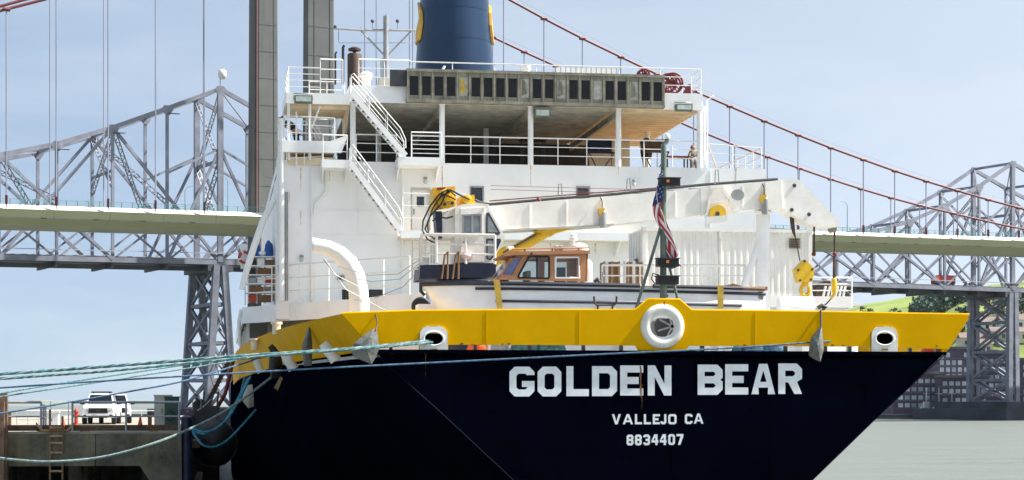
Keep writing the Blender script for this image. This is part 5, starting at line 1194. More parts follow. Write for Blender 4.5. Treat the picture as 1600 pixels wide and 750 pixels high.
# inside: helm console and seat back
MB().box(W(828, 430).x, W(834, 430).x, yw0 + .6, yw0 + 1.5, W(830, 437).z, W(830, 421).z).build('console', 'cloth_grey', wh)
MB().box(W(876, 430).x, W(888, 430).x, yw0 + .5, yw0 + 1.2, W(880, 440).z, W(880, 416).z).build('seat', 'steel_dark', wh)
# roof gear
MB().lathe(P(905, 392, y=YB - .3), [(.30, 0), (.31, .06), (.27, .16), (.16, .24), (.02, .27)], 18).build('radar_dome', 'white_paint', rf, smooth=50)
tube('light_post', [P(896, 390, y=YB - .3), P(896, 376, y=YB - .3)], .045, 'white_paint', rf, 8)
MB().lathe(P(896, 376, y=YB - .3), [(.1, 0), (.13, .02), (.13, .1), (.09, .12), (.1, .2), (.06, .24)], 12).build('mast_light', 'white_paint', rf, smooth=50)
for px in (869, 876): MB().lathe(P(px, 392, y=YB - .3), [(.04, 0), (.09, .05), (.1, .14), (.05, .18)], 10).build('horn', 'steel_grey', rf, smooth=50)
tube('search_light', [P(828, 398, y=yw0 - .05), P(833, 397, y=yw0 - .1)], .07, 'steel_dark', rf, 10)
tube('horn', [P(795, 388, y=YB - .5), P(803, 387, y=YB - .5)], [.07, .03], 'white_paint', rf, 8)
# cockpit clutter: white drum, winch, fenders
MB().lathe(P(918, 440, y=YB - .6), [(.16, 0), (.17, .35), (.15, .62), (.06, .72)], 14).build('fuel_drum', 'white_paint', boat, smooth=50)
tube('cleat', [P(929, 441, y=YB - 1), P(933, 436, y=YB - 1), P(937, 441, y=YB - 1)], .07, 'rubber', boat, 6); tube('rod_holder', [P(941, 441, y=YB - 1), P(942, 425, y=YB - 1)], .025, 'steel_grey', boat, 6)
MB().box(P(1165, 445, y=YB).x, P(1186, 445, y=YB).x, YB - 1, YB + .4, sheer(.97) - .05, sheer(.97) + .06).build('hatch', 'box_brown', boat)
m = MB(); m.prism([P(1128, 447, y=YB - 1), P(1146, 443, y=YB - 1), P(1160, 447, y=YB - 1)], (0, 1, 0)); m.build('tarp', 'box_brown', boat)
# cradle under the launch
for t in (.2, .75):
    x = xb0 + LB * t; MB().box(x - .12, x + .12, YB - 1.3, YB + 1.3, ZD - .05, 7.9).build('launch_cradle', 'steel_grey', label=('grey cradle under the launch\'s forward hull' if t < .5 else 'grey cradle under the launch\'s after hull'), cat='cradle')
# brown bracket on the bulwark top in front of the launch
a = P(929, 462, y=.05); bx_ = P(963, 462, y=.05)
tube('roller_bracket', [P(928, 463, y=.05), P(929, 473, y=.05), P(932, 476.5, y=.05), P(960, 476.5, y=.05), P(963, 473, y=.05), P(963.5, 463, y=.05)], .035, 'exhaust_brown', ship, 6)
for px in (934, 957): tube('bracket_foot', [P(px, 484, y=.05), P(px, 476.5, y=.05)], .035, 'exhaust_brown', ship, 6)

# ================================================================== container
yc0 = 10.4
xc0, xc1 = P(1004, 400, y=yc0).x, P(1269, 400, y=yc0).x; zc0, zc1 = P(1130, 468, y=yc0).z, P(1130, 357, y=yc0).z
cont = empty('shipping_container', V(((xc0 + xc1) / 2, yc0 + 1.2, zc0)), 'white corrugated shipping container standing behind the launch', 'container')
def corr(x0, x1, y, z0, z1, n, dep, axis='x'):
    m = MB(); pr = []
    for i in range(n):
        for f, d in ((0, 0), (.30, 0), (.5, 1), (.80, 1)): pr.append((x0 + (x1 - x0) * (i + f) / n, d * dep))
    pr.append((x1, 0))
    vs = []
    for u, d in pr:
        for z in (z0, z1): vs.append(V((u, y + d, z)) if axis == 'x' else V((y + d, u, z)))
    m.add(vs, [(2 * i, 2 * i + 2, 2 * i + 3, 2 * i + 1) for i in range(len(pr) - 1)]); return m
corr(xc0 + .14, xc1 - .14, yc0 + .06, zc0 + .16, zc1 - .12, 26, .035).build('side_panel', 'container_white', cont)
corr(xc0 + .14, xc1 - .14, yc0 + 2.38, zc0 + .16, zc1 - .12, 21, -.07).build('side_panel', 'container_white', cont)
for x in (xc0, xc1):
    for y in (yc0, yc0 + 2.44): MB().box(min(x, x + (.14 if x == xc0 else -.14)), max(x, x + (.14 if x == xc0 else -.14)), min(y, y + (.12 if y == yc0 else -.12)), max(y, y + (.12 if y == yc0 else -.12)), zc0, zc1).build('corner_post', 'container_white', cont)
for z, h in ((zc0, .16), (zc1 - .12, .12)):
    MB().box(xc0 + .14, xc1 - .14, yc0 + .01, yc0 + .1, z, z + h).build('rail', 'container_white', cont); MB().box(xc0 + .14, xc1 - .14, yc0 + 2.34, yc0 + 2.43, z, z + h).build('rail', 'container_white', cont)
for x, s in ((xc0 + .05, 1), (xc1 - .05, -1)): MB().box(min(x, x + .05 * s), max(x, x + .05 * s), yc0 + .12, yc0 + 2.32, zc0 + .02, zc1 - .02).build('end_panel', 'container_white', cont)
MB().box(xc0 + .14, xc1 - .14, yc0 + .1, yc0 + 2.34, zc1 - .06, zc1 - .02).build('roof', 'container_white', cont)
for x in (xc0 - .01, xc1 - .15):
    for z in (zc0 - .01, zc1 - .13): MB().box(x, x + .17, yc0 - .015, yc0 + .16, z, z + .14).build('corner_casting', 'white_rusty', cont)
bar('seam_post', P(1125, 466, y=yc0 + .03), P(1125, 359, y=yc0 + .03), .07, .05, 'white_rusty', cont, (0, 1, 0))
v = MB().box(P(1233, 380, y=yc0).x, P(1250, 380, y=yc0).x, yc0 - .02, yc0 + .05, P(1240, 388, y=yc0).z, P(1240, 372, y=yc0).z).build('vent', 'dirty_grey', cont)
for k in range(4): MB().box(P(1235, 380, y=yc0).x, P(1248, 380, y=yc0).x, yc0 - .035, yc0 - .022, P(1240, 386 - k * 3.6, y=yc0).z, P(1240, 384.5 - k * 3.6, y=yc0).z).build('slat', 'exhaust_brown', v)
for y in (yc0 + .55, yc0 + 1.0, yc0 + 1.5, yc0 + 1.95): tube('lock_rod', [(xc0 - .0, y, zc0 + .1), (xc0 - .0, y, zc1 - .1)], .025, 'white_rusty', cont, 6)
MB().box(xc0 - .03, xc0, yc0 + .9, yc0 + 1.25, zc0 + 1.2, zc0 + 1.55).build('placard', 'steel_dark', cont)
# skid below the container
MB().box(xc0 - .1, xc1 + .1, yc0 - .1, yc0 + 2.6, ZF0 + .12, zc0 - .012).build('skid', 'dirty_grey', cont)

# brown crates behind the launch, with a rusty rail
YK = 9.6
for i, (a, b, t) in enumerate(((944, 968, 409), (981, 1004, 409.5))):
    o = empty('crate', P((a + b) / 2, 442, y=YK + .4), ('left brown plywood crate behind the white rail by the container' if i == 0 else 'right brown plywood crate tucked against the container\'s end'), 'crate', 'brown crates by the container')
    x0, x1, z0, z1 = P(a, 420, y=YK).x, P(b, 420, y=YK).x, ZF0 + .12, P(a, t, y=YK).z
    MB().box(x0, x1, YK, YK + .8, z0, z1).build('panel', 'box_brown', o)
    for x in (x0 - .02, (x0 + x1) / 2 - .03, x1 - .05): MB().box(x, x + .07, YK - .03, YK - .003, z0, z1 + .02).build('batten', 'wood', o)
railing(ship, [P(941, 447, y=YK - .5), P(1000, 447, y=YK - .5), P(1165, 447, y=YK - .5)], h=.75, rails=2, sp=1.3, r=.035)
for px in (948, 976, 990): tube('rail_post', [P(px, 450, y=YK - .45), P(px, 408, y=YK - .45)], .06, 'white_rusty', ship, 6)

# ================================================================== stern flag mast
YF = .7
fm_ = empty('flag_mast', V((P(1037, 478, y=YF).x, YF, ZD)), 'grey tripod mast with lamps and furled flag at the stern', 'mast')
def F(px, py, dy=0.): return P(px, py, y=YF + dy)
MB().tube([F(1036.5, 480), F(1036.5, 330), F(1037, 225)], [.115, .10, .085], 10).build('pole', 'lamp_green', fm_, smooth=50)
tube('leg', [F(1033, 352), F(1013, 420, -.05), F(994, 482, -.1)], .05, 'lamp_green', fm_, 8)
tube('leg', [F(1040, 378), F(1047, 420, .1), F(1062, 480, .2)], .045, 'lamp_green', fm_, 8)
tube('leg', [F(1037, 378, .1), F(1037, 420, .8), F(1038, 482, 1.4)], .045, 'lamp_green', fm_, 8)
tube('head', [F(1037, 226), F(1042, 221), F(1043, 216)], .07, 'lamp_green', fm_, 8)
MB().lathe(F(1043, 217), [(.07, 0), (.085, .03), (.08, .13), (.04, .16)], 10).build('top_light', 'white_paint', fm_, smooth=50)
for px0, px1, py0, py1, amb in ((1032, 1063, 278, 289.5, 1043.5), (1028, 1061, 404, 416, 1043), (1028, 1061, 431.5, 443.5, None)):
    lb = MB().box(F(px0, py0, -.3).x, F(px1, py0, -.3).x, YF - .3, YF + .05, F(px0, py1, -.3).z, F(px0, py0, -.3).z).build('lamp_box', 'rubber', fm_)
    MB().box(F(px0, py0, -.3).x - .03, F(px1, py0, -.3).x + .03, YF - .34, YF + .08, F(px0, py0, -.3).z, F(px0, py0, -.3).z + .03).build('hood', 'steel_dark', lb)
    if amb: MB().box(F(amb - 2.2, py0, -.3).x, F(amb + 2.2, py0, -.3).x, YF - .33, YF - .3, F(amb, py0 + 7, -.3).z, F(amb, py0 + 2.6, -.3).z).build('lens', 'amber', lb)
    tube('bracket', [F(1037, py1), F(1050, py1 + 3), F(1056, py1 + 1)], .03, 'lamp_green', lb, 6)
tube('cable', [F(1038, 446), F(1034, 456), F(1044, 462), F(1038, 470), F(1046, 476), F(1058, 474), F(1062, 478)], .025, 'rubber', fm_, 6)
tube('cable', [F(1030, 430), F(1020, 427), F(1018, 436), F(1023, 443), F(1020, 448)], .02, 'rubber', fm_, 6)
MB().lathe(F(1037, 470), [(.16, -.18), (.16, -.14), (.1, -.1), (.1, 0)], 12).build('foot', 'lamp_green', fm_)
# furled flag: hanging folds, canton at the top, stripes down
flag = empty('flag', F(1037, 290), 'limp striped flag with a starred blue canton hanging from the stern mast', 'flag')
def flag_pt(u, v):                                # u along the fly (0 hoist), v down the hoist
    # the cloth collapses: the fly falls downwards in folds
    x0, z0 = F(1037, 262).x, F(1037, 262).z; 
    dz = v * .62 + u * 2.55; fold = math.sin(u * 7 + v * 5.5) * .13 * min(1, u * 2.5) + math.sin(v * 11 + u * 3) * .06
    x = x0 - .08 + .20 * math.sin(u * 3.1) * -.9 + v * .42 * (u - .28) + fold + .30 * u * u
    y = YF - .12 + math.cos(u * 7 + v * 9) * .11 * min(1, u * 3)
    return V((x, y, z0 - dz))
NU, NV = 26, 26
parts = {'flag_red': MB(), 'flag_white': MB(), 'flag_blue': MB()}
for i in range(NU):
    for j in range(NV):
        st_ = j * 13 // NV; c_ = 'flag_blue' if i < NU * .42 and st_ < 7 else ('flag_red' if st_ % 2 == 0 else 'flag_white')
        q = [flag_pt(a / NU, b / NV) for a, b in ((i, j), (i + 1, j), (i + 1, j + 1), (i, j + 1))]
        parts[c_].add(q, [(0, 1, 2, 3)])
parts['flag_red'].build('red_stripes', 'flag_red', flag); parts['flag_white'].build('white_stripes', 'flag_white', flag); parts['flag_blue'].build('canton', 'flag_blue', flag)
for r_ in range(5):
    for c_ in range(6):
        u, v_ = .03 + c_ * .062, .04 + r_ * .095; p = flag_pt(u, v_); m = MB(); pts = []
        e1 = (flag_pt(u + .01, v_) - p).normalized(); e2 = (flag_pt(u, v_ + .01) - p).normalized(); nn = e1.cross(e2).normalized()
        if nn.y > 0: nn = -nn
        for k in range(10):
            a = math.pi * k / 5; rr = .032 if k % 2 == 0 else .014; pts.append(p + nn * .008 + e1 * math.cos(a) * rr + e2 * math.sin(a) * rr)
        m.add(pts, [tuple(range(10))]); m.build('star', 'flag_white', flag)

# ================================================================== starboard quarter: platform with rails and racks
YQ = 15
railing(ship, [P(1268, 474, y=YQ), P(1331, 474, y=YQ), P(1331, 474, y=YQ + 3)], h=P(1300, 434, y=YQ).z - P(1300, 474, y=YQ).z, rails=4, sp=.75, r=.03, mt='white_rusty')
MB().box(P(1240, 480, y=YQ).x, P(1345, 480, y=YQ).x, YQ - .2, YQ + 4, ZF0 + .1, P(1290, 473, y=YQ).z).build('quarter_platform', 'white_paint', ship)
for i, px in enumerate((1284, 1291, 1297, 1303, 1309, 1315)):
    tube('slanted_rack', [P(px, 473, y=YQ + .6), P(px + 6, 447, y=YQ + .6)], .05, 'white_rusty', ship, 6)
rk = empty('rope_reel', P(1290, 474, y=YQ + 1.4), 'rusty rope reel behind the rack on the starboard quarter', 'reel')
MB().lathe(P(1288, 456, y=YQ + 1.4), [(.42, -.25), (.42, -.2), (.18, -.19), (.18, .19), (.42, .2), (.42, .25)], 16, axis='Y').build('drum', 'exhaust_brown', rk, smooth=30)
for s in (-.35, .35): bar('leg', P(1288, 456, y=YQ + 1.4) + V((s * .3, 0, 0)), P(1288, 474, y=YQ + 1.4) + V((s, 0, 0)), .08, .08, 'white_rusty', rk)
o = empty('motor', P(1318, 474, y=YQ + 1.6), 'dark deck motor with orange cover near the starboard rail corner', 'machine')
MB().lathe(P(1316, 464, y=YQ + 1.6), [(.22, -.3), (.26, -.25), (.26, .2), (.18, .3)], 14, axis='Y').build('body', 'steel_dark', o, smooth=30); MB().box(P(1322, 470, y=YQ + 1.6).x, P(1327, 470, y=YQ + 1.6).x, YQ + 1.4, YQ + 1.9, P(1320, 473, y=YQ + 1.6).z, P(1320, 460, y=YQ + 1.6).z).build('cover', 'orange', o)
# white drum fender and box on the bulwark line
dr_ = P(1243, 479, y=5.2); dd = empty('fender_roll', dr_, 'white roll lying behind the bulwark under the hook block', 'fender')
MB().lathe(dr_, [(.02, -.62), (.30, -.6), (.34, -.4), (.34, .55), (.30, .6), (.02, .62)], 20, axis='X').build('roll', 'white_paint', dd, smooth=50)
tube('strap', [P(1278, 481, y=5), P(1284, 477, y=5), P(1291, 480, y=5), P(1285, 483, y=5)], .07, 'rubber', dd, 6)
wb = P(670, 483, y=4); MB().box(P(652, 483, y=4).x, P(688.5, 483, y=4).x, 3.6, 4.6, 7.6, P(670, 476, y=4).z).build('deck_box', 'white_paint', label='bright white deck box behind the bulwark left of the launch', cat='box')
MB().lathe(P(658, 479, y=12), [(.30, -.15), (.36, -.1), (.36, .1), (.30, .15)], 18, axis='Y').build('black_tyre_fender', 'rubber', label='black round fender on deck below the launch\'s bow', cat='fender', smooth=40)
# benches against the deckhouse
for px0, px1, lab in ((535, 566, 'dark slatted bench left, partly behind the curved vent'), (575, 599, 'dark slatted bench just right of the curved vent')):
    yb = YL - 1.6; bnc = empty('bench', P((px0 + px1) / 2, 484, y=yb), lab, 'bench', 'dark benches at the deckhouse wall')
    x0, x1 = P(px0, 460, y=yb).x, P(px1, 460, y=yb).x; zb_, ze = P(px0, 470, y=yb).z, P(px0, 453, y=yb).z
    for k in range(5): bar('slat', (x0, yb + .3 + k * .02, lerp(zb_ + .12, ze, k / 4)), (x1, yb + .3 + k * .02, lerp(zb_ + .12, ze, k / 4)), .05, .085, 'rubber', bnc)
    for k in range(3): bar('seat_slat', (x0, yb + .24 - k * .13, zb_), (x1, yb + .24 - k * .13, zb_), .11, .04, 'rubber', bnc)
    for x in (x0 + .1, x1 - .1):
        bar('leg', (x, yb, zb_), (x, yb, ZF0 + .12), .06, .06, 'rubber', bnc); bar('leg', (x, yb + .32, ze), (x, yb + .32, ZF0 + .12), .06, .06, 'rubber', bnc)
# rigging lines from the crane foot to the vent
for pts in ([(657, 405), (622, 428), (575, 430), (528, 416)], [(657, 410), (625, 436), (580, 440), (560, 436)], [(660, 416), (630, 448), (585, 466)], [(505, 402), (540, 452), (600, 484), (640, 492), (688, 497)], [(505, 405), (525, 430), (560, 448)]):
    p = [P(x, y_, y=11.5) for x, y_ in pts]
    tube('rigging_line', [p[0]] + [p[i].lerp(p[i + 1], t) for i in range(len(p) - 1) for t in (.5, 1)], .016, 'steel_grey', ship, 5)

# ================================================================== things seen on the upper decks
def flood(p, name_label, w_=.85, h=.42, mt='lamp_green'):
    o = empty('flood_light', p, name_label, 'lamp', 'flood lights on the deckhouse')
    MB().box(p.x - w_ / 2, p.x + w_ / 2, p.y - .16, p.y + .16, p.z - h / 2, p.z + h / 2).build('housing', mt, o)
    MB().box(p.x - w_ / 2 + .06, p.x + w_ / 2 - .06, p.y - .19, p.y - .162, p.z - h / 2 + .06, p.z + h / 2 - .06).build('lens', 'lamp_lens', o)
    tube('yoke', [p + V((-w_ / 2 - .03, 0, 0)), p + V((-w_ / 2 - .03, .05, h * .8)), p + V((w_ / 2 + .03, .05, h * .8)), p + V((w_ / 2 + .03, 0, 0))], .025, 'steel_grey', o, 6)
flood(P(474, 155.5, y=YL - .6), 'flat flood light under the port wing\'s railing', .8, .34)
flood(P(847, 177, y=YL - .5), 'green flood light beside the middle promenade column', .72, .38)
flood(P(1068, 168.5, y=YL - .6), 'pale flood light under the roof\'s starboard corner', .78, .32)
# hose reels and vent cowl at the starboard roof corner
def reel(px, py, r_, label):
    c = P(px, py, y=YL + .6); o = empty('hose_reel', c - V((0, 0, r_)), label, 'reel', 'red hose reels on the roof')
    for dy in (-.2, .2):
        m = ring(c + V((0, dy, 0)), r_, .05, 1, 1, 24, 6); w_ = m.build('rim', 'red_paint', o, smooth=50)
        for k in range(4):
            a = k * math.pi / 4; bar('spoke', c + V((math.cos(a) * r_, dy, math.sin(a) * r_)), c - V((math.cos(a) * r_, -dy, math.sin(a) * r_)), .04, .04, 'red_paint', w_, (0, 1, 0))
    MB().lathe(c, [(r_ * .32, -.19), (r_ * .32, .19)], 18, axis='Y').build('hose', 'red_paint', o, smooth=30)
reel(1050, 131, .46, 'big red hose reel at the starboard end of the louvres')
reel(1043, 130, .40, 'second red hose reel half hidden behind the big one')
reel(1005, 117, .24, 'small red hose reel above the louvres')
c = P(1073, 148, y=YL + .4); o = MB().prism([P(1067, 150, y=YL + .3), P(1080, 150, y=YL + .3), P(1079, 131, y=YL + .3), P(1076, 132, y=YL + .3)], (0, .5, 0)).build('cover', 'red_paint', label='red wedge shaped canvas cover at the roof\'s starboard corner', cat='cover')
# pallet tank on the roof: white cage
tk = empty('water_tank', P(915, 116, y=YL + 3), 'white caged water tank standing on the roof deck', 'tank')
x0, x1, z0, z1 = X(868, YL + 3), X(963, YL + 3), ZRT, P(915, 104.5, y=YL + 3).z
MB().box(x0 + .04, x1 - .04, YL + 3, YL + 4, z0 + .1, z1 - .05).build('tank', 'white_paint', tk)
for k in range(13): x = lerp(x0, x1, k / 12); tube('cage_bar', [(x, YL + 2.96, z0), (x, YL + 2.96, z1)], .018, 'steel_grey', tk, 5)
for z in (z1, lerp(z0, z1, .6)): tube('cage_bar', [(x0, YL + 2.96, z), (x1, YL + 2.96, z)], .018, 'steel_grey', tk, 5)
# furniture on the promenade
def deck_table(px0, px1, py, y, label, mt='exhaust_brown'):
    a, b = P(px0, py, y=y), P(px1, py, y=y); o = empty('table', V(((a.x + b.x) / 2, y, ZP - .62)), label, 'table', 'tables under the promenade roof')
    MB().box(a.x, b.x, y, y + .8, a.z - .05, a.z).build('top', mt, o)
    for x in (a.x + .1, b.x - .1):
        for yy in (y + .08, y + .72): bar('leg', (x, yy, a.z - .05), (x, yy, ZP - .62), .06, .06, 'steel_dark', o)
deck_table(815, 855, 216, YL + 5.5, 'tall dark table behind the middle promenade column', 'wood_dark')
deck_table(752, 776, 226, YL + 6.5, 'small dark table left of the middle column', 'wood_dark')
deck_table(1040, 1078, 243, YL + .8, 'long red brown table by the starboard rail', 'red_paint')
def camp_chair(px, py, y, label, mt='cloth_navy'):
    p = P(px, py, y=y); o = empty('camp_chair', V((p.x, y, ZP - .62)), label, 'chair', 'folding chairs on the promenade'); s = .62
    MB().prism([p + V((-s, 0, .3)), p + V((s * .9, 0, .35)), p + V((s, .35, .95)), p + V((-s * .8, .35, .9))], (0, .05, 0)).build('backrest', mt, o)
    MB().prism([p + V((-s, -.5, .22)), p + V((s, -.5, .22)), p + V((s, .1, .26)), p + V((-s, .1, .26))], (0, 0, .05)).build('seat', mt, o)
    for sx in (-1, 1):
        bar('leg', p + V((sx * s, -.5, .25)), V((p.x - sx * s * .4, y + .2, ZP - .6)), .04, .04, 'steel_dark', o); bar('leg', p + V((sx * s, .25, .9)), V((p.x + sx * s * .8, y - .4, ZP - .6)), .04, .04, 'steel_dark', o)
camp_chair(937, 248, YL + 1.3, 'dark camp chair behind the promenade rail'); camp_chair(1022, 247, YL + 1.6, 'dark camp chair beside the red brown table', 'wood_dark')
MB().lathe(P(1010, 232, y=YL + 4), [(.25, -.5), (.3, -.2), (.3, .3), (.1, .5)], 12).build('barrel', 'rubber', label='dark barrel by the inner starboard wall', cat='barrel', smooth=40)

# ---- people: one continuous skinned body, clothes and hair as children
def person(root_loc, joints, edges, radii, label, skin_mt, clothing, head, head_r, cap=None, face=V((0, -1, 0))):
    o = empty('person', root_loc, label, 'person')
    def skinned(name, keys, grow, mt):
        me = bpy.data.meshes.new(name); ids = {k: i for i, k in enumerate(keys)}
        me.from_pydata([tuple(V(joints[k]) - V(root_loc)) for k in keys], [(ids[a], ids[b]) for a, b in edges if a in ids and b in ids], [])
        ob = link(name, me, o, root_loc); sk = ob.modifiers.new('skin', 'SKIN'); ob.modifiers.new('sub', 'SUBSURF').render_levels = 1
        for k, d in zip(keys, me.skin_vertices[0].data): d.radius = (radii[k] * grow,) * 2
        me.skin_vertices[0].data[0].use_root = True
        me.materials.append(MATS[mt]); return ob
    skinned('body', list(joints), 1, skin_mt)
    for nm, keys, g, mt in clothing: skinned(nm, keys, g, mt)
    m = MB(); m.sphere(V(head), head_r, 12, 8, 1.22)
    hd = m.build('head', skin_mt, o, smooth=80)
    s = face.cross(V((0, 0, 1)))
    MB().sphere(V(head) + face * head_r * .98 - V((0, 0, head_r * .15)), head_r * .2, 6, 4).build('nose', skin_mt, hd)
    for k in (-1, 1): MB().sphere(V(head) + face * head_r * .88 + s * head_r * .38 * k + V((0, 0, head_r * .1)), head_r * .12, 6, 4).build('eye', 'rubber', hd); MB().sphere(V(head) + s * head_r * 1.0 * k, head_r * .2, 6, 4).build('ear', skin_mt, hd)
    MB().prism([V(head) + face * head_r * .93 + s * q * head_r * .3 - V((0, 0, head_r * z)) for q, z in ((-1, .5), (1, .5), (.8, .58), (-.8, .58))], face * .01).build('mouth', 'red_paint', hd)
    m = MB(); m.sphere(V(head) + V((0, 0, head_r * .3)) - face * head_r * .18, head_r * 1.05, 12, 6, 1.0); m.build('cap' if cap else 'hair', cap or 'wood_dark', hd, smooth=80)
    if cap: m = MB(); m.prism([V(head) + V((0, 0, head_r * .5)) + face * head_r * a + s * head_r * b for a, b in ((.8, -.7), (1.7, -.5), (1.7, .5), (.8, .7))], (0, 0, .015)); m.build('visor', cap, hd)
    return o
# leaning over the port wing rail, dark cap
b0 = P(458, 224, y=YL + 1.2); q = lambda px, py, dy=0.: P(px, py, y=YL + 1.2 + dy)
J = {'pelvis': q(463, 205), 'chest': q(453, 193), 'neck': q(444, 190), 'shl': q(449, 190, -.18), 'ell': q(443, 200, -.22), 'hal': q(437, 204, -.1), 'shr': q(449, 190, .2), 'elr': q(441, 199, .25), 'har': q(436, 197, .2),
     'kl': q(461, 218, -.1), 'fl': q(467, 232, -.1), 'kr': q(465, 218, .12), 'fr': q(472, 232, .12)}
Ed = [('pelvis', 'chest'), ('chest', 'neck'), ('chest', 'shl'), ('shl', 'ell'), ('ell', 'hal'), ('chest', 'shr'), ('shr', 'elr'), ('elr', 'har'), ('pelvis', 'kl'), ('kl', 'fl'), ('pelvis', 'kr'), ('kr', 'fr')]
Rd = {'pelvis': .15, 'chest': .17, 'neck': .06, 'shl': .075, 'ell': .05, 'hal': .04, 'shr': .075, 'elr': .05, 'har': .04, 'kl': .075, 'fl': .05, 'kr': .075, 'fr': .05}
person(b0, J, Ed, Rd, 'person in dark cap and navy shirt leaning over the port wing rail', 'skin', [('shirt', ['pelvis', 'chest', 'shl', 'shr', 'ell', 'elr'], 1.12, 'cloth_navy'), ('trousers', ['pelvis', 'kl', 'fl', 'kr', 'fr'], 1.12, 'cloth_navy')], q(440.5, 187), .125, 'cloth_navy', face=V((-.85, -.5, 0)))
# sitting at the starboard rail
b0 = P(1082, 250, y=YL + 1.4); q = lambda px, py, dy=0.: P(px, py, y=YL + 1.4 + dy)
J = {'pelvis': q(1084, 250), 'chest': q(1084, 239), 'neck': q(1083, 235), 'shl': q(1079, 238), 'ell': q(1076, 246, -.15), 'hal': q(1079, 250, -.35), 'shr': q(1088, 238), 'elr': q(1090, 246, -.1), 'har': q(1087, 250, -.35),
     'kl': q(1081, 251, -.5), 'fl': q(1080, 264, -.5), 'kr': q(1087, 251, -.5), 'fr': q(1088, 264, -.5)}
person(b0, J, Ed, Rd, 'person in a tan top seated behind the starboard promenade rail', 'skin', [('shirt', ['pelvis', 'chest', 'shl', 'shr', 'ell', 'elr'], 1.4, 'cloth_tan'), ('trousers', ['pelvis', 'kl', 'fl', 'kr', 'fr'], 1.35, 'cloth_grey')], q(1083, 231.5), .12)
# orange rescue gear rack at the port side
YG = YL + 2.5
def G(px, py, dy=0.): return P(px, py, y=YG + dy)
gr = empty('rescue_rack', G(400, 474), 'white rack with orange rescue gear and blue bundles at the port side', 'rack')
for px in (388, 401, 414, 429): tube('upright', [G(px, 474), G(px, 398)], .05, 'white_paint', gr, 6)
for py in (402, 416, 430, 444, 458): bar('shelf', G(384, py), G(430, py), .7, .05, 'white_paint', gr)
for i, (a, b, c, d, mt) in enumerate([(376, 386, 382, 420, 'white_paint'), (390, 400, 406, 415, 'rubber'), (402, 413, 404, 416, 'white_paint'), (415, 428, 406, 416, 'box_brown'), (389, 399, 420, 429, 'rubber'), (403, 427, 419, 429, 'box_brown'), (388, 400, 434, 444, 'steel_grey'), (402, 414, 433, 443, 'white_paint'), (415, 427, 434, 443, 'orange_red'), (390, 412, 448, 457, 'box_brown'), (414, 428, 448, 457, 'dirty_grey'), (388, 400, 462, 472, 'orange_red'), (404, 426, 461, 472, 'box_brown')]):
    MB().box(G(a, 400).x, G(b, 400).x, YG - .2, YG + .25, G(a, d).z, G(a, c).z).build('gear_box', mt, gr)
for px, py, r_ in ((420, 389, .17), (403, 392, .11)):
    c = G(px, py); m = MB(); m.lathe(c, [(r_ * 1.1, -.35), (r_ * 1.15, -.1), (r_, .2), (r_ * .6, .32), (r_ * .2, .38)], 12)
    for v_ in m.v: v_.x += random.uniform(-.03, .03); v_.z += random.uniform(-.03, .03)
    m.build('tarp_bundle', 'blue_tarp', gr, smooth=60)
m = MB(); m.sphere(G(410, 396), .22, 12, 6, .6); m.build('white_bundle', 'white_paint', gr, smooth=60)
lr = ring(G(382, 402, -.4), .24, .065, 1, 1, 24, 8); lo = lr.build('life_ring', 'orange_red', label='orange life ring hung at the port rail corner', cat='life ring', smooth=60)
for k in range(4):
    a = k * math.pi / 2 + .4; bar('band', G(382, 402, -.4) + V((math.cos(a) * .17, -.07, math.sin(a) * .17)), G(382, 402, -.4) + V((math.cos(a) * .31, -.07, math.sin(a) * .31)), .07, .03, 'white_paint', lo, (0, 1, 0))
# mooring deck equipment behind the slit: coils, bitts, boxes
def coil(px, label, mt, y=1.2, r_=.5, n=5):
    c = P(px, 550, y=y); c.z = ZD - .1; pts = []
    for k in range(n * 14): a = k / 14 * 2 * math.pi; pts.append(c + V((math.cos(a) * (r_ + .03 * math.sin(k)), math.sin(a) * r_ * .7, .06 + k / (14 * n) * .34)))
    tube('rope_coil', pts, .05, mt, None, 6, label=label, cat='rope', group='rope coils on the mooring deck')
coil(820, 'teal rope coil left of the two seen in the slit', 'rope_teal', r_=.42); coil(860, 'teal rope coil right of the pair seen in the slit', 'rope_teal', r_=.45)
coil(1170, 'blue rope coil in the slit below the launch\'s stern', 'rope_blue', r_=.5); coil(1205, 'blue rope coil in the slit near the hanging grey pad', 'rope_blue', r_=.4)
coil(1455, 'orange line coil at the slit\'s far right end', 'orange_red', r_=.28, n=6); coil(745, 'orange and white line coil in the slit right of the left fairlead', 'orange', r_=.25)
for px, lab in ((790, 'left mooring bitts behind the slit'), (1120, 'middle mooring bitts behind the slit'), (1350, 'right mooring bitts behind the slit')):
    c = P(px, 550, y=2.4); c.z = ZD - .1; o = empty('mooring_bitts', c, 'white ' + lab, 'bollard', 'mooring bitts on the stern deck')
    for s in (-.4, .4): MB().lathe(c + V((s, 0, 0)), [(.2, 0), (.18, .1), (.18, .55), (.23, .6), (.2, .68)], 14).build('bollard', 'white_paint', o, smooth=40)
    MB().box(c.x - .75, c.x + .75, c.y - .3, c.y + .3, c.z, c.z + .05).build('base', 'white_paint', o)
c = P(1043, 508, y=2.2); wd = empty('mooring_winch', V((c.x, c.y, ZD - .1)), 'grey mooring winch seen through the round centre chock', 'winch')
MB().lathe(c + V((.1, 0, -.05)), [(.55, -.2), (.55, -.14), (.3, -.12), (.3, .5), (.55, .52), (.55, .58)], 24, axis='Y').build('drum', 'steel_dark', wd, smooth=30)
for k in range(4): a = k * math.pi / 4 + .3; bar('spoke', c + V((.1 + math.cos(a) * .5, -.23, -.05 + math.sin(a) * .5)), c + V((.1 - math.cos(a) * .5, -.23, -.05 - math.sin(a) * .5)), .06, .05, 'steel_grey', wd, (0, 1, 0))
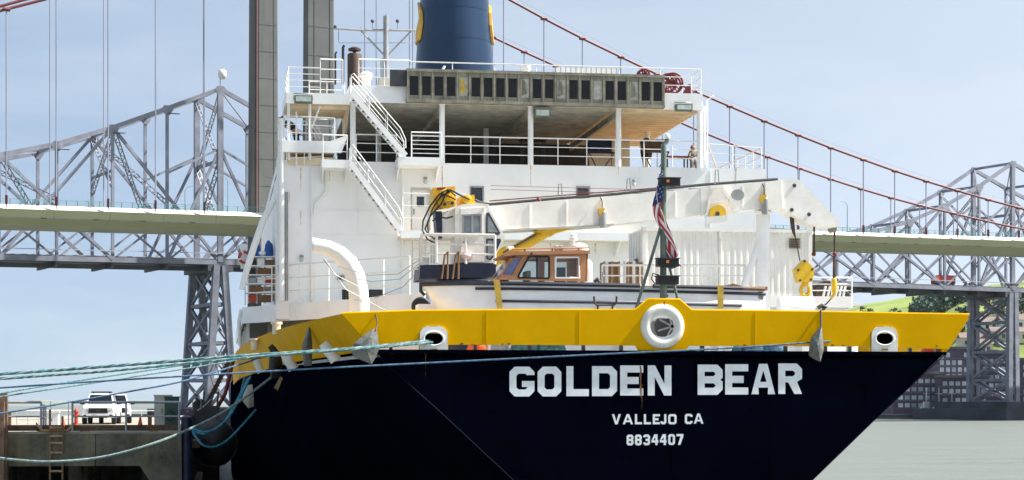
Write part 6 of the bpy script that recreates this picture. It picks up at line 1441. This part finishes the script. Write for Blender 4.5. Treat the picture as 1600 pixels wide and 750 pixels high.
MB().box(c.x - .8, c.x - .35, c.y - .1, c.y + .7, ZD - .1, c.z + .4).build('gearbox', 'steel_grey', wd)
MB().box(c.x - .7, c.x + .9, c.y - .1, c.y + .8, ZD - .1, ZD + .1).build('base', 'steel_grey', wd)

# ================================================================== pier
YP = 31.4; ZPD = 4.2; XPR = P(284, 690, y=YP).x; XPL = -64
pier = empty('pier', V((XPR, YP, 0)), 'weathered concrete pier with a timber kerb beside the ship', 'pier')
# slab front in poured bays, each its own piece
xs = [XPR - .0, XPR - 3.9, XPR - 8.1, XPR - 12.2, XPR - 17, XPR - 25, XPR - 36, XPL]
for a, b in zip(xs, xs[1:]):
    MB().box(b + .015, a - .015, YP, YP + .8, 2.62, 4.1).build('fascia_panel', 'concrete_pier', pier)
MB().box(XPL, XPR, YP + .8, 150, 2.9, ZPD - .02).build('slab', 'concrete_deck', pier)
MB().box(XPL, XPR - .02, YP + .02, YP + .78, 4.1, ZPD - .03).build('coping', 'concrete_deck', pier)
z = P(100, 700, y=YP)
def PP(px, py, dy=0.): return P(px, py, y=YP + dy)
m = MB(); m.prism([PP(206, 718) + V((0, .02, .25)), PP(284, 718) + V((0, .02, .25)), V((XPR, YP + .02, -2)), V((PP(262, 800).x, YP + .02, -2)), PP(232, 749) + V((0, .02, 0))], (0, 3, 0)); m.build('corner_pier', 'concrete_pier', pier)
for k in range(9):
    for j in range(3): MB().lathe(V((XPR - 5 - k * 4.5, YP + 3 + j * 7, -3)), [(.35, 0), (.35, 5.9)], 10).build('pile', 'concrete_pier', pier)
MB().box(XPL, XPR - 3, YP + 30, YP + 30.3, -2, 2.9).build('back_wall', 'concrete_pier', pier)
MB().box(XPR - .25, XPR, YP + 3.1, 150, -2, 2.9).build('side_wall', 'concrete_pier', pier)
# timber kerb: separate baulks on blocks
x = XPR - .15; k = 0
while x > XPL + 4:
    ln = (5.2, 4.4, 5.6)[k % 3]
    if not (PP(62, 660).x > x - ln and PP(108, 660).x < x): MB().box(x - ln + .04, x, YP + .15, YP + .47, 4.23, 4.50).build('kerb_timber', 'wood_dark', pier)
    else:
        for a, b in ((x - ln + .04, PP(58, 660).x), (PP(110, 660).x, x)):
            if b > a + .2: MB().box(a, b, YP + .15, YP + .47, 4.23, 4.50).build('kerb_timber', 'wood_dark', pier)
    for t in (.2, .8): MB().box(x - ln * t - .3, x - ln * t + .1, YP + .08, YP + .5, 4.08, 4.228).build('kerb_block', 'wood', pier)
    x -= ln; k += 1
for px0, px1 in ((62, 108),):
    for i in range(4): MB().box(PP(px0 + i * 3, 660).x, PP(px1 - i * 2, 660).x, YP + .1 + i * .35, YP + .4 + i * .35, 4.16 + i * .02, 4.28 + i * .02).build('landing_plank', 'wood', pier)
MB().prism([PP(56, 659), PP(66, 671), PP(104, 671), PP(118, 658), PP(118, 662), PP(106, 674), PP(64, 674), PP(56, 664)], (0, .12, 0)).build('step_frame', 'wood', pier)
# ladder down the face
ld = empty('pier_ladder', PP(88, 750, -.2), 'wooden ladder hanging down the pier\'s concrete face', 'ladder')
for px in (78, 97.5): bar('side_rail', PP(px, 640, -.12) if px < 80 else PP(px, 650, -.12), PP(px, 722 if px < 80 else 705, -.12), .09, .09, 'pile_wood', ld, (0, 1, 0))
for py in (668, 681, 692, 707, 720, 736): bar('rung', PP(78, py, -.14), PP(97.5, py, -.14), .07, .09, 'wood', ld)
for px in (78, 97.5): bar('side_rail', PP(px, 722, -.1), PP(px, 760, -.1), .08, .08, 'pile_wood', ld, (0, 1, 0))
# galvanised guard rails
zb = 4.24
for px0, px1, lab in ((10, 64, 'galvanised guard rail on the pier left of the ladder'), (113, 280, 'galvanised guard rail on the pier in front of the white trucks')):
    railing(None, [V((PP(px0, 660).x, YP + .06, zb)), V((PP(px1, 660).x, YP + .06, zb))], h=PP(100, 628.5).z - zb, rails=2, sp=1.25 if px0 < 50 else 2.42, r=.055, mt='galvanised', name='guard_rail', label=lab, cat='railing')
railing(None, [V((PP(64, 660).x, YP + .3, zb)), V((PP(64, 660).x, YP + 2.4, zb))], h=1.15, rails=2, sp=1.0, r=.045, mt='galvanised', name='guard_rail', label='short return of the guard rail left of the ladder opening', cat='railing')
for px, top, lab in ((79, 627, 'thin pale post at the ladder head, left one'), (107, 626, 'thin pale post at the ladder head, right one')):
    tube('ladder_post', [PP(px, 672, .3), PP(px, top, .3)], .03, 'white_paint', None, 6, label=lab, cat='post')
# brown timber piles at the left edge and navy steel pile at the corner
for px0, px1, top, bot, lab in ((-6, 11, 613, 800, 'square brown timber pile at the picture\'s left edge'), (-4, 6, 628, 800, 'lower timber pile in front of the pile at the left edge')):
    dy = -.5 if px1 == 11 else -1.0
    a, b = PP(px0, top, dy), PP(px1, top, dy); MB().box(a.x, b.x, YP + dy, YP + dy + .5, -2, a.z).build('timber_pile', 'pile_wood', label=lab, cat='pile')
MB().lathe(V((PP(291, 700, .4).x, YP + .4, 0)), [(.25, -2), (.25, 4.7), (.28, 4.72), (.28, 4.85), (.05, 4.95)], 16).build('steel_pile', 'pile_navy', label='navy steel pile at the pier\'s corner', cat='pile', smooth=40)
MB().sphere(PP(293.5, 644, -.1), .075).build('warning_light', 'lamp_red', label='small red warning light on the pier\'s corner', cat='light')

# ---- pick-up trucks
def truck(loc, yaw, label, tint='truck_white', bar_=True):
    o = empty('pickup_truck', loc, label, 'truck'); M = Matrix.Rotation(yaw, 3, 'Z'); L0 = V(loc)
    def T(x, y, z): return L0 + M @ V((x, y, z))
    def pr(pts, d, name, mt, par=None, **k): m = MB(); m.prism([T(*q) for q in pts], M @ V(d)); return m.build(name, mt, par or o, **k)
    # body shell: lofted sections nose to tail
    sec = [(0.0, .93, .55, 1.02), (.12, .97, .45, 1.10), (.6, 1.0, .42, 1.17), (1.45, 1.01, .42, 1.23), (1.6, 1.01, .42, 1.25), (3.9, 1.01, .42, 1.26), (5.7, 1.0, .45, 1.26), (5.8, .98, .5, 1.2)]
    m = MB(); vs = []
    for y, w_, z0, z1 in sec: vs += [T(-w_, y, z0), T(-w_ * 1.0, y, (z0 + z1) / 2 + .1), T(-w_ * .93, y, z1), T(w_ * .93, y, z1), T(w_, y, (z0 + z1) / 2 + .1), T(w_, y, z0)]
    n = len(sec); m.add(vs, [(i * 6 + k, i * 6 + (k + 1) % 6, i * 6 + 6 + (k + 1) % 6, i * 6 + 6 + k) for i in range(n - 1) for k in range(6)] + [tuple(range(6)), tuple(range((n - 1) * 6, n * 6))])
    body = m.build('body', tint, o, smooth=35)
    m = MB(); g = [(1.45, .86, 1.24), (2.15, .70, 1.90), (3.55, .70, 1.93), (3.85, .84, 1.25)]; vs = []
    for y, w_, z in g: vs += [T(-w_, y, z), T(w_, y, z)]
    m.add(vs, [(0, 1, 3, 2), (2, 3, 5, 4), (4, 5, 7, 6), (0, 2, 4, 6), (1, 7, 5, 3)]); cabn = m.build('cab', tint, o, smooth=30)
    def q(a, b, u, v): return V(a).lerp(V(b), u) if v is None else None
    A, B_, C_, D_ = V((-.86, 1.45, 1.24)), V((.86, 1.45, 1.24)), V((.70, 2.15, 1.90)), V((-.70, 2.15, 1.90))
    f = lambda u, v: A.lerp(B_, u).lerp(D_.lerp(C_, u), v) + V((0, -.02, .015))
    m = MB(); m.add([T(*f(u, v)) for u, v in ((.05, .06), (.95, .06), (.95, .9), (.05, .9))], [(0, 1, 2, 3)]); m.prism([T(*f(u, v)) for u, v in ((.05, .06), (.95, .06), (.95, .9), (.05, .9))], M @ V((0, .02, -.01))); m.build('windscreen', 'glass_dark', cabn)
    for s in (-1, 1):
        pr([(s * .845, 1.75, 1.3), (s * .845, 3.6, 1.3), (s * .72, 3.35, 1.82), (s * .72, 2.25, 1.82)], (s * .012, 0, 0), 'side_window', 'glass_dark', cabn)
        pr([(s * .98, 1.75, 1.22), (s * 1.26, 1.8, 1.24), (s * 1.26, 1.8, 1.48), (s * 1.02, 1.75, 1.46)], (0, .14, 0), 'mirror', 'truck_black')
        hl = pr([(s * .62, -.02, .78), (s * .95, .05, .78), (s * .97, .08, 1.03), (s * .64, -.01, 1.0)], (0, .06, 0), 'headlight', 'headlamp')
        pr([(s * .66, -.03, .86), (s * .90, .02, .86), (s * .90, .02, .89), (s * .66, -.03, .89)], (0, .02, 0), 'bar', 'chrome', hl)
        pr([(s * .70, -.085, .50), (s * .88, -.07, .50), (s * .88, -.07, .60), (s * .70, -.085, .60)], (0, .03, 0), 'fog_light', 'truck_black')
    pr([(-.60, -.035, .70), (.60, -.035, .70), (.56, -.03, 1.02), (-.56, -.03, 1.02)], (0, .08, 0), 'grille', 'truck_black')
    for z in (.78, .86, .94): pr([(-.56, -.05, z), (.56, -.05, z), (.56, -.05, z + .025), (-.56, -.05, z + .025)], (0, .02, 0), 'grille_bar', 'rubber')
    pr([(-.14, -.065, .83), (0, -.065, .79), (.14, -.065, .83), (.14, -.065, .88), (0, -.065, .92), (-.14, -.065, .88)], (0, .02, 0), 'badge', 'steel_dark')
    pr([(-.98, -.06, .42), (.98, -.06, .42), (.96, -.04, .66), (-.96, -.04, .66)], (0, .2, 0), 'bumper', tint)
    pr([(-.6, -.075, .40), (.6, -.075, .40), (.55, -.075, .52), (-.55, -.075, .52)], (0, .03, 0), 'air_intake', 'truck_black')
    pr([(-.16, -.095, .46), (.16, -.095, .46), (.16, -.095, .58), (-.16, -.095, .58)], (0, .015, 0), 'number_plate', 'flag_white')
    for s in (-1, 1):
        for y in (.95, 4.6):
            m = MB(); m.lathe(V((0, 0, 0)), [(.25, -.13), (.38, -.13), (.40, -.08), (.40, .08), (.38, .13), (.25, .13)], 20, axis='X')
            for v_ in m.v: v_[:] = T(s * .9 + v_.x, y + v_.y, .40 + v_.z)
            w_ = m.build('wheel', 'tyre', o, smooth=40); m = MB(); m.lathe(V((0, 0, 0)), [(.24, -.1), (.24, .1)], 12, axis='X')
            for v_ in m.v: v_[:] = T(s * .92 + v_.x, y + v_.y, .40 + v_.z)
            m.build('rim', 'chrome', w_)
    if bar_:
        lb = pr([(-.66, 2.5, 1.97), (.66, 2.5, 1.97), (.62, 2.5, 2.06), (-.62, 2.5, 2.06)], (0, .3, 0), 'light_bar', 'truck_black')
        for x in (-.5, .5): pr([(x - .03, 2.6, 1.9), (x + .03, 2.6, 1.9), (x + .03, 2.6, 1.98), (x - .03, 2.6, 1.98)], (0, .1, 0), 'bracket', 'truck_black', lb)
    return o
def ground(px, d): return EYE + RT * ((px - 800) / FP * d) + FW * d
for px, d, yaw, lab, lbr in ((153, 119, -.03, 'white pickup truck with black grille and roof light bar on the pier', True), (181, 125, .07, 'second white pickup truck partly hidden behind the first', False)):
    p = ground(px, d); p.z = ZPD - .015; truck(p, yaw, lab, bar_=lbr)
# ---- small things on the pier
def cone(px, d, h, label):
    p = ground(px, d); p.z = ZPD - .015; o = empty('traffic_cone', p, label, 'cone', 'traffic cones on the pier')
    MB().box(p.x - .2, p.x + .2, p.y - .2, p.y + .2, p.z, p.z + .04).build('base', 'orange', o)
    MB().lathe(p, [(.16, .04), (.09, h * .5), (.03, h)], 12).build('body', 'orange_red', o, smooth=50)
    MB().lathe(p, [(.125, h * .3), (.1, h * .5)], 12).build('collar', 'orange', o, smooth=50)
cone(219, 104, .62, 'orange cone right of the trucks by the brown post'); cone(98.5, 93, .62, 'orange cone at the head of the pier ladder')
p = ground(119, 112); p.z = ZPD - .015; o = empty('hydrant', p, 'red standpipe hydrant left of the first truck', 'hydrant')
MB().lathe(p, [(.16, 0), (.16, .05), (.11, .08), (.11, .75), (.15, .78), (.15, .84), (.09, .95), (.03, 1.0)], 12).build('body', 'orange_red', o, smooth=40)
for s in (-1, 1): tube('outlet', [p + V((0, 0, .6)), p + V((s * .22, 0, .6))], .06, 'orange_red', o, 8)
def cabinet(px0, px1, top, d, mt, label, dep=.7):
    a, b = ground(px0, d), ground(px1, d); z1 = EYE.z + (YH - top) / FP * d; z0 = ZPD - .015
    o = empty('electrical_cabinet', V(((a.x + b.x) / 2, a.y, z0)), label, 'cabinet')
    MB().box(a.x, b.x, a.y, a.y + dep, z0, z1 - .04).build('housing', mt, o); MB().box(a.x - .04, b.x + .04, a.y - .04, a.y + dep + .04, z1 - .04, z1 + .02).build('lid', mt, o)
    w_ = b.x - a.x
    MB().box(a.x + w_ * .06, a.x + w_ * .47, a.y - .02, a.y - .002, z0 + .1, z1 - .12).build('door', mt, o); MB().box(a.x + w_ * .53, a.x + w_ * .94, a.y - .02, a.y - .002, z0 + .1, z1 - .12).build('door', mt, o)
    tube('handle', [(a.x + w_ * .44, a.y - .04, z0 + (z1 - z0) * .5), (a.x + w_ * .44, a.y - .04, z0 + (z1 - z0) * .62)], .02, 'steel_dark', o, 6)
cabinet(241, 268, 617.5, 96, 'cabinet_beige', 'beige electrical cabinet near the pier\'s corner')
cabinet(257, 280, 620, 93, 'cabinet_green', 'dark green equipment cabinet in front of the beige one')
cabinet(72, 91, 644, 94, 'white_paint', 'white utility box behind the ladder opening', .5)
p = ground(266, 92.6); p.z = ZPD + .7; ring(p, .22, .025, 1, 1, 20, 6).build('hose_hoop', 'rubber', label='black hose hoop on the green cabinet', cat='hose', smooth=50)
p = ground(234, 98); p.z = ZPD; MB().box(p.x - .1, p.x + .1, p.y, p.y + .2, p.z, p.z + .9).build('timber_post', 'pile_wood', label='short brown timber post left of the beige cabinet', cat='post')
p = ground(14, 95); p.z = ZPD; MB().box(p.x - .16, p.x + .1, p.y, p.y + .2, p.z, p.z + .85).build('timber_post', 'pile_wood', label='short brown timber post behind the left guard rail', cat='post')
o = empty('wheel_stop', ground(42, 96) * V((1, 1, 0)) + V((0, 0, ZPD)), 'yellow scalloped wheel stop on the pier', 'barrier')
for i in range(4): q = ground(33 + i * 5.5, 96); MB().lathe(V((q.x, q.y, ZPD - .01)), [(.1, 0), (.1, .14), (.05, .22)], 10).build('block', 'yellow_bright', o, smooth=40)
railing(None, [V((ground(26, 118).x, ground(26, 118).y, ZPD)), V((ground(112, 118).x, ground(112, 118).y, ZPD))], h=.85, rails=3, sp=.62, r=.03, mt='white_paint', name='guard_rail', label='pale picket railing far back on the pier, left of the trucks', cat='railing')
railing(None, [V((ground(198, 128).x, ground(198, 128).y, ZPD)), V((ground(245, 128).x, ground(245, 128).y, ZPD))], h=.8, rails=2, sp=.9, r=.03, mt='white_paint', name='guard_rail', label='pale railing far back on the pier, right of the trucks', cat='railing')

# ---- fenders and gangway between pier and hull
p = P(334, 692, y=38); fd = empty('foam_fender', p, 'big black foam fender hanging between pier and hull', 'fender')
MB().lathe(p, [(.2, -2.2), (.8, -1.9), (1.12, -1.2), (1.12, 1.2), (.8, 1.9), (.2, 2.2)], 20, axis='Y').build('body', 'rubber', fd, smooth=50)
for dy in (-1, 0, 1): ring(p + V((0, dy, 0)), 1.13, .05, 1, 1, 24, 6).build('band', 'steel_dark', fd)
tube('chain', [p + V((-.3, 0, 1.1)), p + V((-.9, 0, 2.4))], .05, 'exhaust_brown', fd, 6)
fp = empty('timber_fendering', V((XPR + .3, YP + 3, 0)), 'dark timber fender frame on the pier\'s ship side', 'fender')
for k in range(9): MB().box(XPR + .02, XPR + .45, YP + 1.2 + k * 2.4, YP + 1.6 + k * 2.4, -1, 4.9).build('timber', 'pile_navy', fp)
for z in (1.2, 3.4): MB().box(XPR + .46, XPR + .8, YP + 1, YP + 22, z, z + .35).build('waling', 'wood_dark', fp)
o = empty('winch_stand', P(322, 655, y=40), 'dark winch stand at the foot of the gangway', 'machine')
MB().box(P(303, 650, y=40).x, P(343, 650, y=40).x, 40, 43, P(320, 672, y=40).z, P(320, 634, y=40).z).build('base', 'steel_dark', o)
MB().lathe(P(312, 634, y=40.5), [(.3, -.3), (.36, -.25), (.2, -.2), (.2, .3), (.36, .35)], 14, axis='Y').build('drum', 'exhaust_brown', o, smooth=30)
for i in range(4): bar('frame', P(306 + i * 11, 640, y=40), P(308 + i * 11, 618 - 6 * (i % 2), y=40), .1, .1, 'steel_dark', o)
gw = empty('gangway', P(316, 648, y=42), 'steep brown gangway with steps leading up to the ship', 'gangway')
g0, g1 = P(313, 652, y=42), P(357, 566, y=42)
for dy in (0, 1.1):
    q = V((0, dy, 0)); bar('side_beam', g0 + q, g1 + q, .12, .22, 'wood_dark', gw); bar('hand_rail', g0 + q + V((-.25, 0, .9)), g1 + q + V((-.25, 0, .9)), .06, .06, 'galvanised', gw)
    for t in (.1, .3, .5, .7, .9): a = g0.lerp(g1, t) + q; bar('rail_post', a, a + V((-.25, 0, .9)), .05, .05, 'galvanised', gw)
for k in range(15): a = g0.lerp(g1, (k + .5) / 15); MB().box(a.x - .18, a.x + .18, a.y + .05, a.y + 1.05, a.z - .02, a.z + .03).build('step', 'wood' if k % 3 else 'yellow_bright', gw)
tube('red_hose', [P(366, 556, y=41), P(358, 590, y=41), P(352, 615, y=41), P(340, 636, y=41), P(322, 650, y=41), P(308, 655, y=41)], .10, 'red_paint', None, 8, label='thick dark red hose hanging beside the gangway', cat='hose')
tube('gang_rail', [P(308, 642, y=39), P(318, 636, y=39), P(330, 624, y=39)], .05, 'galvanised', None, 6, label='pale handrail at the gangway\'s foot', cat='railing')
tube('rail_hoop', [P(301, 640, y=36), P(301, 626, y=36), P(307, 620, y=36), P(314, 626, y=36), P(314, 640, y=36)], .03, 'galvanised', None, 6, label='small round hoop rail at the pier\'s corner', cat='railing')

# ================================================================== chafing pads and brackets on the port quarter
def side_y(px):
    best = min((abs(800 + FP * (V((-(hb(y, 4) + .5), y, 0)) - EYE).dot(RT) / (V((-(hb(y, 4) + .5), y, 0)) - EYE).dot(FW) - px), y) for y in [i * .25 for i in range(0, 260)])
    return best[1]
def pad(pts, y, label, mt='canvas_grey', ridge=None, thick=.10):
    """stiff canvas pad: domed sheet of real thickness"""
    c = V(); q = [P(a, b, y=y) for a, b in pts]
    for p_ in q: c += p_ / len(q)
    m = MB(); out = V((-.25, -1, 0)).normalized(); n = len(q)
    mid = [p_.lerp(c, .5) - V((0, 0, 0)) + out * .16 for p_ in q]; top = c + out * .22; back = [p_ - out * -.0 + V((0, thick, 0)) for p_ in q]
    vs = q + mid + [top] + back; fs = [(i, (i + 1) % n, n + (i + 1) % n, n + i) for i in range(n)] + [(n + i, n + (i + 1) % n, 2 * n) for i in range(n)] + [(i, 2 * n + 1 + i, 2 * n + 1 + (i + 1) % n, (i + 1) % n) for i in range(n)] + [tuple(2 * n + 1 + i for i in range(n))]
    m.add(vs, fs); return m.build('chafing_pad', mt, label=label, cat='pad', group='chafing pads hung on the bulwark')
pad([(584, 513), (589, 515), (591, 530), (593, 544), (588, 556), (581, 569), (566, 563), (552, 557), (551, 551), (553, 536), (568, 524)], -.45, 'large grey diamond shaped canvas pad left of the left fairlead')
pad([(1284, 508), (1286, 528), (1287, 547), (1282, 565), (1273, 561), (1265, 555), (1266, 540), (1269, 527), (1277, 517)], -.3, 'grey canvas pad hanging below the starboard side of the bulwark')
y2 = side_y(480); pad([(484, 505), (486, 520), (488, 533), (488, 552), (487, 571), (475, 572), (473, 556), (472, 541), (477, 524)], y2 - 1.0, 'tall narrow grey canvas pad on the port quarter')
y3 = side_y(430); pad([(421, 556), (430, 550), (440, 558), (442, 572), (436, 590), (424, 592), (420, 575)], y3 - 1.2, 'dark rounded canvas pad farther forward on the port side', 'rubber')
tube('pad_line', [P(586, 488, y=.05), P(590, 505, y=-.2), P(587, 516, y=-.5)], .02, 'exhaust_brown', None, 5, label='thin line holding the large diamond pad', cat='line')
tube('pad_line', [P(1283, 484, y=.0), P(1283.5, 512, y=-.3)], .03, 'rubber', None, 5, label='thin black line holding the starboard pad', cat='line')
tube('pad_line', [P(485, 504, y=y2 - .6), P(484, 508, y=y2 - 1)], .03, 'rubber', None, 5, label='short line holding the narrow pad', cat='line')
def roll(px0, py0, px1, py1, r_, label, mt='white_rusty'):
    y = side_y((px0 + px1) / 2) - .8; a, b = P(px0, py0, y=y), P(px1, py1, y=y); tube('canvas_roll', [a, a.lerp(b, .3), a.lerp(b, .7), b], [r_ * .8, r_, r_ * .9, r_], mt, None, 8, label=label, cat='roll', group='pale canvas rolls on the port bulwark')
roll(505, 536, 525, 563, .2, 'pale canvas roll between the diamond pad and the narrow pad'); roll(445, 553, 459, 577, .2, 'pale canvas roll right of the dark rounded pad'); roll(400, 562, 408, 582, .16, 'small pale canvas roll far forward on the port bulwark')
roll(422, 540, 438, 560, .13, 'black strap roll above the dark rounded pad', 'rubber')
y = side_y(433) - 1.4; MB().prism([P(438, 588, y=y), P(442, 591, y=y), P(434, 610, y=y), P(428, 606, y=y)], (0, .08, 0)).build('wood_board', 'wood', label='pale wooden board dangling below the dark pad', cat='board')
for px, py in ((432, 512), (398, 537)):
    y = side_y(px); p = P(px, py, y=y); MB().lathe(p, [(.16, -.25), (.16, .1), (.22, .14), (.22, .22)], 10).build('roller', 'ceiling_paint', ship, smooth=40)
y = 32; pad([(384, 602), (398, 600), (405, 608), (406, 625), (400, 634), (388, 638), (380, 628), (379, 612)], y, 'pale grey octagonal canvas pad low on the port hull', 'cabinet_beige')
o = empty('line_bundle', P(378, 610, y=36), 'blue and teal line bundle hanging on the port hull side', 'rope')
for i in range(6): tube('strand', [P(382 + i, 590, y=36), P(378 + i * 1.3, 606, y=36), P(376 + i * 1.6, 622, y=36)], .05, 'rope_blue' if i % 2 else 'rope_teal', o, 5)

# ================================================================== mooring lines
def line(pts, r_, mt, label, twist=0):
    """pts: (px, py, depth); smooth curve through them"""
    q = [ground(a, d) * V((1, 1, 0)) + V((0, 0, EYE.z + (YH - b) / FP * d)) for a, b, d in pts]; out = []
    for i in range(len(q) - 1):
        p0, p1, p2, p3 = q[max(0, i - 1)], q[i], q[i + 1], q[min(len(q) - 1, i + 2)]
        n_ = max(6, int((p2 - p1).length / .35))
        for k in range(n_):
            t = k / n_; out.append(.5 * ((2 * p1) + (p2 - p0) * t + (2 * p0 - 5 * p1 + 4 * p2 - p3) * t * t + (3 * p1 - p0 - 3 * p2 + p3) * t ** 3))
    out.append(q[-1])
    if not twist: return tube('mooring_line', out, r_, mt, None, 7, label=label, cat='rope', group='mooring lines')
    o = empty('mooring_line', out[0], label, 'rope', 'mooring lines')
    fine = [out[i].lerp(out[i + 1], t) for i in range(len(out) - 1) for t in (0, .34, .67)] + [out[-1]]
    for s in range(3):
        pts_ = []
        for i, p_ in enumerate(fine):
            d = (fine[min(i + 1, len(fine) - 1)] - fine[max(i - 1, 0)]).normalized(); e = d.cross(V((0, 0, 1))).normalized(); g = e.cross(d); a = i * .75 + s * 2.094
            pts_.append(p_ + (e * math.cos(a) + g * math.sin(a)) * r_ * .5)
        tube('strand', pts_, r_ * .62, mt if s else 'rope_pale', o, 5)
    return o
d0 = 60.3 - 1.0
line([(676, 532, 59.0), (640, 536, 58.4), (560, 543.5, 57.6), (480, 549.5, 57), (380, 556, 56.5), (250, 566, 56), (120, 576, 55.5), (0, 584.5, 55), (-250, 603, 54)], .05, 'rope_teal', 'thick pale teal mooring line running from the left fairlead, upper strand', 1)
line([(676, 535, 58.8), (560, 545, 57.4), (420, 556, 56.6), (300, 567, 56.0), (180, 579, 55.5), (90, 585.5, 55.2), (0, 592, 55), (-250, 611, 54)], .04, 'rope_teal', 'thick pale teal mooring line just under the upper strand', 1)
line([(1375, 527, 62.0), (1340, 531, 61.4), (1275, 534.5, 60.6), (1200, 540, 60.2), (1100, 546, 59.8), (950, 553, 59.2), (800, 560.5, 58.6), (650, 568, 58), (480, 576.5, 57), (300, 587, 56), (150, 596, 55.5), (0, 606, 55), (-200, 618, 54.5)], .027, 'rope_blue', 'thin blue mooring line crossing the whole transom from the right fairlead')
line([(402, 560, 82), (340, 563, 79), (200, 583, 74), (80, 601, 71), (15, 612, 69), (-100, 630, 67)], .035, 'rope_teal', 'faint teal line rising to the port bulwark, upper of the pair')
line([(430, 552, 80), (340, 568, 78), (200, 590, 74), (100, 605, 71), (0, 620, 69), (-100, 636, 67)], .03, 'rope_teal', 'faint teal line rising to the port bulwark, lower of the pair')
line([(420, 555, 80), (350, 577, 78), (280, 597, 76), (200, 612, 75), (100, 630, 74), (0, 646, 73), (-100, 660, 72)], .036, 'rope_blue', 'blue mooring line slanting down from port bulwark across the trucks')
line([(440, 577, 76), (395, 612, 75), (345, 646, 74), (290, 673, 73), (230, 696, 72), (160, 714, 71.5), (90, 721, 71), (30, 719, 71), (-60, 708, 71)], .05, 'rope_pale', 'pale sagging mooring line hanging low before the pier')
line([(392, 588, 88), (378, 616, 87.5), (360, 648, 87), (340, 668, 86.5), (320, 675, 86), (301, 670, 86)], .055, 'rope_cyan', 'cyan rope loop hung between pier and ship, inner one')
line([(389, 590, 88), (372, 622, 87.5), (354, 655, 87), (336, 671, 86.5), (318, 678, 86), (300, 672, 86)], .05, 'rope_cyan', 'cyan rope loop hung between pier and ship, middle one')
line([(400, 640, 88), (378, 665, 87.5), (355, 688, 87), (335, 698, 86.5), (318, 696, 86), (307, 684, 86), (301, 674, 86)], .05, 'rope_cyan', 'cyan rope loop hanging lowest between pier and ship')

# dark camel float between pier and hull
cf = empty('camel_float', V((XPR + 1.4, 37, 0)), 'black timber camel float in the gap between pier and hull', 'float')
for k in range(3): MB().lathe(V((XPR + 1.0 + k * .62, 40, .45)), [(.2, -5), (.33, -4.8), (.33, 14), (.2, 14.2)], 12, axis='Y').build('log', 'rubber', cf, smooth=40)
for y in (37, 44, 51): MB().box(XPR + .6, XPR + 2.7, y, y + .4, .8, 1.15).build('crossbeam', 'wood_dark', cf)

sp_ = empty('separator_pontoon', V((XPR + 1.2, 60, 0)), 'black steel pontoon lying along the pier under the gangway', 'pontoon')
MB().prism([V((XPR + .35, 58, 0)), V((XPR + 1.0, 57.4, 0)), V((XPR + 1.75, 58, 0)), V((XPR + 1.75, 118, 0)), V((XPR + .35, 118, 0))], (0, 0, 2.9)).build('hull', 'rubber', sp_)
for k in range(8): MB().box(XPR + .3, XPR + 1.8, 60 + k * 7, 60.5 + k * 7, 2.9, 3.1).build('deck_beam', 'wood_dark', sp_)
# little red lorry crossing the truss bridge
q = bots[npan - 2] + BN * 2.2 + V((0, 0, .9)); lr_ = empty('lorry', q, 'tiny red lorry crossing the truss bridge at the right', 'lorry')
def lb_(x0, x1, z0, z1, nm, mt): m = MB(); m.prism([q + BD * x0 + V((0, 0, z0)), q + BD * x1 + V((0, 0, z0)), q + BD * x1 + BN * 2.4 + V((0, 0, z0)), q + BD * x0 + BN * 2.4 + V((0, 0, z0))], V((0, 0, z1 - z0))); m.build(nm, mt, lr_)
lb_(-1.8, 0, .6, 3.0, 'cab', 'orange_red'); lb_(.2, 6.5, .9, 3.4, 'box_body', 'red_paint'); lb_(-1.6, 6.4, .45, .88, 'chassis', 'rubber')
for x in (-1, 2, 5.4): m = MB(); m.lathe(V((0, 0, 0)), [(.5, -.15), (.5, .15)], 10, axis='Y'); [v_.__setitem__(slice(None), q + BD * x + BN * v_.y + V((0, 0, .5)) + BD * v_.x + V((0, 0, v_.z))) for v_ in m.v]; m.build('wheel', 'tyre', lr_)

# ================================================================== haze: the air over the strait
hz = MB(); hz.box(-5200, 5200, -700, 5800, -6, 330)
hm_ = bpy.data.materials.new('haze'); hm_.use_nodes = True; MATS['haze'] = hm_; t_ = hm_.node_tree; t_.nodes.clear()
ho = t_.nodes.new('ShaderNodeOutputMaterial'); hv = t_.nodes.new('ShaderNodeVolumePrincipled'); hv.inputs['Density'].default_value = .000015; hv.inputs['Color'].default_value = (.86, .92, 1, 1); hv.inputs['Anisotropy'].default_value = .2
t_.links.new(hv.outputs[0], ho.inputs['Volume'])
hz.build('haze', 'haze', kind='stuff')
